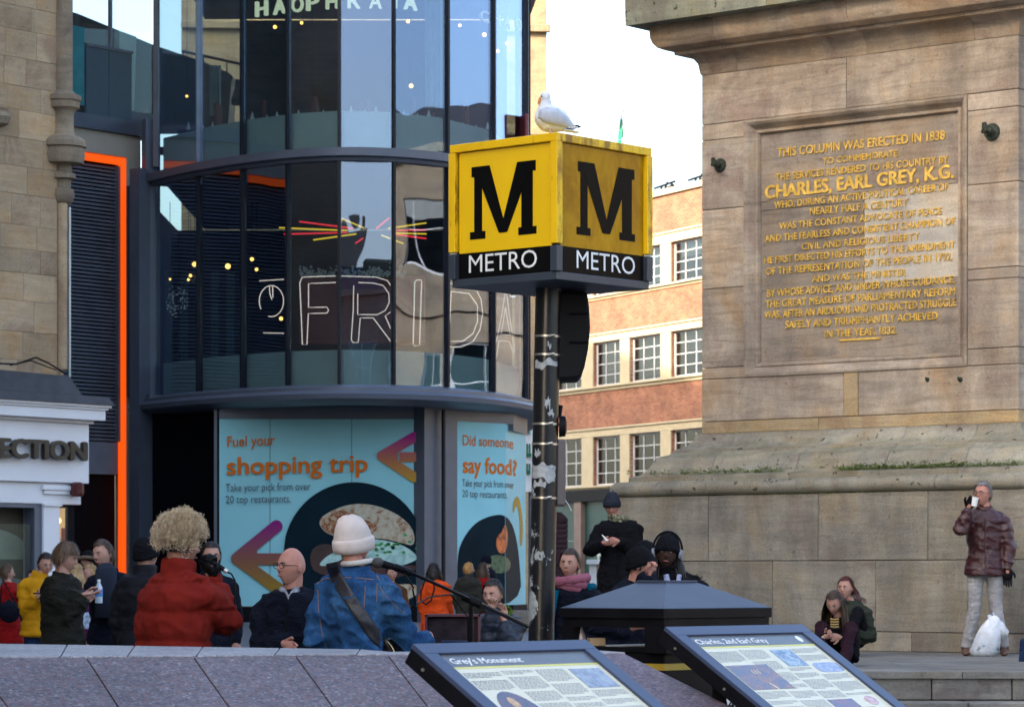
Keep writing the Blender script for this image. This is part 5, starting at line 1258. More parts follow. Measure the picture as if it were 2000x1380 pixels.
for k in range(3): q.prism([P(x0 + bw * x, y0 + bh * y, -.0104) for x, y in ((.19 + k * .025, .385), (.198 + k * .025, .385), (.198 + k * .025, .43), (.19 + k * .025, .43))], pn * .0004)
q.prism([P(x0 + bw * x, y0 + bh * y, -.0104) for x, y in ((.215, .53), (.225, .53), (.25, .6), (.23, .6))], pn * .0004)
q.build('pale_window_marks', mat('pale_print', (.6, .5, .35), .4), tt)

# ================================================================== litter bin with pyramid lid
BD = 16.6
bcx = Xp(1300, BD + .4); Cb = V((bcx, BD + .55, 0))
lb_ = thing('litter_bin', 'large black litter bin with grey pyramid lid and yellow band, number 104', 'litter bin', (Cb.x, Cb.y, 0))
bl = V((-.755, .656, 0)).normalized(); br_ = V((.656, .755, 0)).normalized()      # edges running back-left and back-right from the front corner
front = W(1297, 1188, BD); ze = front.z
FL = None
def wl(px, A, u): k = (px - CX) / F; return (k * A.y - A.x) / (u.x - k * u.y)
La = wl(1094, V((front.x, front.y, 0)), bl); Lb = wl(1508, V((front.x, front.y, 0)), br_)
f0 = V((front.x, front.y, 0)); cs = [f0, f0 + br_ * Lb, f0 + br_ * Lb + bl * La, f0 + bl * La]; cen = (cs[0] + cs[2]) / 2
bluegrey = mat('slate_grey_lid', (.045, .055, .085), .42, .0, var=.15, vs=5, spec=.35)
zt2 = Zp(1137, cen.y - .1)
q = MB(); top = [cen + (c - cen) * .285 for c in cs]
q.hexa([c + V((0, 0, ze)) for c in cs], [c + V((0, 0, zt2)) for c in top]); q.build('lid', bluegrey, lb_, bevel=.004)
q = MB(); q.hexa([c + V((0, 0, zt2 + .001)) for c in [cen + (c - cen) * .29 for c in cs]], [c + V((0, 0, zt2 + .012)) for c in [cen + (c - cen) * .29 for c in cs]]); q.build('lid_cap', bluegrey, lb_, bevel=.002)
def inset(k): return [cen + (c - cen) * k for c in cs]
q = MB(); q.hexa([c + V((0, 0, ze - .055)) for c in inset(1.0)], [c + V((0, 0, ze - .001)) for c in inset(1.0)]); q.build('lid_rim', M['black'], lb_, bevel=.004)
q = MB(); zr = ze - .055; q.hexa([c + V((0, 0, zr - .05)) for c in inset(.97)], [c + V((0, 0, zr - .001)) for c in inset(.97)]); q.build('under_rail', M['black'], lb_)
z_op = Zp(1275, BD)      # top of the body below the openings
for c in cs:
    p = cen + (c - cen) * .90; q = MB(); a = math.atan2(br_.y, br_.x); wpost = .15 if c is cs[0] else .07
    q.box((p.x, p.y, (z_op + zr) / 2 - .02), (wpost, wpost, zr - z_op - .04), a); q.build('corner_post', M['black'], lb_)
q = MB(); q.hexa([c + V((0, 0, .02)) for c in inset(.94)], [c + V((0, 0, z_op)) for c in inset(.94)]); q.build('body', M['black'], lb_, bevel=.008)
q = MB(); q.hexa([c + V((0, 0, z_op + .001)) for c in inset(.96)], [c + V((0, 0, z_op + .03)) for c in inset(.96)]); q.build('body_rim', M['black'], lb_, bevel=.003)
q = MB(); zb1, zb2 = Zp(1309, BD), Zp(1296, BD); q.hexa([c + V((0, 0, zb1)) for c in inset(.946)], [c + V((0, 0, zb2)) for c in inset(.946)]); q.build('yellow_band', mat('dull_yellow', (.42, .28, .03), .5), lb_)
# number plate 104 on the right hand face
fr0 = cen + (cs[0] - cen) * .945; k0 = wl(1394, fr0, br_); k1 = wl(1434, fr0, br_); nrm = V((br_.y, -br_.x, 0)); zA = Zp(1395, fr0.y + .3); zB = Zp(1361, fr0.y + .3)
q = MB(); q.obox(fr0, br_, nrm, k0, k1, zA, zB, .002, .006); q.build('number_plate', M['sign_white'], lb_)
q = MB(); put_text(q, '104', fr0 + br_ * (k0 + .012) + nrm * .0075 + V((0, 0, zA + .018)), br_, V((0, 0, 1)), (k1 - k0) - .02, (zB - zA) - .03, .01); q.build('number_lettering', M['sign_black'], lb_)
# cup with a red straw lid and a paper box standing on the bin shelf
# ================================================================== metro sign on its pole
ml = V((-.755, .656, 0)).normalized(); mr_ = V((.656, .755, 0)).normalized()
MD = 17.0; c0 = V((Xp(1087, MD), MD, 0))
sl1 = wl(883, c0, ml); sr1 = wl(1268, c0, mr_); side = (sl1 + sr1) / 2
mzt, mzb = Zp(272, MD), Zp(545, MD)
sign = thing('metro_sign', 'yellow and black cube sign reading M METRO on the pole', 'sign', (c0.x, c0.y + .5, mzb))
cs2 = [c0, c0 + mr_ * sr1, c0 + mr_ * sr1 + ml * sl1, c0 + ml * sl1]; cm = (cs2[0] + cs2[2]) / 2
zy = Zp(478, MD)         # where yellow meets black at the front edge
def sq(k, z0, z1, mt, name, bevel=0, parent=sign):
    q = MB(); P = [cm + (c - cm) * k for c in cs2]; q.hexa([p + V((0, 0, z0)) for p in P], [p + V((0, 0, z1)) for p in P]); return q.build(name, mt, parent, bevel=bevel)
sq(.95, mzb + .02, mzt - .01, M['black_matt'], 'light_box')
sq(1.025, mzt - .008, mzt + .038, M['yellow'], 'top_rim', .004); sq(1.0, mzb, mzb + .045, M['sign_base'], 'bottom_rim', .004)
for j, c in enumerate(cs2):
    p = cm + (c - cm) * .975; a = math.atan2(mr_.y, mr_.x)
    q = MB(); q.box((p.x, p.y, (zy + mzt) / 2), (.05, .05, mzt - zy - .02), a); q.build('corner_strip', M['yellow'], sign, bevel=.003)
    q = MB(); q.box((p.x, p.y, (mzb + .045 + zy) / 2), (.05, .05, zy - mzb - .048), a); q.build('corner_strip', M['sign_base'], sign, bevel=.003)
def slabM(mb, O, u, v, s, n, wid, hgt):
    """slab-serif capital M drawn as overlapping strokes; O = lower left"""
    P = lambda x, y, o=0: O + u * (x * wid) + v * (y * hgt) + n * o
    polys = [[(0, 0), (.46 * .48, 0), (.46 * .48, .09), (.17, .09), (.17, .88), (.05, .88), (.05, .09), (0, .09)]]
    def poly(l, o): mb.prism([P(x, y, o) for x, y in l], n * .0012)
    sx = .02; bw_ = .215
    poly([(0, 0), (.235, 0), (.235, .105), (.185, .105), (.185, 1), (.065, 1), (.065, .105), (0, .105)], 0)
    poly([(1, 0), (1, .105), (.945, .105), (.945, 1), (.775, 1), (.775, .105), (.73, .105), (.73, 0)], 0)
    poly([(.025, .86), (.2, .86), (.2, 1), (.025, 1)], .0004); poly([(.80, .86), (.99, .86), (.99, 1), (.80, 1)], .0004)
    poly([(.065, 1), (.30, 1), (.56, .06), (.44, .06)], .0008); poly([(.945, 1), (.715, 1), (.455, .06), (.565, .06)], .0012)
for (u, n, O, px0, px1, M0, pan, tcol) in ((-ml, V((-ml.y, ml.x, 0)), cs2[3], (918, 1048), (916, 1049), None, M['yellow_panel'], 1), (mr_, V((mr_.y, -mr_.x, 0)), cs2[0], (1126, 1240), (1126, 1240), None, M['yellow_grimy_shaded'], 2)):
    if n.y > 0: n = -n
    L = sl1 if tcol == 1 else sr1
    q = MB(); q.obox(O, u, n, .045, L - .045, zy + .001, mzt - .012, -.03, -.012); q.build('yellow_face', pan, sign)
    q = MB(); q.obox(O, u, n, .045, L - .045, mzb + .046, zy, -.03, -.012); q.build('black_face', M['sign_black'], sign)
    On = O - n * .011
    a = wl(px0[0], On, u); b = wl(px0[1], On, u); yb = zy + (.075 if tcol == 1 else .075); hh = .41
    q = MB(); slabM(q, On + u * a + V((0, 0, yb)), u, V((0, 0, 1)), 1, n, b - a, hh); q.build('letter_m', M['sign_black'], sign)
    a = wl(px1[0], On, u); b = wl(px1[1], On, u); q = MB(); put_text(q, 'METRO', On + u * a + n * .001 + V((0, 0, mzb + .078)), u, V((0, 0, 1)), b - a, .098, .003); q.build('metro_lettering', M['sign_white'], sign)
for (O, u, n, L) in ((cs2[1], ml, mr_, sl1), (cs2[2], -mr_, ml, sr1)):
    q = MB(); q.obox(O, u, n, .045, L - .045, zy + .001, mzt - .012, -.03, -.012); q.build('yellow_face', M['yellow_panel'], sign)
    q = MB(); q.obox(O, u, n, .045, L - .045, mzb + .046, zy, -.03, -.012); q.build('black_face', M['sign_black'], sign)
# pole
pl_ = thing('sign_pole', 'black steel pole with peeling paint and metal bands carrying the cube sign', 'pole', (Xp(1052, 17.55), 17.55, 0))
pd = cm.y
pt0 = V((Xp(1054, pd), pd, 0)); pt1 = V((Xp(1074, pd), pd, mzb)); pt1.z = mzb
zbm = Zp(1245, pd); dirp = (W(1071, 570, pd) - W(1057, 1245, pd)).normalized()
pbase = W(1057, 1245, pd) - dirp * (W(1057, 1245, pd).z / dirp.z); ptop = W(1071, 570, pd) + dirp * ((mzb + .1 - W(1071, 570, pd).z) / dirp.z)
rp_ = .0735
q = MB(); ns = 24
q.tube([pbase + (ptop - pbase) * k / ns for k in range(ns + 1)], rp_, 40); q.build('shaft', M['pole'], pl_, auto=50)
def onp(py): z = Zp(py, pd); return pbase + dirp * ((z - pbase.z) / dirp.z)
for py in (657, 693, 828, 867, 972):
    q = MB(); p = onp(py); q.tube([p - dirp * .006, p + dirp * .006], rp_ + .003, 40); q.tube([p + V((.018, -rp_ - .002, .0)), p + V((.042, -rp_ - .002, .004))], .009, 8); q.build('metal_band', M['metal'], pl_, auto=50)
# remains of a torn label and scraped patches: thin curved skins on the shaft
rp2 = random.Random(12)
def patch(py0, py1, a0, a1, col, name):
    q = MB(); na, nz_ = 22, 10; vs = []
    for j in range(nz_ + 1):
        for i in range(na + 1):
            t = i / na; s = j / nz_; wob = .5 - abs(s - .5)
            aa = a0 + (a1 - a0) * t; edge_ = .16 * noise.noise(V((s * 5, a0 * 3, py0))) ; aa += edge_ * (1 - 2 * t)
            yy = py0 + (py1 - py0) * s + 14 * noise.noise(V((t * 4, s * 2, py0 * .1))) * (1 if j in (0, nz_) else .3)
            p = onp(yy); vs.append(p + V((math.sin(aa) * (rp_ + .0012), -math.cos(aa) * (rp_ + .0012), 0)))
    q.add(vs, [(j * (na + 1) + i, j * (na + 1) + i + 1, (j + 1) * (na + 1) + i + 1, (j + 1) * (na + 1) + i) for j in range(nz_) for i in range(na)])
    q.build(name, col, pl_, smooth=True)
scr = mat('scraped_paint', (.36, .38, .38), .7, var=.3, vs=30)
patch(905, 938, -1.25, .95, scr, 'torn_label'); patch(708, 716, -1.1, .9, scr, 'torn_label'); patch(880, 892, -.9, -.35, scr, 'scraped_patch'); patch(940, 950, -1.0, .1, scr, 'scraped_patch'); patch(800, 812, .2, .6, scr, 'scraped_patch')
patch(780, 794, -.1, .3, scr, 'scraped_patch'); patch(672, 680, .0, .3, scr, 'scraped_patch')
# loudspeaker housing bolted to the pole, bell and junction box behind
sp = thing('pole_speaker', 'big black moulded loudspeaker housing strapped behind the sign pole', 'speaker', W(1125, 650, pd + .1))
pts = [(1085, 566), (1147, 569), (1151, 600), (1153, 640), (1149, 680), (1142, 715), (1135, 736), (1128, 740), (1085, 742)]
q = MB(); q.prism([W(x, y, pd - .02) for x, y in reversed(pts)], (0, .34, 0)); q.build('housing', M['black_matt'], sp, bevel=.02)
q = MB()
for py in (612, 668): a, b = W(1112, py, pd - .03), W(1150, py, pd - .03); q.tube([a, b], .006, 6)
q.build('rib', M['black'], sp)
bel = thing('round_sounder', 'small round black sounder fixed to the right side of the pole', 'sounder', W(1098, 830, pd))
q = MB(); P0 = W(1092, 832, pd + .02); q.tube([P0, P0 + V((.035, 0, 0)), P0 + V((.043, 0, 0))], [.062, .058, .03], 16); q.tube([P0 + V((0, 0, .05)), P0 + V((.01, 0, .12))], .012, 8); q.build('casing', M['black_matt'], bel, auto=40)
jb = thing('junction_box', 'tall narrow grey junction box strapped to the pole at head height', 'junction box', W(1096, 922, pd))
q = MB(); A = W(1095, 988, pd + .05); B = W(1095, 858, pd + .05); q.box((A.x, A.y, (A.z + B.z) / 2), (.055, .12, B.z - A.z)); q.build('case', mat('brown_grey_box', (.10, .085, .085), .5), jb, bevel=.012)
q = MB(); q.tube([W(1103, 975, pd), W(1110, 985, pd), W(1116, 997, pd)], .003, 5); q.build('wire', M['metal'], jb)
# ================================================================== speaker cabinet, microphone on boom, handheld microphone
pa = thing('amplifier', 'dark red black guitar amplifier standing between guitarist and pole', 'amplifier', (Xp(885, 18.4), 18.4, 0))
A = W(832, 1253, 18.4); B = W(936, 1199, 18.4); cloth_m = mat('amp_cloth', (.022, .012, .018), .9, var=.5, vs=20, bump=.4, bs=200)
z_top = B.z; q = MB(); q.box(((A.x + B.x) / 2, 18.6, z_top - .29), (B.x - A.x, .36, .58)); q.build('cabinet', cloth_m, pa, bevel=.012)
q = MB(); wv = B.x - A.x; q.box(((A.x + B.x) / 2, 18.405, z_top - .006), (wv + .012, .03, .014)); q.box((B.x, 18.405, z_top - .29), (.014, .03, .58)); q.box((A.x, 18.405, z_top - .29), (.014, .03, .58)); q.build('edge_piping', mat('maroon_piping', (.10, .03, .04), .5), pa)
q = MB(); q.box(((A.x + B.x) / 2 + .02, 18.41, z_top - .16), (wv * .55, .02, .01)); q.build('control_strip', mat('blue_strip', (.03, .05, .12), .3), pa)
for dx in (-.12, .12):
    for dy in (-.1, .1):
        q = MB(); q.box(((A.x + B.x) / 2 + dx, 18.6 + dy, (z_top - .58) / 2), (.04, .04, z_top - .58)); q.build('leg', M['black'], pa)
mic = thing('boom_microphone', 'black microphone on a long boom arm reaching past the guitarist', 'microphone', (Xp(1030, 17.9), 18.9, 0))
p0 = W(738, 1098, 17.2); p1 = W(790, 1112, 17.25); p2 = W(920, 1170, 17.9); p3 = W(1030, 1222, 18.9)
q = MB(); q.ball(p0 + V((.0, 0, .0)), (.034, .03, .03), nu=14, nv=10); q.build('windscreen', mat('mic_mesh', (.04, .038, .04), .6, bump=.5, bs=300), mic, smooth=True)
q = MB(); q.tube([p0 + (p1 - p0) * .15, p1], [.022, .017], 12); q.build('mic_body', M['black'], mic, auto=40)
q = MB(); q.tube([p1 - (p1 - p0) * .2, p1, p2], [.010, .011, .010], 10); q.tube([p2, p3], [.014, .014], 10); q.build('boom_arm', M['black'], mic, auto=40)
q = MB(); q.tube([p1 - (p1 - p0) * .35, p1 + (p2 - p1) * .08], .022, 10); q.tube([p2 - V((.05, 0, -.02)), p2 + V((.06, 0, -.03))], .026, 10); q.build('clamp', M['black_matt'], mic, auto=40)
q = MB(); q.tube([p2, V((p2.x, p2.y, .05))], .014, 8)
for a in (0, 2.1, 4.2): q.tube([V((p2.x, p2.y, .25)), V((p2.x + .3 * math.cos(a), p2.y + .3 * math.sin(a), .012))], .01, 6)
q.build('tripod', M['black'], mic, auto=40)
q = MB(); cab = [p1 + V((0, 0, -.02)), p1 + V((.05, .02, -.10)), W(806, 1150, 17.3), W(812, 1180, 17.3), W(840, 1165, 17.6), p2 + V((-.12, 0, .03)), p2 + V((-.02, 0, -.1)), p2 + V((-.01, 0, -.6))]
q.tube(cab, .005, 6); q.build('cable', M['black_matt'], mic, smooth=True)
# small things standing on and by the bin
cup = thing('bottle', 'slim clear bottle with pink top standing on the bin ledge', 'bottle', W(1111, 1238, 17.1))
P0 = W(1111, 1240, BD + .48); P0.z = z_op + .031
ctr = cen + (cs[3] - cen) * .80; ctr.z = z_op + .031
q = MB(); q.lathe(ctr, [(.022, 0), (.024, .02), (.02, .06), (.008, .09), (.008, .12)], 14); q.build('body', mat('clear_plastic', (.35, .30, .32), .1, spec=.8), cup, auto=40)
q = MB(); q.ball(ctr + V((0, 0, .135)), (.022, .022, .026), nu=12, nv=8); q.build('top', mat('pink_top', (.45, .06, .10), .4), cup, smooth=True)
bx = thing('takeaway_box', 'small brown cardboard box on the bin ledge', 'box', ctr)
c2 = cen + (cs[3] - cen) * .70; q = MB(); q.box((c2.x + .02, c2.y - .06, z_op + .031 + .022), (.09, .06, .044), .3); q.build('carton', mat('cardboard', (.42, .30, .18), .8), bx, bevel=.003)
# carrier bag at the feet of the man in burgundy
bag = thing('carrier_bag', 'translucent white plastic carrier bag standing by the man in burgundy', 'carrier bag', W(1932, 1281, 31.0))
bm, nt, b = newmat('thin_white_plastic'); v_ = _pos(nt); n_ = _noise(nt, _pos(nt, (1, 1, .6)), 14, 5, .7, 1.0)
c_ = _ramp(nt, n_, [(.3, (.60, .64, .70)), (.6, (.80, .82, .86))]); sx = _n(nt, 'ShaderNodeSeparateXYZ'); nt.links.new(v_, sx.inputs[0])
low_ = _ramp(nt, _noise(nt, v_, 7, 4, .7), [(.36, (.12, .16, .20)), (.44, (.55, .60, .64)), (.60, (.60, .62, .66)), (.66, (.36, .24, .24))]); mrz = _n(nt, 'ShaderNodeMapRange'); mrz.inputs['From Min'].default_value = .98; mrz.inputs['From Max'].default_value = .9; nt.links.new(sx.outputs[2], mrz.inputs[0])
nt.links.new(_mix(nt, mrz.outputs[0], c_, low_), b.inputs['Base Color']); b.inputs['Roughness'].default_value = .3; b.inputs['Transmission Weight'].default_value = .0; _bump(nt, n_, .8, .03, b)
def bagfn(d, p):
    n1 = noise.noise(p * 9) * .035 + noise.noise(p * 22) * .018; return p * (1 + n1 / .12 * .5)
q = MB(); base = W(1920, 1281, 31.0); base.z = .722
prof_b = [(0, 0), (.11, .0), (.145, .05), (.14, .14), (.125, .22), (.10, .30), (.075, .36), (.05, .39), (.02, .41)]
nn_ = 40; cols_b = []
for (r0, z0) in prof_b:
    ringv = []
    for k in range(nn_):
        a = 2 * math.pi * k / nn_; r = r0 * (1 + .13 * noise.noise(V((math.cos(a) * 2, math.sin(a) * 2, z0 * 9))) + .05 * math.sin(a * 7 + z0 * 20))
        ringv.append(base + V((r * math.cos(a) + z0 * .28 * (1 if z0 > .1 else .6), r * .6 * math.sin(a), z0)))
    cols_b.append(ringv)
vs = [v for r_ in cols_b for v in r_]; q.add(vs, [(i * nn_ + k, i * nn_ + (k + 1) % nn_, (i + 1) * nn_ + (k + 1) % nn_, (i + 1) * nn_ + k) for i in range(len(prof_b) - 1) for k in range(nn_)])
q.build('bag_body', bm, bag, smooth=True)
q = MB(); tb = base + V((.11, 0, .34)); q.add([tb + V(p) for p in ((-.06, -.02, .0), (.02, -.03, .02), (.10, -.03, -.02), (.15, -.02, -.09), (.12, -.03, -.17), (.05, -.04, -.12), (-.02, -.05, -.06))] + [tb + V(p) for p in ((-.05, .03, .02), (.02, .03, .05), (.09, .02, .01), (.13, .03, -.08), (.11, .02, -.16), (.05, .03, -.1), (-.02, .03, -.05))],
      [tuple(range(7)), tuple(reversed(range(7, 14)))] + [(i, i + 7, (i + 1) % 7 + 7, (i + 1) % 7) for i in range(7)])
q.tube([tb + V((-.04, 0, 0)), tb + V((-.05, 0, .07)), tb + V((-.01, 0, .10)), tb + V((.02, 0, .03))], [.012, .02, .015, .01], 7); q.build('handle', bm, bag, smooth=True)
# white table beyond, maroon postbox like case behind the pole
mt_ = thing('market_table', 'white trestle stand with pink posters beyond the bin', 'table', (Xp(1163, 60), 60, .78))
q = MB(); A = W(1148, 1100, 60); B = W(1180, 1093, 60); q.box(((A.x + B.x) / 2, 60, (A.z + B.z) / 2), (B.x - A.x + .06, .7, B.z - A.z + .02)); q.build('table_top', M['sign_white'], mt_)
q = MB(); A = W(1151, 1145, 59.8); B = W(1165, 1101, 59.8); q.box(((A.x + B.x) / 2, 59.8, (.79 + B.z) / 2), (B.x - A.x, .05, B.z - .79)); q.build('front_panel', M['sign_white'], mt_)
q = MB(); A = W(1166, 1160, 59.8); B = W(1179, 1102, 59.8); q.box(((A.x + B.x) / 2, 59.8, (.79 + B.z) / 2), (B.x - A.x, .05, B.z - .79)); q.build('pink_poster', mat('pink_poster', (.42, .22, .20), .6), mt_)
mc = thing('brick_kiosk', 'dark maroon ribbed kiosk with sloped top half hidden by the pole', 'kiosk', (Xp(1092, 62), 62, .78))
q = MB(); 
for k in range(9):
    y0 = 1100 - k * 10; A = W(1080, y0, 62); B = W(1109, y0 - 8.5, 62); q = MB(); q.box(((A.x + B.x) / 2, 62.3, (A.z + B.z) / 2), (B.x - A.x, .8, B.z - A.z)); q.build('slat', mat('maroon', (.05, .012, .018), .6) if k == 0 else bpy.data.materials['maroon'], mc)
q = MB(); A = W(1081, 1111, 62); q.box((Xp(1094, 62), 62.35, (.78 + Zp(1020, 62)) / 2), (.26, .7, Zp(1020, 62) - .78)); q.build('core', bpy.data.materials['maroon'], mc)
q = MB(); q.prism([W(1080, 1020, 61.9), W(1109, 1020, 61.9), W(1106, 1008, 61.9), W(1096, 1000, 61.9), W(1080, 998, 61.9)], (0, .8, 0)); q.build('sloped_top', bpy.data.materials['maroon'], mc)
# bench that the bearded man sits on
bn_ = thing('stone_bench', 'low dark stone bench under the seated bearded man', 'bench', (Xp(965, 26), 26, ground_z(26)))
q = MB(); q.box((Xp(965, 26.2), 26.2, ground_z(26) + .40), (1.0, .45, .08)); q.build('seat', M['step'], bn_, bevel=.01)
for s in (-.35, .35): q = MB(); q.box((Xp(965, 26.2) + s, 26.2, ground_z(26) + .17), (.12, .4, .38)); q.build('leg', M['step'], bn_, bevel=.01)
# low wall / step seen right of the bearded man
st2 = thing('kerb_wall', 'low grey stone kerb in front of the poster windows', 'kerb', (Xp(1000, 46), 46, .7))
for k in range(8):
    A = V((Xp(960, 46) + k * .5, 46 + k * .1, 0)); q = MB(); q.box((A.x, A.y, .87), (.494, .3, .32)); q.build('kerb_stone', M['step'], st2, bevel=.01)
# ================================================================== people
def cloth(name, col, rough=.85, var=.12, vs=6, bump=.35, bs=180, spec=.10, sheen=0, crease=.55):
    m = mat(name, col, rough, 0, var, vs, bump, bs, spec, bd=.004)
    # creases: stretched, distorted noise on top of the weave
    nt = m.node_tree; b = nt.nodes['Principled BSDF']; wv = _noise(nt, _pos(nt, (1, 1, 1.6)), 9, 4, .6, 1.5); rr_ = _ramp(nt, wv, [(.35, 0), (.5, 1), (.65, .2)])
    bp = _n(nt, 'ShaderNodeBump'); bp.inputs['Strength'].default_value = crease; bp.inputs['Distance'].default_value = .02; nt.links.new(rr_, bp.inputs['Height'])
    old = b.inputs['Normal'].links[0].from_node if b.inputs['Normal'].links else None
    if old: nt.links.new(old.outputs[0], bp.inputs['Normal'])
    nt.links.new(bp.outputs[0], b.inputs['Normal'])
    if sheen: m.node_tree.nodes['Principled BSDF'].inputs['Sheen Weight'].default_value = sheen
    return m
def skinmat(name, col):
    m, nt, b = newmat(name); v = _pos(nt); n = _noise(nt, v, 30, 3, .6)
    c = _ramp(nt, n, [(.3, tuple(x * y for x, y in zip(col, (.92, .82, .8)))), (.7, col)]); nt.links.new(c, b.inputs['Base Color'])
    b.inputs['Roughness'].default_value = .62; b.inputs['Specular IOR Level'].default_value = .25; b.inputs['Subsurface Weight'].default_value = .12; b.inputs['Subsurface Radius'].default_value = (.012, .004, .002); return m
SK = {'fair': skinmat('fair_skin', (.50, .29, .22)), 'pink': skinmat('ruddy_skin', (.50, .25, .19)), 'tan': skinmat('tanned_skin', (.36, .19, .13)), 'dark': skinmat('deep_brown_skin', (.055, .028, .02))}
M['eye'] = mat('eye_dark', (.012, .01, .01), .15); M['eyewhite'] = mat('eye_white', (.45, .42, .40), .3); M['lip'] = mat('lips', (.30, .10, .09), .5)
def hairmat(name, a, b_):
    m, nt, b = newmat(name); n = _noise(nt, _pos(nt, (1, 1, .3)), 60, 3, .6); nt.links.new(_ramp(nt, n, [(.3, a), (.7, b_)]), b.inputs['Base Color']); b.inputs['Roughness'].default_value = .5; b.inputs['Specular IOR Level'].default_value = .35; return m
HM = {'brown': hairmat('brown_hair', (.035, .02, .012), (.085, .05, .03)), 'dark': hairmat('dark_hair', (.010, .007, .006), (.03, .02, .016)), 'black': hairmat('black_hair', (.006, .005, .005), (.014, .012, .012)),
      'blond': hairmat('blonde_hair', (.28, .17, .07), (.50, .34, .16)), 'curly': hairmat('bleached_curls', (.34, .24, .14), (.82, .68, .48)), 'grey': hairmat('grey_hair', (.10, .09, .085), (.25, .23, .22)),
      'red': hairmat('red_brown_hair', (.05, .01, .01), (.12, .025, .018)), 'ginger': hairmat('golden_hair', (.35, .17, .04), (.62, .36, .12)), 'midbrown': hairmat('mid_brown_hair', (.07, .04, .022), (.15, .09, .05))}
raw = []         # meshes waiting for their voxel union; all baked together below
HS = .122        # half head height
def head_fn(female):
    def fn(d, p):
        x, y, z = d; q = p.copy()
        if z < 0: q.x *= 1 - (.36 if female else .30) * (-z) ** 1.6; 
        if y > 0 and z < -.15: q.y *= 1 - .55 * min(1, (-z - .15) / .7)
        if y < 0:
            q.y += .010 * max(0, -z) * 0
            fx = abs(x)
            nose = math.exp(-(x / .15) ** 2) * (max(0, min(1, (.22 - z) / .42)) if z > -.2 else max(0, 1 - (-.2 - z) / .09)); q.y -= .026 * nose * (1 if z < .22 else 0)
            q.y += .009 * math.exp(-((fx - .34) / .16) ** 2 - ((z - .08) / .11) ** 2)
            q.y -= .005 * math.exp(-((z - .25) / .10) ** 2) * (fx < .6)
            q.y -= .006 * math.exp(-(x / .26) ** 2 - ((z + .52) / .12) ** 2)
            q.y -= .010 * math.exp(-(x / .28) ** 2 - ((z + .86) / .14) ** 2)
            q.x *= 1 + .05 * math.exp(-((z + .12) / .2) ** 2)
            q.y *= 1 - .08 * max(0, z - .5)
        return q
    return fn
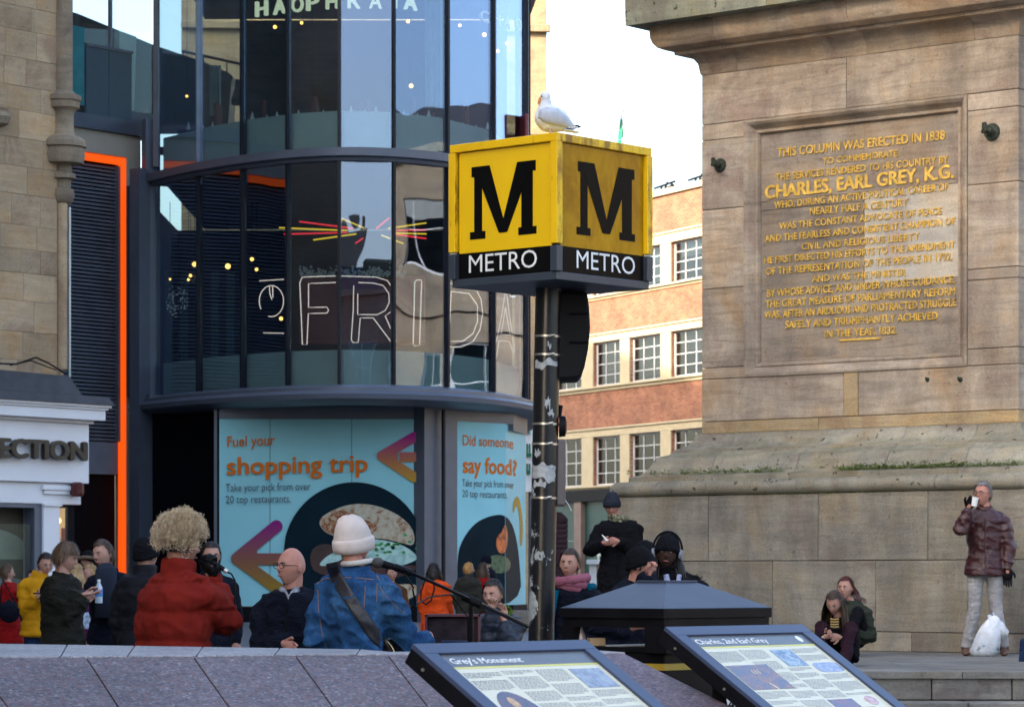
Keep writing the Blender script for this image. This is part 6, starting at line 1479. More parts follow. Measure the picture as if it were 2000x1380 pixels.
class Person:
    def __init__(s, label, px, ytop, D, yaw=0, height=None, g=None, sex='m', skin='fair', jacket=None, legs=None, shoes=None, hair=('short', 'brown'), head=(0, 0, 0), arms=(None, None),
                 seat=None, lean=(0, 0), face=True, group=None, hands=True, glasses=False, vox=.012, width=1.0, group_=None, legs_hidden=False, extra=None, headpx=None, nohand=()):
        s.sc = 1.0; g = ground_z(D) if g is None else g; ztop = Zp(ytop, D); s.X = Xp(px, D); s.D = D
        s.root = thing('person', label, 'person', (s.X, D, g), group); r = s.root; s.g = g
        s.yaw = R(yaw); f = V((math.sin(s.yaw), -math.cos(s.yaw), 0)); sd = V((math.cos(s.yaw), math.sin(s.yaw), 0)); s.f, s.sd = f, sd
        hatx = .02 if hair[0] in ('beanie', 'curly', 'hood') else .008
        if seat is None: H = ztop - g - hatx; k = H / 1.75
        else: H = height or 1.7; k = H / 1.75
        s.k = k; s.H = H
        hipz = (g + .52 * H) if seat is None else seat + .09 * k
        head_top = ztop - hatx
        hc = head_top - HS * k
        shz = head_top - .315 * k
        O = V((s.X, D, 0)); L = V((lean[0], lean[1], 0))
        hip = O + V((0, 0, hipz)) - L * .5; sh = O + V((0, 0, shz)) + L * .5
        wf = (.92 if sex == 'f' else 1.0) * width
        hx = (hip.x, hip.y)
        s.hip, s.sh = hip, sh
        up = (sh - hip)
        def tor(t, o=V((0, 0, 0))): return hip + up * t
        s.tor = tor
        hcen = V((sh.x, sh.y, hc)) + L * .25 + f * .03 * k
        if headpx: hcen.x = Xp(headpx, D)
        s.hc = hcen
        hyaw, hpitch, hroll = head
        Hm = Matrix.Rotation(s.yaw + R(hyaw), 3, 'Z') @ Matrix.Rotation(R(hpitch), 3, 'X') @ Matrix.Rotation(R(hroll), 3, 'Y'); s.Hm = Hm
        hk = k * (1.0 if sex == 'm' else .96); s.hk = hk
        # ---- body (skin)
        body = MB(); side = sd
        swid = .172 * k * wf
        neck0 = sh + V((0, 0, .02 * k)); neck1 = hcen - V((0, 0, .05 * k)) + Hm @ V((0, .022, 0)) * hk
        body.tube([neck0 - V((0, 0, .08 * k)), neck0, neck1, neck1 + V((0, 0, .04))], [.075 * k, .060 * k * wf, .056 * k * wf, .055 * k], 14)
        tp = [(0, .15, .10), (.25, .135, .095), (.5, .14, .1), (.8, .16, .11), (.95, .15, .09), (1.02, .09, .07)]
        body.tube([tor(t) for t, a, b in tp], [(a * k * wf, b * k) for t, a, b in tp], 20, side=side)
        shs = [sh - sd * swid, sh + sd * swid]; shs = [p - V((0, 0, .06 * k)) for p in shs]
        shs.sort(key=lambda p: p.x + .01 * p.y); s.arm = []
        LU, LF = .285 * k, .255 * k
        for i, (p, a) in enumerate(zip(shs, arms)):
            if a is None:
                out = (p - V((sh.x, sh.y, p.z))).normalized()
                e = p + out * .06 * k + V((0, 0, -LU * .97)); wv = e + f * .07 * k + V((0, 0, -LF * .96)) - out * .01
                hd = V((0, 0, -1)); mode = 'rest'
            else:
                dyw = {-1: -.22 * k, 1: .22 * k}.get(a[5], a[5]); wv = W(a[3], a[4], s.D + dyw); v = wv - p; l = v.length
                if l > (LU + LF) * .985: v = v * ((LU + LF) * .985 / l); wv = p + v; l = v.length
                ca = (LU * LU + l * l - LF * LF) / (2 * LU * l); ca = max(-1, min(1, ca)); mid = p + v.normalized() * LU * ca; hint = W(a[0], a[1], (p.y + wv.y) / 2) - mid
                hint = V((hint.x * a[2] if a[2] > 0 else hint.x * .45, 0, hint.z - .15)); hint -= v.normalized() * hint.dot(v.normalized()); hint = hint.normalized() if hint.length > .01 else V((0, 0, -1)); e = mid + hint * LU * math.sqrt(max(0, 1 - ca * ca))
                hd = (wv - e).normalized(); mode = a[6] if len(a) > 6 else 'rest'
                if len(a) > 7: hd = V(a[7]).normalized()
            s.arm.append((p, e, wv, hd, mode))
            body.tube([p, (p + e) / 2, e, (e + wv) / 2, wv, wv + hd * .03], [.05 * k, .047 * k, .04 * k, .038 * k, .027 * k, .026 * k], 12)
        # legs
        s.legp = []
        for sg in (-1, 1):
            hp = hip + sd * sg * .09 * k
            if seat is None:
                kn = V((hp.x, hp.y, g + .285 * H)) + sd * sg * .015 + f * .015; an = V((hp.x, hp.y, g + .06 * k)) + sd * sg * (.03 if sex == 'm' else .0) ; 
                if extra and 'feet' in extra:
                    an = an + sd * sg * extra['feet']
            elif seat - g > .3:
                kn = hp + f * .40 * k + V((0, 0, .0)); an = V((kn.x, kn.y, g + .06)) + f * .02
            else:
                kn = hp + f * .24 * k + V((0, 0, .30 * k)) + sd * sg * .05; an = hp + f * .5 * k + V((0, 0, 0)); an.z = g + .06
            toe = an + f * .15 * k; toe.z = g + .03; s.legp.append((hp, kn, an, toe))
            body.tube([hp, (hp + kn) / 2, kn, (kn + an) / 2, an], [.078 * k, .07 * k, .05 * k, .05 * k, .036 * k], 12)
        s.body = s.addraw(body, 'body', SK[skin], r, vox)
        # ---- head with a face, and hands, joined to the body mesh after its union
        hd_ = MB(); c = hcen
        hd_.ball(c, (.077 * hk, .096 * hk, HS * hk), Hm, nu=40, nv=30, fn=lambda d, p: head_fn(sex == 'f')(d, p))
        for sg in (-1, 1): hd_.ball(c + Hm @ V((sg * .076, .012, -.008)) * hk, (.010 * hk, .022 * hk, .031 * hk), Hm @ Matrix.Rotation(sg * .35, 3, 'Z'), nu=8, nv=7)
        s.skin_extra = hd_
        for hi_, (p, e, wv, hdv, mode) in enumerate(s.arm):
            if hands and hi_ not in nohand: s.hand(hd_, wv, hdv, mode, k)
        s.body['_extra'] = 1; s.extra_mb = hd_
        if face:
            q = MB(); w_ = MB(); br = MB()
            for sg in (-1, 1):
                w_.ball(c + Hm @ V((sg * .029, -.0845, .006)) * hk, (.0125 * hk, .008 * hk, .0065 * hk), Hm, nu=10, nv=6); q.ball(c + Hm @ V((sg * .029, -.0895, .006)) * hk, (.0062 * hk, .005 * hk, .0062 * hk), Hm, nu=8, nv=6)
                br.tube([c + Hm @ V((sg * xx, yy, zz_)) * hk for xx, yy, zz_ in ((.014, -.097, .022), (.030, -.0955, .028), (.046, -.084, .023))], [.0028 * hk, .0036 * hk, .002 * hk], 6)
            w_.build('eye_white', M['eyewhite'], r, True); q.build('eye', M['eye'], r, True); br.build('eyebrow', HM[hair[1]] if hair[1] in HM else HM['brown'], r, True)
            q = MB(); q.tube([c + Hm @ V((xx, yy, zz_)) * hk for xx, yy, zz_ in ((-.022, -.0865, -.0625), (-.008, -.0965, -.0600), (.008, -.0965, -.0600), (.022, -.0865, -.0625))], [.002 * hk, .0055 * hk, .0055 * hk, .002 * hk], 8); q.build('lips', M['lip'], r, True)
        if glasses:
            q = MB()
            for sg in (-1, 1):
                pts = [c + Hm @ V((sg * .033 + .025 * math.cos(a), -.104 + abs(math.cos(a)) * .004, .004 + .018 * math.sin(a))) * hk for a in [i * math.pi / 8 for i in range(17)]]
                q.tube(pts, .0022 * hk, 5, cap=False); q.tube([c + Hm @ V((sg * .058, -.100, .006)) * hk, c + Hm @ V((sg * .078, -.03, .008)) * hk, c + Hm @ V((sg * .080, .015, .004)) * hk], .002 * hk, 5)
            q.tube([c + Hm @ V((-.009, -.107, .008)) * hk, c + Hm @ V((.009, -.107, .008)) * hk], .002 * hk, 5); q.build('glasses', M['black'], r)
        s.hairdo(hair)
        if jacket: s.coat(jacket, wf, vox)
        if legs: s.trousers(legs, vox, shoes)
    def addraw(s, mb, name, m, parent, vox, post=None):
        o = mb.build(name, m, parent); md = o.modifiers.new('union', 'REMESH'); md.mode = 'VOXEL'; md.voxel_size = vox; md.use_smooth_shade = True
        sm = o.modifiers.new('smooth', 'SMOOTH'); sm.factor = .5; sm.iterations = 3 if post is None else 8
        raw.append((o, post, s)); return o
    def hand(s, mb, w_, d, mode, k):
        d = d.normalized(); ref = s.f if abs(d.dot(s.f)) < .8 else V((0, 0, 1)); side = d.cross(ref).normalized(); nrm = side.cross(d).normalized()
        pal = .085 * k; a = w_ - d * .01; b = w_ + d * pal
        mb.tube([a, a + d * .03, a + d * .06, b], [(.026 * k, .018 * k), (.036 * k, .017 * k), (.042 * k, .015 * k), (.040 * k, .012 * k)], 12, side=side)
        curl = {'rest': .45, 'grip': 1.1, 'point': .25, 'fist': 1.5}.get(mode, .5)
        for i, (off, L) in enumerate(((-.030, .072), (-.010, .082), (.010, .077), (.029, .060))):
            c_ = curl if not (mode == 'point' and i == 0) else .05
            p = b + side * off * k - d * .012; ang = 0; pts = [p]; 
            for j, l in enumerate((.45, .32, .23)):
                ang += c_ * (.7 if j == 0 else .8); p = p + (d * math.cos(ang) + nrm * math.sin(ang)) * L * l * k; pts.append(p)
            mb.tube(pts, [.0098 * k, .0092 * k, .0082 * k, .0062 * k], 8, side=side)
        p = a + d * .028 - side * .034 * k; t1_ = (d * .75 - side * .6 + nrm * .35).normalized(); p2 = p + t1_ * .038 * k; p3 = p2 + (d * .8 - side * .1 + nrm * .6).normalized() * .03 * k
        mb.tube([a + d * .012 - side * .016 * k, p, p2, p3], [.014 * k, .0125 * k, .0105 * k, .0075 * k], 8)
    def hairdo(s, hair):
        style, colr = hair[0], hair[1]; m = HM.get(colr); c, Hm, hk, r = s.hc, s.Hm, s.hk, s.root
        fn = head_fn(False); rnd = random.Random(int(abs(c.x * 1000)) + 5)
        def surf(d, off):
            p = fn(d, V((d.x * .077, d.y * .096, d.z * HS))); return c + Hm @ (p + d * off) * hk
        def mask(d, style):
            front = -d.y
            if style == 'balding': return -.35 < d.z < .42 and d.y > -.25
            line = .60 if style != 'fringe' else .38
            if front > .15: lim = line - .0 + .35 * min(0, .0) - (.55 if False else 0); lim = line * min(1, (front - .0) / .45) - .05 * (1 - front)
            elif front > -.1: lim = -.02
            else: lim = -.52 if style != 'long' else -.7
            return d.z > lim
        def cap(style, off, nu=44, nv=32, rough=.004):
            q = MB(); idx = {}; 
            for j in range(nv + 1):
                ph = -math.pi / 2 + math.pi * j / nv
                for i in range(nu):
                    t = 2 * math.pi * i / nu; d = V((math.cos(ph) * math.cos(t), math.cos(ph) * math.sin(t), math.sin(ph)))
                    if mask(d, style):
                        o = off + rough * noise.noise(d * 9 + c) ; idx[(i, j)] = len(q.v); q.v.append(surf(d, o))
            for j in range(nv):
                for i in range(nu):
                    ks = [(i, j), ((i + 1) % nu, j), ((i + 1) % nu, j + 1), (i, j + 1)]
                    if all(k_ in idx for k_ in ks): q.f.append(tuple(idx[k_] for k_ in ks))
            return q
        def strands(n, L, off, style, w_=.0035, fuzz=.25, grav=1.0, curl=0, down=None, jit=.004):
            q = MB(); made = 0; tries = 0
            while made < n and tries < n * 8:
                tries += 1; d = V((rnd.gauss(0, 1), rnd.gauss(0, 1), rnd.gauss(0, 1))).normalized()
                if not mask(d, style): continue
                made += 1
                if -d.y > .25 and d.z < .9 and style != 'fringe': continue
                p = surf(d, off + rnd.uniform(-jit, jit)); nn = (Hm @ d).normalized(); g_ = V((0, 0, -1)); tan = g_ - nn * g_.dot(nn)
                if tan.length < .3: tan = tan + Hm @ V((rnd.uniform(-1, 1), rnd.uniform(-.3, 1), 0)); tan -= nn * tan.dot(nn)
                tan.normalize(); tan = (tan + nn * rnd.uniform(-.1, 1) * fuzz + V((rnd.gauss(0, 1), rnd.gauss(0, 1), rnd.gauss(0, 1))) * fuzz * .5).normalized()
                sdv = tan.cross(nn).normalized(); l = L * rnd.uniform(.6, 1.2); seg = 4; pts = [p]
                ph = rnd.uniform(0, 6.28)
                for j in range(seg):
                    dv = (tan + V((0, 0, -1)) * grav * .25 * j); dv.normalize(); p = p + dv * l / seg
                    if curl: p = p + (sdv * math.cos(ph + j * 2.4) + nn * math.sin(ph + j * 2.4)) * curl
                    pts.append(p)
                for j in range(seg):
                    w1 = w_ * (1 - .2 * j); w2 = w_ * (1 - .2 * (j + 1)); q.add([pts[j] - sdv * w1, pts[j] + sdv * w1, pts[j + 1] + sdv * w2, pts[j + 1] - sdv * w2], [(0, 1, 2, 3)])
            return q
        if style in ('short', 'fringe', 'balding'):
            off = {'short': .013, 'fringe': .022, 'balding': .004}[style]
            q = cap(style, off, rough=.007); q2 = strands(500, .035 if style != 'fringe' else .05, off, style, fuzz=.35 if style != 'balding' else .1); q.add(q2.v, q2.f); q.build('hair', m, r, True)
        elif style in ('long', 'tied', 'bun'):
            q = cap('long' if style == 'long' else 'short', .012 if style == 'long' else .008, rough=.004); q2 = strands(420, .07, .012, 'short', fuzz=.05); q.add(q2.v, q2.f)
            if style == 'long':
                Ls = hair[2] if len(hair) > 2 else .28
                for i in range(420):
                    a = rnd.uniform(-2.15, 2.15); d = V((math.sin(a), math.cos(a), rnd.uniform(-.5, .3))); 
                    if d.y < -.35 and d.z > -.1: d.z = -.1
                    p = surf(d.normalized(), .012 + rnd.uniform(-.006, .01)); o_ = (Hm @ V((d.x, d.y, 0))).normalized(); l = Ls * rnd.uniform(.75, 1.05); pts = [p]
                    for j in range(1, 7):
                        t = j / 6; pts.append(p + V((0, 0, -l * t)) + o_ * (.03 * math.sin(t * 3) + .02 * t) * hk + V((rnd.gauss(0, .003), rnd.gauss(0, .003), 0)))
                    sdv = V((-o_.y, o_.x, 0)); 
                    for j in range(6): 
                        w1 = .007 * (1 - .08 * j); q.add([pts[j] - sdv * w1, pts[j] + sdv * w1, pts[j + 1] + sdv * w1 * .9, pts[j + 1] - sdv * w1 * .9], [(0, 1, 2, 3)])
            if style == 'bun': q.ball(c + Hm @ V((0, .105, .06)) * hk, .035 * hk, nu=12, nv=8)
            if style == 'tied':
                Ls = hair[2] if len(hair) > 2 else .25; p0 = c + Hm @ V((0, .095, .045)) * hk; sg = hair[3] if len(hair) > 3 else 0
                q.ball(p0, .026 * hk, nu=10, nv=8)
                for i in range(160):
                    jx = V((rnd.gauss(0, .014), rnd.gauss(0, .014), 0)); pts = [p0 + jx * .3, p0 + Hm @ V((0, .04, -.01)) * hk + jx, p0 + Hm @ V((sg * .05, .07, -.09)) * hk + jx, p0 + Hm @ V((sg * .08, .07, -Ls * rnd.uniform(.7, 1))) * hk + jx * 1.3]
                    sdv = V((1, .3, 0)).normalized()
                    for j in range(3): q.add([pts[j] - sdv * .005, pts[j] + sdv * .005, pts[j + 1] + sdv * .004, pts[j + 1] - sdv * .004], [(0, 1, 2, 3)])
            q.build('hair', m, r, True)
        elif style == 'curly':
            q = MB(); cc_ = c + Hm @ V((.0, .0, .035)) * hk
            def bfn(d, p): return p * (.74 if d.z < -.3 or (d.y < -.6 and d.z < .25) else 1) * (1 + .20 * noise.noise(d * 2.8 + V((3, 1, 2))) + .10 * noise.noise(d * 9))
            q.ball(cc_ + V((-.004, 0, .01)), (.112 * hk, .125 * hk, .128 * hk), Hm, nu=36, nv=26, fn=bfn)
            for i in range(8000):
                d = V((rnd.gauss(0, 1), rnd.gauss(0, 1), rnd.gauss(0, 1) + .25)).normalized()
                if d.z < -.42 or (d.y < -.45 and d.z < .12): continue
                rr_ = 1 + .20 * noise.noise(d * 2.8 + V((3, 1, 2))) + rnd.uniform(-.05, .10)
                p = cc_ + V((-.004, 0, .01)) + Hm @ V((d.x * .112, d.y * .125, d.z * .128)) * hk * rr_
                nn = (Hm @ d).normalized(); a = nn.cross(V((rnd.gauss(0, 1), rnd.gauss(0, 1), rnd.gauss(0, 1)))).normalized(); b = nn.cross(a); R0 = rnd.uniform(.005, .012); pts = []
                dr = (a * rnd.uniform(-1, 1) + nn * rnd.uniform(.1, 1.0) + V((0, 0, .15))).normalized(); e1 = dr.cross(a + V((.01, .02, .03))).normalized(); e2 = dr.cross(e1); ph = rnd.uniform(0, 6); fly = 1.4 if rnd.random() < .04 else 1
                for j in range(6): pts.append(p + dr * (.0075 * j * fly) + (e1 * math.cos(ph + j * 1.3) + e2 * math.sin(ph + j * 1.3)) * R0)
                for j in range(5): q.add([pts[j], pts[j] + dr * .0026, pts[j + 1] + dr * .0026, pts[j + 1]], [(0, 1, 2, 3)])
            q.build('hair', m, r, True)
            q = cap('balding', .010); q.build('hair_undercut', HM['dark'], r, True)
        elif style == 'beanie':
            cm_, kind_ = hair[2], (hair[3] if len(hair) > 3 else 'cuff'); q = MB(); nu, nv = 40, 22; tilt = hair[4] if len(hair) > 4 else 0; drop = hair[5] if len(hair) > 5 else 0
            Tm = Hm @ Matrix.Rotation(R(-16 + tilt), 3, 'X')
            for j in range(nv + 1):
                ph = R(8) + (math.pi / 2 - R(8)) * j / nv
                for i in range(nu):
                    t = 2 * math.pi * i / nu; d = V((math.cos(ph) * math.cos(t), math.cos(ph) * math.sin(t), math.sin(ph)))
                    bl_ = math.cos(ph) ** -.22 if ph < 1.5 else 1; kk = 1 + .05 * noise.noise(d * 4 + c) * (j / nv) + .012 * (1 if i % 2 else -1)
                    slouch = .018 * max(0, d.z) ** 2 if kind_ == 'cuff' else .006 * d.z
                    q.v.append(c + Tm @ V((d.x * .097 * bl_, d.y * .118 * bl_ + slouch * .8, -.014 - drop + d.z * (.160 + (.016 if kind_ == 'cuff' else 0) + drop))) * hk * kk)
            for j in range(nv):
                for i in range(nu): q.f.append((j * nu + i, j * nu + (i + 1) % nu, (j + 1) * nu + (i + 1) % nu, (j + 1) * nu + i))
            q.build('beanie', cm_, r, True)
            q = MB()
            h_ = .062 if kind_ == 'cuff' else .02
            rings = [(.092, -.012), (.099, -.012), (.1035, h_ * .3), (.1035, h_ * .7), (.100, h_), (.092, h_ + .002)]
            for rr_, zz_ in rings:
                for i in range(nu):
                    t = 2 * math.pi * i / nu; rb_ = rr_ + .0012 * (1 if i % 2 else -1); q.v.append(c + Tm @ V((rb_ * math.cos(t) * .985, rb_ * math.sin(t) * 1.2, zz_ - .002 - drop)) * hk)
            for j in range(len(rings) - 1):
                for i in range(nu): q.f.append((j * nu + i, j * nu + (i + 1) % nu, (j + 1) * nu + (i + 1) % nu, (j + 1) * nu + i))
            q.build('beanie_cuff', cm_, r, True)
            if m:
                q2 = cap('balding', .006); q2.build('hair', m, r, True)
    def coat(s, j, wf, vox):
        """j: color material, hem (fraction of torso below hip, negative = lower), puff inflate, quilt pitch, collar, hood"""
        k = s.k; m = j['m']; inf = j.get('inf', .03) * k; hem = j.get('hem', -.25); q = MB(); sd, f = s.sd, s.f; tor = s.tor
        bell = j.get('bell', .02)
        tl_ = (s.sh - s.hip).length
        tp = [(hem, .155 + bell, .115 + bell), (hem + .02, .16 + bell, .12 + bell), (.0, .155 + bell * .6, .115 + bell * .5), (.28, .14, .105), (.55, .150, .115), (.82, .166, .118), (.96, .150, .095), (1.05, .085, .07)]
        P = [tor(t) for t, a, b in tp]
        q.tube(P, [((a * wf * k + inf), (b * k + inf)) for t, a, b in tp], 26, side=sd)
        for (p, e, w_, hd, mode) in s.arm:
            sl_ = j.get('sleeve', .0)
            q.tube([p - (e - p) * .12 + V((0, 0, .0)), p, (p + e) / 2, e, (e + w_) / 2, w_ - (w_ - e) * .03], [.035 * k + inf * .5, .056 * k + inf * .75, .054 * k + inf * .8, .052 * k + inf * .8, .045 * k + inf * .6, .034 * k + inf * .45], 14)
            c_ = s.sh + V((0, 0, .0)); q.tube([c_, (c_ * .4 + p * .6) + V((0, 0, .006)), p], [.058 * k + inf * .3, .05 * k + inf * .55, .052 * k + inf * .7], 12)
        col = j.get('collar', 'small')
        nb = s.sh + V((0, 0, .0))
        if col in ('small', 'high'):
            h_ = .07 * k if col == 'small' else .115 * k; r0 = (.085 if col == 'small' else .095) * k
            q.tube([nb - V((0, 0, .05 * k)), nb + V((0, 0, .02 * k)), nb + V((0, 0, h_)) + f * .01], [r0 * 1.25 + inf * .4, r0, r0 * .95], 18)
        if j.get('hood'):
            q.tube([nb + sd * .10 * k - f * .05 * k, nb - f * .11 * k + V((0, 0, .015)), nb - sd * .10 * k - f * .05 * k], [.035 * k, .065 * k, .035 * k], 12)
        pitch = j.get('quilt', 0); amp = j.get('amp', .012); wr = j.get('wrinkle', .010); ph = j.get('phase', 0)
        arms_ = s.arm; sh = s.sh
        def post(vs, ns):
            out = []
            for v, n in zip(vs, ns):
                dlt = 0
                # folds gather across sleeves and round the waist
                dd = wr * (noise.noise(V((v.x * 5 + ph, v.y * 5, v.z * 9))) + .6 * noise.noise(V((v.x * 11, v.y * 11 + ph, v.z * 22))))
                ridge = 1 - abs(noise.noise(V((v.x * 6 + v.z * 3, v.y * 6 + ph, v.z * 10))) * 2); dd += wr * .9 * (max(0, ridge) ** 2 - .5)
                if pitch:
                    t = (v.z + (noise.noise(V((v.x * 3, v.y * 3, ph))) * .01)) / pitch; fr = t - math.floor(t); dd += amp * (max(0, math.sin(math.pi * fr)) ** .38 - .7)
                    dd += amp * .35 * noise.noise(V((v.x * 28, v.y * 28, v.z * 8)))
                out.append(v + n * dd)
            return out
        s.coat_o = s.addraw(q, j.get('name', 'coat'), m, s.root, j.get('vox', vox), post)
        if j.get('zip'):
            q = MB(); 
            for t0_, t1_ in ((hem + .02, .9),):
                pts = []
                for i in range(14):
                    t = t0_ + (t1_ - t0_) * i / 13
                    a_, b_ = 0, .115 + bell * .4 if t < .2 else .112
                    pts.append(tor(t) + f * (b_ * k + inf + .004))
                q.tube(pts, .008 * k, 6)
            q.build('front_zip', j['zip'], s.root)
    def trousers(s, m, vox, shoes):
        q = MB(); k = s.k
        for hp, kn, an, toe in s.legp:
            q.tube([hp, (hp + kn) / 2, kn, (kn + an) / 2, an + V((0, 0, .02))], [.092 * k, .086 * k, .068 * k, .062 * k, .058 * k], 14)
        q.ball(s.hip, (.155 * k, .115 * k, .12 * k), Matrix.Rotation(s.yaw, 3, 'Z'), nu=18, nv=10)
        def post(vs, ns):
            return [v + n * (.010 * noise.noise(V((v.x * 8, v.y * 8, v.z * 16))) + .005 * noise.noise(V((v.x * 15, v.y * 15, v.z * 40)))) for v, n in zip(vs, ns)]
        s.addraw(q, 'trousers', m, s.root, vox * 1.15, post)
        sm = shoes or M['black']
        for hp, kn, an, toe in s.legp:
            q = MB(); f = (toe - an); f.z = 0; f.normalize(); sd = V((f.y, -f.x, 0)); z = s.g + .001
            def rg(c, w_, h): return (c + V((0, 0, h)), (w_, h))
            b = V((an.x, an.y, 0)); pts = [b - f * .07 * k, b - f * .05 * k, b + f * .03 * k, b + f * .12 * k, b + f * .18 * k, b + f * .205 * k]; hs = [.03, .048, .045, .032, .026, .015]; ws = [.02, .036, .038, .046, .04, .02]
            q.tube([p + V((0, 0, z + h * k)) for p, h in zip(pts, hs)], [(w_ * k, h * k) for w_, h in zip(ws, hs)], 12, side=sd); q.tube([V((an.x, an.y, z + .05)), V((an.x, an.y, z + .12))], .048 * k, 12)
            q.build('shoe', sm, s.root, True)
C_ = cloth
cm = {'red': C_('rust_red_cord', (.17, .014, .009), .9, vs=12, crease=.12), 'denim': None, 'black': C_('black_cloth', (.007, .007, .009)), 'navy': C_('navy_cloth', (.006, .008, .016)), 'charcoal': C_('charcoal_padded', (.010, .010, .014), .6, crease=.2),
      'olive': C_('dark_olive_wax', (.014, .013, .009), .6), 'yellow': C_('mustard_padded', (.50, .23, .006), .7, crease=.2), 'scarlet': C_('scarlet_wool', (.28, .008, .008)), 'purple': C_('purple_wool', (.09, .008, .07)), 'orange': C_('bright_orange_coat', (.80, .085, .012), .8),
      'khaki': C_('khaki_parka', (.035, .034, .028)), 'burgundy': C_('burgundy_leather', (.045, .009, .011), .34, spec=.55, bump=.2, crease=.25), 'grey_trousers': C_('pale_grey_chinos', (.36, .35, .35)), 'jeans': C_('blue_jeans', (.015, .035, .09)), 'teal': C_('teal_cloth', (.0, .09, .15)),
      'pinkscarf': C_('dusty_pink_knit', (.30, .10, .14), bump=.8, bs=60, crease=.4), 'cream': C_('cream_knit', (.66, .57, .52), .9, bump=.5, bs=200, crease=.08), 'bluepad': C_('blue_grey_padded', (.018, .026, .042), .5, spec=.3, crease=.2), 'greenlining': C_('green_lining', (.09, .15, .02)), 'camo': None, 'brown': C_('brown_coat', (.12, .05, .02)), 'darkpurple': C_('dark_plum', (.03, .012, .02))}
def denim():
    m, nt, b = newmat('blue_denim'); v = _pos(nt); n = _noise(nt, v, 5, 6, .7); n2 = _noise(nt, _pos(nt, (1, 1, .4)), 120, 2)
    c = _ramp(nt, n, [(.32, (.008, .035, .10)), (.5, (.014, .065, .17)), (.72, (.05, .14, .28))]); k = _ramp(nt, n2, [(.3, .8), (.7, 1.2)]); c = _mix(nt, 1.0, c, k, 'MULTIPLY')
    nt.links.new(c, b.inputs['Base Color']); b.inputs['Roughness'].default_value = .85; b.inputs['Specular IOR Level'].default_value = .2; _bump(nt, n2, .4, .003, b); return m
cm['denim'] = denim()
def camo():
    m, nt, b = newmat('camouflage_scarf'); c = _ramp(nt, _noise(nt, _pos(nt), 28, 2, .5), [(.38, (.03, .035, .02)), (.46, (.14, .13, .07)), (.55, (.35, .33, .22)), (.62, (.05, .06, .03))]); nt.links.new(c, b.inputs['Base Color']); b.inputs['Roughness'].default_value = .9; return m
cm['camo'] = camo()
leather = mat('brown_boot_leather', (.10, .045, .025), .5); gl_ = M['black_matt']
def scarf(p, m, loops=3, r=.034, R0=.10, zoff=0, name='scarf', seedn=1):
    q = MB(); k = p.k; c = p.sh + V((0, 0, .045 * k + zoff)); rs = random.Random(seedn)
    for i in range(loops):
        n_ = 28; ph = rs.uniform(0, 6); rr_ = (R0 + .012 * (i - loops / 2)) * k; pts = []
        for a in range(n_ + 1):
            t = 2 * math.pi * a / n_; pts.append(c + V((rr_ * math.cos(t) * 1.05, rr_ * math.sin(t) * .95 - .01, (i - loops / 2) * .030 * k + .018 * math.sin(t + ph) + .008 * noise.noise(V((t * 3, i, 0))))) + p.f * (.02 + .01 * math.cos(t)))
        q.tube(pts, [(r * k * (1 + .25 * noise.noise(V((a * .7, i * 3, 1))))) for a in range(n_ + 1)], 10, cap=False)
    return q.build(name, m, p.root, True)
def glove(p, i, m=None):
    a = p.arm[i]; q = MB(); p.hand(q, a[2] - a[3] * .012, a[3], a[4], p.k * 1.22); o = q.build('glove', m or gl_, p.root, True); return o

G1 = 'crowd queuing by the corner shop'
# 1 singer
p = Person('singer in rust red padded cord coat with curly bleached hair, seen from behind', 347, 1014, 17.1, yaw=134, sex='f', skin='tan', hair=('curly', 'curly'), head=(-16, 4, 0), face=True, headpx=352,
           jacket=dict(m=cm['red'], inf=.062, hem=-.36, quilt=.165, amp=.026, wrinkle=.010, collar='high', bell=.03, phase=3, vox=.011), legs=cm['black'], arms=(None, (440, 1200, 1, 410, 1122, .10, 'fist', (-.3, -.5, .75))), vox=.011, width=1.08, nohand=(0, 1))
glove(p, 1); glove(p, 0); singer = p
hm_ = thing('handheld_microphone', 'microphone with silver band and hanging cable in a black glove', 'microphone', p.arm[1][2])
h0 = p.arm[1][2] + V((-.02, -.05, .05)); h0 = W(405, 1092, h0.y)
q = MB(); q.ball(h0, .027, nu=12, nv=8); q.tube([h0 + V((.02, 0, -.01)), W(440, 1113, h0.y)], [.017, .013], 10); q.build('body', M['black'], hm_, auto=40)
q = MB(); q.tube([W(438, 1112, h0.y), W(444, 1116, h0.y)], .015, 10); q.build('collar', M['metal'], hm_)
q = MB(); q.tube([W(443, 1116, h0.y), W(452, 1120, h0.y), W(459, 1133, h0.y), W(459, 1160, h0.y), W(458, 1200, h0.y), W(455, 1230, h0.y), W(450, 1262, h0.y), W(430, 1300, h0.y), V((Xp(420, 17), 17, .01))], .0055, 6); q.build('cable', M['black_matt'], hm_, smooth=True)
# earring hoop
q = MB(); ec = singer.hc + singer.Hm @ V((-.082, .0, -.05)); q.tube([ec + V((.02 * math.cos(t), 0, .02 * math.sin(t))) for t in [i * .5236 for i in range(13)]], .0015, 5); q.build('earring', M['metal'], singer.root)
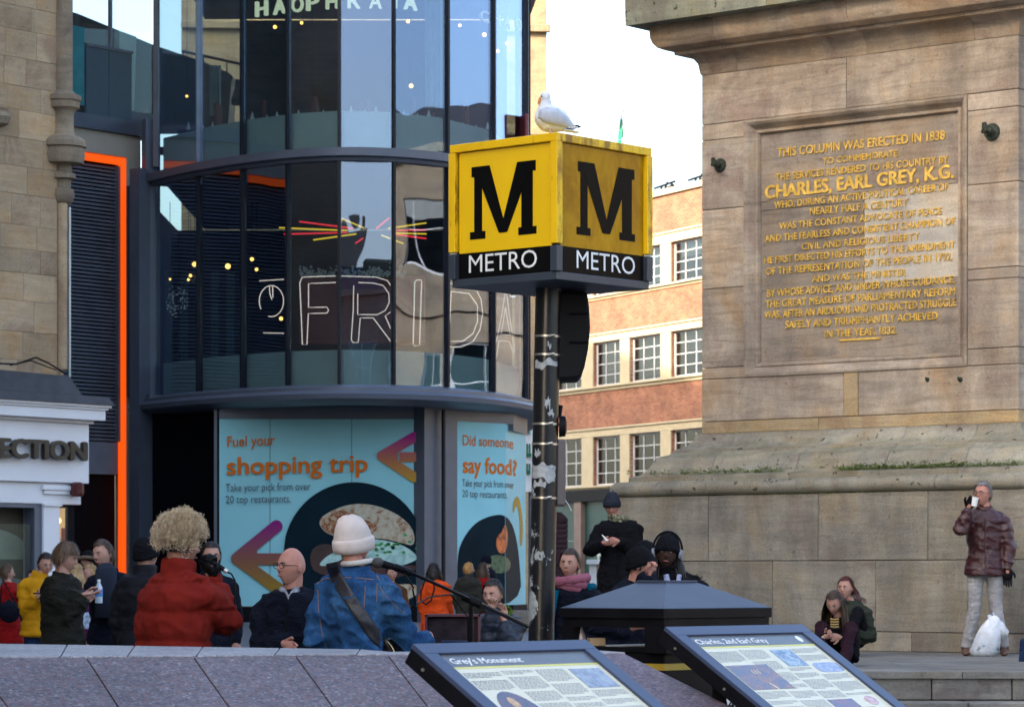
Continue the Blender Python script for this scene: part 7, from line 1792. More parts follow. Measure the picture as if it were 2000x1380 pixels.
# 2 guitarist
p = Person('guitarist in blue denim jacket and cream beanie, seen from behind', 697, 1010, 17.6, yaw=152, skin='pink', hair=('beanie', 'brown', cm['cream'], 'cuff', 2, .03), head=(-22, 4, -4), face=False, headpx=690,
           jacket=dict(m=cm['denim'], inf=.036, hem=-.12, wrinkle=.022, collar='small', phase=9, vox=.0095, name='denim_jacket'), legs=cm['jeans'], arms=((640, 1225, -1, 684, 1280, .22, 'grip'), (800, 1150, -1, 836, 1243, .16, 'grip')), vox=.011, width=.98, nohand=(0, 1))
gtr = p; k = p.k
q = MB(); nb = p.sh + V((0, 0, .06)); q.tube([nb + V((.078 * math.cos(t), .078 * math.sin(t), .012 * math.sin(t + 1) + .035)) for t in [i * .3927 for i in range(17)]], .017, 8, cap=False); q.build('fleece_collar', mat('fleece', (.60, .57, .52), .95, bump=1, bs=160), p.root, True)
DJ = 17.6
def backline(pts, r, m, name, inset=.0, n=8, D=None, asp=1): 
    q = MB(); q.tube([W(x, y, d) for x, y, d in pts], r, n, asp=asp); return q.build(name, m, gtr.root, True)
strapm = mat('black_guitar_strap', (.028, .028, .034), .42, bump=.3, bs=60)
# strap: a flat band lying over the back; distance set so it hugs the jacket
snap = []            # (object) meshes pressed on the coat after baking
def press(pts, w_, m, name, off=.006, thick=.004):
    snap.append((pts, w_, m, name, off, thick))
press([(648, 1098), (651, 1112), (660, 1132), (672, 1152), (688, 1176), (705, 1200), (722, 1225), (735, 1243), (752, 1262), (765, 1280)], [.034, .036, .036, .036, .037, .038, .039, .039, .022, .020], strapm, 'guitar_strap', .007, .006)
stm = mat('orange_stitching', (.22, .13, .09), .8)
for l in ([(672, 1127), (700, 1128), (730, 1131)], [(738, 1124), (736, 1145), (736, 1175)], [(713, 1132), (713, 1160), (711, 1185)], [(615, 1150), (622, 1134), (640, 1128), (652, 1129)], [(621, 1150), (622, 1190), (628, 1230), (636, 1262)],
          [(742, 1145), (752, 1162), (775, 1185), (800, 1205)], [(738, 1110), (730, 1118), (742, 1132)]):
    press(l, [.0022] * len(l), stm, 'seam', .003, .001)
g_ = thing('acoustic_guitar', 'black acoustic guitar with cream edge binding held by the guitarist', 'guitar', W(790, 1262, 17.45))
gb = mat('black_lacquer', (.004, .004, .005), .25, spec=.2); bind = mat('cream_binding', (.62, .52, .25), .4)
def gshape(t):
    # lower bout, waist and upper bout round an axis that runs up and to the right
    return .19 * (1 + .16 * math.cos(2 * t) - .10 * math.cos(t))
gcx = W(785, 1330, 17.42); ax = V((-.92, .1, .25)).normalized(); ay = V((.15, .0, .95)); nrm_ = ax.cross(ay).normalized(); ay = nrm_.cross(ax)
nrm_ = V((.75, .66, 0)).normalized(); ax = V((.66, -.75, 0)).normalized(); ay = V((0, 0, 1))
gc = W(733, 1290, 17.74)
out_ = [gc + ax * (gshape(t) * 1.25 * math.cos(t)) + ay * (gshape(t) * math.sin(t)) for t in [i * math.pi / 24 for i in range(48)]]
q = MB(); q.prism([v - nrm_ * .05 for v in out_], nrm_ * .10); q.build('body', gb, g_, auto=40)
for o_ in (-.05, .05):
    q = MB(); q.tube([v + nrm_ * o_ for v in out_] + [out_[0] + nrm_ * o_], .0035, 6, cap=False); q.build('binding', bind, g_, True)
q = MB(); q.tube([gc - ax * .2, gc - ax * .75 + ay * .05], [(.028, .012)] * 2, 8); q.build('neck', mat('neck_wood', (.12, .06, .03), .4), g_)
# 3 bald man
p = Person('bald man in glasses and dark navy jacket smiling to the left', 572, 1067, 19.2, yaw=-12, skin='pink', hair=('none', 'grey'), head=(-38, -2, 0), glasses=True, headpx=570,
           jacket=dict(m=cm['navy'], inf=.05, hem=-.30, wrinkle=.014, collar='small', hood=True, phase=5, zip=M['black']), legs=cm['navy'], arms=((527, 1200, -1, 556, 1256, -1, 'rest', (.6, -.5, -.3)), None), width=1.02)
q = MB(); pk = p; nb = p.sh + p.f * .085 + V((0, 0, .0)); q.tube([nb + V((-.05, .02, .05)), nb + V((0, -.03, -.01)), nb + V((.05, .02, .05))], [.022, .03, .022], 8); q.build('checked_collar', mat('grey_check', (.22, .23, .26), .8, var=.6, vs=60), p.root, True)
# 4 woman with glasses behind the microphone
p = Person('woman with scraped back dark hair and glasses behind the singer', 412, 1056, 26, yaw=12, sex='f', hair=('bun', 'dark'), head=(2, 4, 0), glasses=True, jacket=dict(m=cm['navy'], inf=.03, hem=-.3, collar='high'), legs=cm['black'], vox=.014)
# crowd left
p = Person('person in black knitted hat and long dark padded coat behind the singer', 281, 1049, 24, yaw=150, hair=('beanie', 'dark', cm['black'], 'plain'), head=(0, 0, 0), face=False, jacket=dict(m=cm['charcoal'], inf=.06, hem=-.55, quilt=.11, amp=.014, collar='high', bell=.04), legs=cm['black'], vox=.014, group=G1)
p = Person('young man in open navy jacket holding a water bottle', 213, 1053, 26, yaw=-20, skin='fair', hair=('short', 'brown'), head=(-14, 6, -6), headpx=202, jacket=dict(m=cm['navy'], inf=.03, hem=-.12, collar='small', wrinkle=.012), legs=cm['jeans'],
           arms=((196, 1138, -1, 184, 1163, -1, 'grip', (-.8, -.5, .1)), (246, 1165, 1, 240, 1208, -1, 'rest')), vox=.012, group=G1)
q = MB(); q.tube([W(207, 1100, 25.84), W(207, 1112, 25.82), W(208, 1205, 25.80)], [(.05, .02), (.09, .02), (.10, .02)], 12, side=V((1, 0, 0))); q.build('dark_jumper', mat('ink_blue_jumper', (.008, .014, .03), .9), p.root, True)
q = MB(); q.tube([W(247, 1146, 25.78), W(251, 1150, 25.78)], .012, 6); q.build('yellow_badge', M['yellow'], p.root)
wb = thing('water_bottle', 'clear water bottle with blue label in the young man\'s hand', 'bottle', W(192, 1160, 25.5)); P0 = W(193, 1177, 25.45)
q = MB(); q.lathe(P0, [(.0, 0), (.032, .0), (.033, .10), (.031, .13), (.014, .165), (.013, .18)], 14); q.build('body', mat('clear_bottle', (.42, .52, .60), .08, spec=.9), wb, auto=40)
q = MB(); q.lathe(P0, [(.0335, .055), (.0345, .06), (.0345, .11), (.0335, .115)], 14); q.build('label', mat('blue_label', (.06, .20, .50), .4), wb); q = MB(); q.lathe(P0, [(.0145, .18), (.0145, .195), (.0, .198)], 10); q.build('cap', M['sign_white'], wb)
p = Person('stocky young man in dark olive jacket pointing at a bottle', 121, 1059, 25, yaw=72, skin='fair', hair=('fringe', 'midbrown'), head=(8, 14, 0), headpx=128, jacket=dict(m=cm['olive'], inf=.055, hem=-.30, collar='small', wrinkle=.015, bell=.03), legs=cm['jeans'],
           arms=((118, 1180, -1, 163, 1161, -.06, 'point', (.9, -.1, .1)), (135, 1180, 1, 166, 1166, .1, 'rest')), vox=.012, width=1.1, group=G1)
p = Person('man in mustard yellow padded jacket looking at his phone', 78, 1078, 30, yaw=15, skin='fair', hair=('short', 'dark'), head=(10, 18, 0), headpx=90, jacket=dict(m=cm['yellow'], inf=.05, hem=-.18, quilt=.10, amp=.012, collar='high'), legs=cm['jeans'],
           arms=((60, 1145, -1, 72, 1162, -1, 'grip', (.7, -.4, .2)), (100, 1150, -1, 88, 1164, -1, 'grip', (-.7, -.4, .2))), vox=.014, group=G1)
ph_ = thing('mobile_phone', 'black phone in the hands of the man in yellow', 'phone', W(72, 1158, 29.6)); q = MB(); q.box(W(72, 1158, 29.55), (.075, .12, .012), .2); q.build('case', M['black'], ph_, bevel=.003)
p = Person('woman in scarlet coat with a dark shoulder bag at the left edge', 18, 1100, 33, yaw=105, sex='f', skin='fair', hair=('short', 'midbrown'), head=(10, 6, 0), headpx=14, jacket=dict(m=cm['scarlet'], inf=.04, hem=-.55, collar='small', bell=.05), legs=cm['black'],
           arms=((25, 1165, -1, 42, 1152, -1, 'grip'), (20, 1160, 1, 45, 1150, 1, 'grip')), vox=.015, group=G1)
q = MB(); P0 = W(18, 1192, 32.6); q.ball(P0, (.11, .06, .13), nu=16, nv=10); q.build('x', cm['navy']); bpy.data.objects.remove(bpy.data.objects['x'])
hb_ = thing('shoulder_bag', 'dark blue shoulder bag hanging on the woman in scarlet', 'bag', P0); q = MB(); q.ball(P0, (.12, .06, .13), nu=16, nv=10, fn=lambda d, p: V((p.x, p.y, p.z * (1 if d.z < 0 else .8)))); q.build('pouch', cm['navy'], hb_, True)
q = MB(); q.tube([P0 + V((-.10, 0, .06)), W(5, 1130, 32.75), P0 + V((.08, 0, .06))], .010, 6); q.build('strap', cm['navy'], hb_, True)
pb_ = thing('paper_bag', 'folded brown paper bag carried in the queue', 'paper bag', W(49, 1185, 32.4)); q = MB(); a = W(44, 1164, 32.3); q.hexa([W(47, 1200, 32.3), W(60, 1193, 32.3), W(60, 1193, 32.4), W(47, 1200, 32.4)], [W(39, 1170, 32.3), W(44, 1164, 32.3), W(44, 1164, 32.4), W(39, 1170, 32.4)]); q.build('paper', mat('kraft_paper', (.42, .27, .19), .8), pb_)
p = Person('dark haired woman in black coat between scarlet and yellow coats', 66, 1110, 35, yaw=-20, sex='f', skin='fair', hair=('short', 'black'), head=(0, 10, 0), jacket=dict(m=cm['navy'], inf=.04, hem=-.55, collar='small'), legs=cm['black'], vox=.016, group=G1)
p = Person('blonde haired woman in purple jumper half hidden between two young men', 152, 1098, 29, yaw=110, sex='f', skin='fair', hair=('long', 'blond', .22), head=(20, 8, 0), face=False, headpx=147, jacket=dict(m=cm['purple'], inf=.03, hem=-.15, collar='small'), legs=cm['black'], vox=.015, group=G1)
p = Person('fair woman in purple coat turned away behind the navy jacket', 174, 1100, 31, yaw=-60, sex='f', skin='fair', hair=('short', 'blond'), head=(0, 0, 0), headpx=177, jacket=dict(m=cm['purple'], inf=.05, hem=-.15, collar='small'), legs=cm['black'], vox=.015, group=G1)
fb = thing('patterned_bag', 'pale blue patterned tote bag hanging between the queuing people', 'bag', W(175, 1215, 27.5)); q = MB()
q.hexa([W(163, 1228, 27.4), W(188, 1228, 27.4), W(188, 1228, 27.5), W(163, 1228, 27.5)], [W(160, 1196, 27.4), W(186, 1194, 27.4), W(186, 1194, 27.5), W(160, 1196, 27.5)]); q.build('cloth', mat('blue_floral', (.30, .38, .52), .8, var=.6, vs=40), fb, bevel=.015)
q = MB(); q.tube([W(165, 1197, 27.44), W(168, 1160, 27.46), W(182, 1160, 27.46), W(183, 1195, 27.44)], .006, 5); q.build('handle', M['white_frame'], fb)
p = Person('person in wide dark fur trimmed hat behind the queue', 174, 1073, 33, yaw=-30, sex='f', skin='fair', hair=('beanie', 'dark', cm['black'], 'plain'), head=(0, 0, 0), face=False, jacket=dict(m=cm['black'], inf=.05, hem=-.4, collar='high'), legs=cm['black'], vox=.016, group=G1)
q = MB(); q.tube([p.hc + V((.16 * math.cos(t), .15 * math.sin(t), .03 + .01 * math.sin(3 * t))) for t in [i * .3927 for i in range(17)]], .022, 7, cap=False); q.build('hat_brim', HM['midbrown'], p.root, True)
# middle distance
p = Person('woman in bright orange coat with dark bob walking away', 851, 1097, 36, yaw=168, sex='f', hair=('long', 'dark', .12), head=(-30, 0, 0), face=False, headpx=848, jacket=dict(m=cm['orange'], inf=.045, hem=-.55, collar='small', bell=.07, wrinkle=.014), legs=cm['black'],
           arms=(None, (872, 1160, 1, 884, 1198, 1, 'rest')), vox=.014)
q = MB(); q.tube([W(833, 1125, 35.72), W(822, 1155, 35.74), W(822, 1172, 35.72), W(831, 1180, 35.70), W(842, 1172, 35.70), W(848, 1150, 35.70), W(846, 1128, 35.72)], .010, 6); q.build('bag_chain', M['black_matt'], p.root, True)
p = Person('golden haired person in khaki hooded parka with a black bag', 914, 1097, 38, yaw=150, sex='f', hair=('short', 'ginger'), head=(-30, 0, 0), face=False, jacket=dict(m=cm['khaki'], inf=.06, hem=-.35, collar='high', hood=True, wrinkle=.015, bell=.03), legs=cm['black'], vox=.015, width=1.1)
p = Person('woman with scarlet coat and brown hair walking beside the khaki parka', 942, 1097, 40, yaw=140, sex='f', hair=('long', 'brown', .2), head=(-20, 0, 0), face=False, jacket=dict(m=cm['scarlet'], inf=.05, hem=-.3, collar='high'), legs=cm['black'], vox=.016)
p = Person('man in dark flat cap and navy jacket behind the scarlet coat', 954, 1082, 43, yaw=-120, hair=('beanie', 'grey', cm['navy'], 'plain'), head=(0, 0, 0), face=False, headpx=949, jacket=dict(m=cm['navy'], inf=.05, hem=-.3, collar='small'), legs=cm['black'], vox=.016)
p = Person('smiling fair haired woman in brown coat behind the microphone', 764, 1101, 34, yaw=25, sex='f', skin='fair', hair=('short', 'dark'), head=(0, 0, 0), jacket=dict(m=cm['brown'], inf=.04, hem=-.4, collar='small'), legs=cm['black'], vox=.016)
# seated bearded man
gs = ground_z(26.2)
p = Person('bearded man in blue grey padded jacket resting his chin on his hand', 972, 1130, 26, yaw=-28, skin='fair', hair=('short', 'dark'), head=(2, 6, 0), headpx=963, seat=gs + .44, height=1.78, g=gs, jacket=dict(m=cm['bluepad'], inf=.05, hem=-.10, quilt=.075, amp=.010, collar='small', hood=True, wrinkle=.012), legs=cm['navy'],
           arms=((950, 1205, -1, 962, 1186, -1, 'fist', (.15, -.2, .9)), (1000, 1195, -1, 985, 1210, -1, 'rest')), vox=.011)
q = MB(); rs_ = random.Random(3); c, Hm, hk = p.hc, p.Hm, p.hk
fn0 = head_fn(False)
def bd(d): pp = fn0(d, V((d.x * .077, d.y * .096, d.z * HS))); return c + Hm @ (pp + d * .008) * hk
idx = {}
for j in range(14):
    for i in range(25):
        a = -math.pi / 2 + (i - 12) / 12 * 1.45; ph2 = -1.45 + j / 13 * 1.05; d = V((math.cos(ph2) * math.cos(a), math.cos(ph2) * math.sin(a), math.sin(ph2)))
        mouth = abs(d.x) < .24 and -.60 < d.z < -.46 
        if not mouth: idx[(i, j)] = len(q.v); q.v.append(bd(d))
for j in range(13):
    for i in range(24):
        ks = [(i, j), (i + 1, j), (i + 1, j + 1), (i, j + 1)]
        if all(t in idx for t in ks): q.f.append(tuple(idx[t] for t in ks))
q.build('beard', HM['dark'], p.root, True)
q = MB(); nb = p.sh; q.tube([nb + V((.07, -.09, .10)), nb + V((.10, -.02, .06)), nb + V((.06, -.15, -.06))], [.02, .035, .02], 8); q.build('green_lining', cm['greenlining'], p.root, True)
# scarf woman
p = Person('young woman in chunky dusty pink scarf and dark coat beside the pole', 1117, 1069, 24, yaw=-12, sex='f', skin='fair', hair=('bun', 'brown'), head=(-6, 2, 2), headpx=1112, jacket=dict(m=cm['navy'], inf=.045, hem=-.35, quilt=.09, amp=.008, collar='small', wrinkle=.012), legs=cm['black'], vox=.012)
scarf(p, cm['pinkscarf'], 4, .040, .105, -.015)
q = MB(); P0 = p.sh; q.tube([P0 + V((-.13, -.12, -.02)), P0 + V((-.16, -.13, -.25)), P0 + V((-.15, -.13, -.5))], [.03, .022, .02], 8); q.tube([P0 + V((.12, -.10, .0)), P0 + V((.17, -.02, .005))], [.03, .03], 8); q.build('teal_rucksack_strap', cm['teal'], p.root, True)
# beanie man rolling a cigarette
p = Person('man in grey beanie and camouflage scarf looking down at his hands', 1208, 963, 33.6, yaw=-6, g=.72, skin='pink', hair=('beanie', 'grey', cloth('charcoal_knit', (.028, .032, .045)), 'cuff', -4), head=(0, 22, 0), headpx=1195, jacket=dict(m=cm['black'], inf=.055, hem=-.55, collar='small', wrinkle=.012, bell=.03, zip=cm['black']), legs=cm['black'],
           arms=((1166, 1030, -1, 1179, 1059, -1, 'grip', (.8, -.3, .1)), (1248, 1035, -1, 1206, 1056, -1, 'grip', (-.8, -.3, .05))), vox=.011, width=1.05)
scarf(p, cm['camo'], 3, .032, .085, .0)
q = MB(); q.tube([W(1176, 1044, 33.25), W(1187, 1056, 33.2)], [.006, .016], 6); q.build('rolling_paper', M['sign_white'], p.root)
# profile man
p = Person('man in black beanie and hooded dark jacket in profile leaning in', 1217, 1066, 22.4, yaw=62, skin='pink', hair=('beanie', 'dark', cm['black'], 'plain', -6), head=(18, 6, 0), headpx=1252, lean=(.16, 0), jacket=dict(m=cm['navy'], inf=.06, hem=-.35, collar='small', hood=True, wrinkle=.016), legs=cm['black'],
           arms=((1195, 1200, -1, 1235, 1225, -1, 'rest'), (1250, 1150, 1, 1266, 1120, -1, 'fist', (.2, 0, .9))), vox=.011, width=1.05)
# headphones man
p = Person('dark skinned man in hooded black coat wearing large headphones', 1312, 1041, 23.2, yaw=-4, skin='dark', hair=('beanie', 'black', cm['black'], 'plain'), head=(-4, 2, 3), headpx=1303, jacket=dict(m=cm['black'], inf=.05, hem=-.35, collar='high', hood=True, wrinkle=.018), legs=cm['black'], vox=.011)
q = MB(); c, Hm, hk = p.hc, p.Hm, p.hk
hp_ = thing('headphones', 'large grey headphones worn over the black hat', 'headphones', c)
for sg in (-1, 1): q.tube([c + Hm @ V((sg * .088, .0, -.01)) * hk, c + Hm @ V((sg * .112, .0, -.012)) * hk], [.044 * hk, .038 * hk], 16)
q.build('ear_cup', mat('grey_headphone', (.18, .20, .24), .35), hp_, auto=40)
q = MB(); q.tube([c + Hm @ V((.108 * math.cos(t), .0, .02 + .135 * math.sin(t))) * hk for t in [i * math.pi / 14 for i in range(15)]], .009, 8); q.build('headband', M['black'], hp_, True)
q = MB(); rs_ = random.Random(6)
for i in range(60):
    x = rs_.choice([-1, 1]) * rs_.uniform(.05, .10); p0 = c + Hm @ V((x, rs_.uniform(-.03, .05), -.04)); q.tube([p0, p0 + V((x * .3, -.03, -.10)), p0 + V((x * .5, -.05 - rs_.uniform(0, .04), -.2 - rs_.uniform(0, .10)))], .007, 5)
q.build('dreadlocks', HM['black'], p.root, True)
q = MB(); q.tube([p.sh + V((-.05, -.14, .03)), p.sh + V((-.02, -.17, -.12)), p.sh + V((.0, -.17, -.25))], [.02, .03, .035], 8); q.tube([p.sh + V((.05, -.14, .03)), p.sh + V((.03, -.17, -.10))], .018, 8); q.build('checked_scarf', mat('pale_blue_check', (.30, .33, .45), .8, var=.5, vs=30), p.root, True)
q = MB(); P0 = p.sh + V((.20, .02, -.03))
for i in range(220):
    d = V((rs_.gauss(0, 1), rs_.gauss(0, 1), rs_.gauss(0, 1))).normalized(); q.add([P0 + d * .02, P0 + d * .02 + V((.006, 0, .004)), P0 + d * .075], [(0, 1, 2)])
q.build('fur_trim', HM['brown'], p.root)
p = Person('person in black hat hidden between beanie man and headphones man', 1258, 1055, 25, yaw=20, hair=('beanie', 'black', cm['black'], 'plain'), head=(40, 0, 0), face=False, headpx=1262, jacket=dict(m=cm['black'], inf=.05, hem=-.4, collar='high'), legs=cm['black'], vox=.016)
# seated women
p = Person('young woman with long brown hair in black jacket looking down at a phone', 1641, 1150, 27.6, yaw=-18, sex='f', g=.48, seat=.72, height=1.62, width=.86, skin='fair', hair=('long', 'brown', .30), head=(-10, 30, 4), headpx=1628, lean=(-.03, -.10), jacket=dict(m=cm['black'], inf=.018, hem=-.05, collar='small', wrinkle=.010), legs=cm['darkpurple'],
           arms=((1597, 1225, -1, 1612, 1242, -1, 'grip', (.5, -.5, .3)), (1668, 1235, -1, 1640, 1244, -1, 'grip', (-.9, -.2, .0))), vox=.011)
q = MB(); 
for i in range(4):
    y = 1208 + i * 5; q.tube([W(1622, y, 27.28), W(1630, y + 1, 27.27), W(1638, y, 27.28)], .008, 6)
q.build('striped_top', mat('ochre_stripe', (.34, .22, .07), .8), p.root)
ph_ = thing('mobile_phone', 'phone with a dangling stylus held by the seated long haired woman', 'phone', W(1607, 1237, 27.1)); q = MB(); q.box(W(1607, 1236, 27.05), (.055, .10, .010), .1); q.tube([W(1615, 1236, 27.0), W(1607, 1218, 27.0)], .0025, 5); q.build('case', M['black'], ph_); q = MB(); q.ball(W(1607, 1243, 27.03), (.014, .01, .012), nu=8, nv=6); q.build('camera_bump', M['metal'], ph_)
p = Person('red haired woman with ponytail and fur hooded green parka sitting against the plinth', 1664, 1124, 31.2, yaw=-24, sex='f', g=.72, seat=.80, height=1.68, width=.82, skin='fair', hair=('tied', 'red', .26, 1), head=(-6, 0, 0), headpx=1651, jacket=dict(m=cloth('green_parka', (.035, .042, .030)), inf=.035, hem=-.15, collar='small', hood=True, wrinkle=.014), legs=cm['black'],
           arms=(None, (1690, 1210, -1, 1670, 1235, -1, 'rest')), vox=.012)
q = MB(); rs_ = random.Random(16); P0 = p.sh
for i in range(500):
    t = rs_.uniform(-.3, 2.6); b_ = P0 + V((.14 * math.cos(t), .05, .05 + .05 * math.sin(t))); d = V((rs_.gauss(0, 1), rs_.gauss(0, 1) - .3, rs_.gauss(0, 1))).normalized(); q.add([b_, b_ + V((.008, 0, .004)), b_ + d * .04], [(0, 1, 2)])
q.build('fur_trim', mat('beige_fur', (.34, .26, .21), .9), p.root)
# man in burgundy leather
p = Person('grey haired man in burgundy leather jacket and pale trousers drinking from a cup', 1924, 939, 31.3, yaw=-8, g=.72, skin='pink', hair=('short', 'grey'), head=(-30, -2, 0), headpx=1919, glasses=True, jacket=dict(m=cm['burgundy'], inf=.035, hem=-.20, collar='small', wrinkle=.014, zip=cm['burgundy'], vox=.0095, name='leather_jacket'), legs=cm['grey_trousers'], shoes=leather,
           arms=((1868, 1032, 1, 1893, 988, -1, 'fist', (.35, -.2, .7)), None), vox=.010, extra={'feet': .07}, nohand=(0, 1))
q0 = head_fn(False)
glove(p, 0); glove(p, 1)
q = MB(); c, Hm, hk = p.hc, p.Hm, p.hk; q2 = MB()
for i in range(420):
    rs_.random(); d = V((rs_.gauss(0, 1), rs_.gauss(0, 1) + .2, abs(rs_.gauss(0, 1)))).normalized()
    if d.z < .3 or d.y < -.55: continue
    pp = c + Hm @ (V((d.x * .077, d.y * .096, d.z * HS)) + d * .002) * hk; e = V((rs_.gauss(0, 1), rs_.gauss(0, 1), rs_.gauss(0, 1))).normalized() * .004; q2.add([pp - e, pp + e, pp + e + (Hm @ d) * .008 + V((0, 0, -.003))], [(0, 1, 2)])
q2.build('cropped_hair', HM['grey'], p.root)
cu = thing('paper_cup', 'white paper cup raised to the mouth of the man in burgundy', 'cup', W(1903, 982, 31.0)); q = MB(); P0 = W(1902, 988, 30.95); q.tube([P0, P0 + V((.018, 0, .09))], [.026, .034], 16); q.build('body', M['sign_white'], cu, auto=40)
for (x0, y0, x1, y1, nm) in ((1900, 1018, 1918, 1021, 'pocket_flap'), (1935, 1018, 1956, 1022, 'pocket_flap')):
    snap.append(([(x0, y0), ((x0 + x1) / 2, y1), (x1, y0)], [.014] * 3, cm['burgundy'], nm, .006, .003, p))
for pts in ([(1900, 1068), (1898, 1085), (1893, 1102)], [(1930, 1070), (1945, 1070), (1957, 1071)], [(1930, 1072), (1933, 1098), (1948, 1108)], [(1919, 985), (1919, 1040), (1917, 1110)]):
    snap.append((pts, [.003] * len(pts), cm['burgundy'], 'seam', .004, .003, p))
# edge of a seated person at the right border
p = Person('dark jeans and knee of a person sitting at the right edge', 2075, 1168, 29.2, yaw=-60, g=.48, seat=.80, height=1.68, hair=('short', 'brown'), jacket=dict(m=cm['navy'], inf=.04, hem=-.1), legs=cm['jeans'], vox=.016)

# ---- bake the voxel unions, add folds, join heads and hands to the bodies
import numpy as np
dg = bpy.context.evaluated_depsgraph_get()
baked = []
for o, post, per in raw:
    me = bpy.data.meshes.new_from_object(o.evaluated_get(dg)); baked.append((o, me, post, per))
for o, me, post, per in baked:
    o.modifiers.clear(); n = len(me.vertices); old = o.data
    if post:
        co = np.empty(n * 3); me.vertices.foreach_get('co', co); nn = np.empty(n * 3); me.vertex_normals.foreach_get('vector', nn)
        vs = [V(v) for v in co.reshape(-1, 3)]; ns_ = [V(v) for v in nn.reshape(-1, 3)]
        out = post(vs, ns_); me.vertices.foreach_set('co', np.array([tuple(v) for v in out]).ravel()); me.update()
    if o.get('_extra'):
        del o['_extra']; ex = per.extra_mb; vv = np.empty(n * 3); me.vertices.foreach_get('co', vv); vs = [tuple(v) for v in vv.reshape(-1, 3)]; fs = [tuple(p_.vertices) for p_ in me.polygons]; b0 = len(vs)
        vs += [tuple(v) for v in ex.v]; fs += [tuple(i + b0 for i in f_) for f_ in ex.f]; mm = bpy.data.meshes.new('body'); mm.from_pydata(vs, [], fs); mm.materials.append(old.materials[0]); bpy.data.meshes.remove(me); me = mm
    me.polygons.foreach_set('use_smooth', [True] * len(me.polygons)); nm = old.name; o.data = me; bpy.data.meshes.remove(old)
    if not me.materials: me.materials.append(None)
# ---- bands and seams pressed on to the baked clothes
from mathutils.bvhtree import BVHTree
def tree(o): 
    me = o.data; return BVHTree.FromPolygons([v.co for v in me.vertices], [tuple(p_.vertices) for p_ in me.polygons])
trees = {}
for item in snap:
    pts, w_, m, name, off, th = item[:6]; per = item[6] if len(item) > 6 else gtr
    if per not in trees: trees[per] = tree(per.coat_o)
    dense = []; ws = []
    for i in range(len(pts) - 1):
        n_ = max(1, int(math.hypot(pts[i + 1][0] - pts[i][0], pts[i + 1][1] - pts[i][1]) // 5))
        for k in range(n_): t = k / n_; dense.append((pts[i][0] + (pts[i + 1][0] - pts[i][0]) * t, pts[i][1] + (pts[i + 1][1] - pts[i][1]) * t)); ws.append(w_[i] + (w_[i + 1] - w_[i]) * t)
    dense.append(pts[-1]); ws.append(w_[-1]); q = MB(); rows = []; nxs = 5 if max(w_) > .01 else 2
    lastD = per.D - .2
    for i, (x, y) in enumerate(dense):
        a = dense[max(i - 1, 0)]; b = dense[min(i + 1, len(dense) - 1)]; dx, dy = b[0] - a[0], b[1] - a[1]; l = math.hypot(dx, dy); nx, ny = -dy / l, dx / l; row = []
        for j in range(nxs):
            s_ = (j / (nxs - 1) * 2 - 1) * ws[i] * F / per.D; tx, ty = x + nx * s_, y + ny * s_
            org = V((0, 0, CZ)); d = V(((tx - CX) / F, 1, (HY - ty) / F)).normalized(); hit, n_, _, dist = trees[per].ray_cast(org, d)
            if hit is None or abs(hit.y - per.D) > .6: hit = W(tx, ty, lastD)
            lastD = lastD * .3 + hit.y * .7; row.append((hit, d))
        mean = sum(h.y for h, d in row) / nxs
        rows.append([h - d * off for h, d in row])
    # smooth along the band
    for _ in range(2):
        for j in range(nxs):
            ys_ = [r_[j] for r_ in rows]
            for i in range(1, len(rows) - 1): rows[i][j] = (ys_[i - 1] + ys_[i] * 2 + ys_[i + 1]) / 4
    vs = [v for r_ in rows for v in r_]; nb_ = len(vs); vs2 = [v + V((0, th, 0)) for v in vs]
    fs = []
    for i in range(len(rows) - 1):
        for j in range(nxs - 1): a = i * nxs + j; fs.append((a, a + 1, a + nxs + 1, a + nxs)); fs.append((a + nb_ + 1, a + nb_, a + nxs + nb_, a + nxs + 1 + nb_))
        a = i * nxs; fs.append((a, a + nxs, a + nxs + nb_, a + nb_)); a = i * nxs + nxs - 1; fs.append((a + nxs, a, a + nb_, a + nxs + nb_))
    q.add(vs + vs2, fs); q.build(name, m, per.root, True)

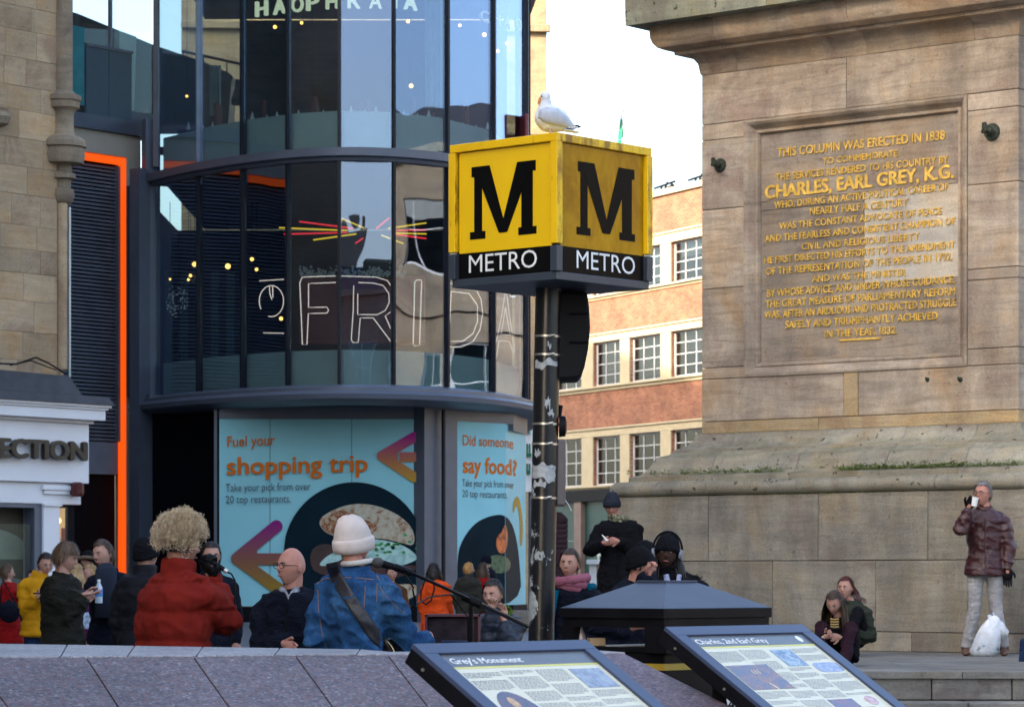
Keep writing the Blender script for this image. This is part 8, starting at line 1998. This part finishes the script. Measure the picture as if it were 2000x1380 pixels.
# ================================================================== herring gull on the sign
gl = thing('seagull', 'herring gull with folded grey wings sitting on top of the metro sign', 'seagull', V((Xp(1080, 17.2), 17.2, mzt + .04)))
zs_ = mzt + .04; D2_ = 17.25
def gw_(x, y, d=0): return W(x, y, D2_ + d)
body = MB(); body.tube([gw_(1044, 228, -.02), gw_(1050, 228, -.02), gw_(1064, 230, 0), gw_(1080, 233, .02), gw_(1096, 238, .04), gw_(1110, 246, .06), gw_(1122, 251, .08)], [.012, .045, .075, .078, .062, .035, .012], 20)
body.tube([gw_(1062, 222), gw_(1065, 205), gw_(1067, 195)], [.045, .034, .032], 16); body.ball(gw_(1065, 190), (.031, .038, .034), nu=18, nv=12)
bo = body.build('body', M['gull'], gl); md = bo.modifiers.new('union', 'REMESH'); md.mode = 'VOXEL'; md.voxel_size = .004; md.use_smooth_shade = True; sm_ = bo.modifiers.new('s', 'SMOOTH'); sm_.iterations = 6; sm_.factor = .6
for sgn, nm in ((-1, 'wing'), (1, 'wing')):
    q = MB(); q.tube([gw_(1054, 222, .05 * sgn - .0), gw_(1066, 224, .062 * sgn), gw_(1084, 228, .066 * sgn + .01), gw_(1100, 236, .05 * sgn + .03), gw_(1116, 246, .03 * sgn + .05), gw_(1126, 250, .02 * sgn + .06)], [(.020, .028), (.026, .045), (.024, .048), (.018, .034), (.010, .016), (.004, .006)], 14, side=V((0, 1, 0))); q.build(nm, M['gull_grey'], gl, True)
q = MB()
for k in range(6):
    x = 1106 + k * 4.6; q.tube([gw_(x - 16, 249 - k * .3, .0 + k * .01), gw_(x, 250 - k * .6, .02 + k * .01), gw_(x + 6, 250.5 - k * .5, .03 + k * .01)], [(.010, .003), (.010, .003), (.002, .002)], 6, side=V((0, .3, 1)))
q.build('primary_feathers', M['black_matt'], gl)
q = MB()
for k in range(4): q.ball(gw_(1112 + k * 5, 249.3 - k * .3, -.02), (.006, .004, .004), nu=8, nv=6)
q.build('white_feather_tips', M['gull'], gl)
q = MB(); q.tube([gw_(1100, 254, .02), gw_(1128, 259, .06)], [(.03, .008), (.035, .004)], 10, side=V((0, 1, 0))); q.build('tail', M['gull'], gl)
q = MB(); q.tube([gw_(1056, 192, -.01), gw_(1053, 198, -.02), gw_(1051, 204, -.025)], [.010, .008, .003], 8); q.build('beak', mat('gull_beak', (.55, .22, .05), .4), gl, True)
q = MB(); q.ball(gw_(1058, 188, -.03), .004, nu=8, nv=6); q.build('eye', M['black'], gl)
q = MB()
for s_ in (-.03, .03): a = gw_(1075, 245, s_); q.tube([a, V((a.x, a.y, zs_ + .002))], .006, 6); q.box((a.x - .012, a.y, zs_ + .004), (.045, .03, .005))
q.build('feet', mat('gull_feet', (.55, .35, .28), .5), gl)
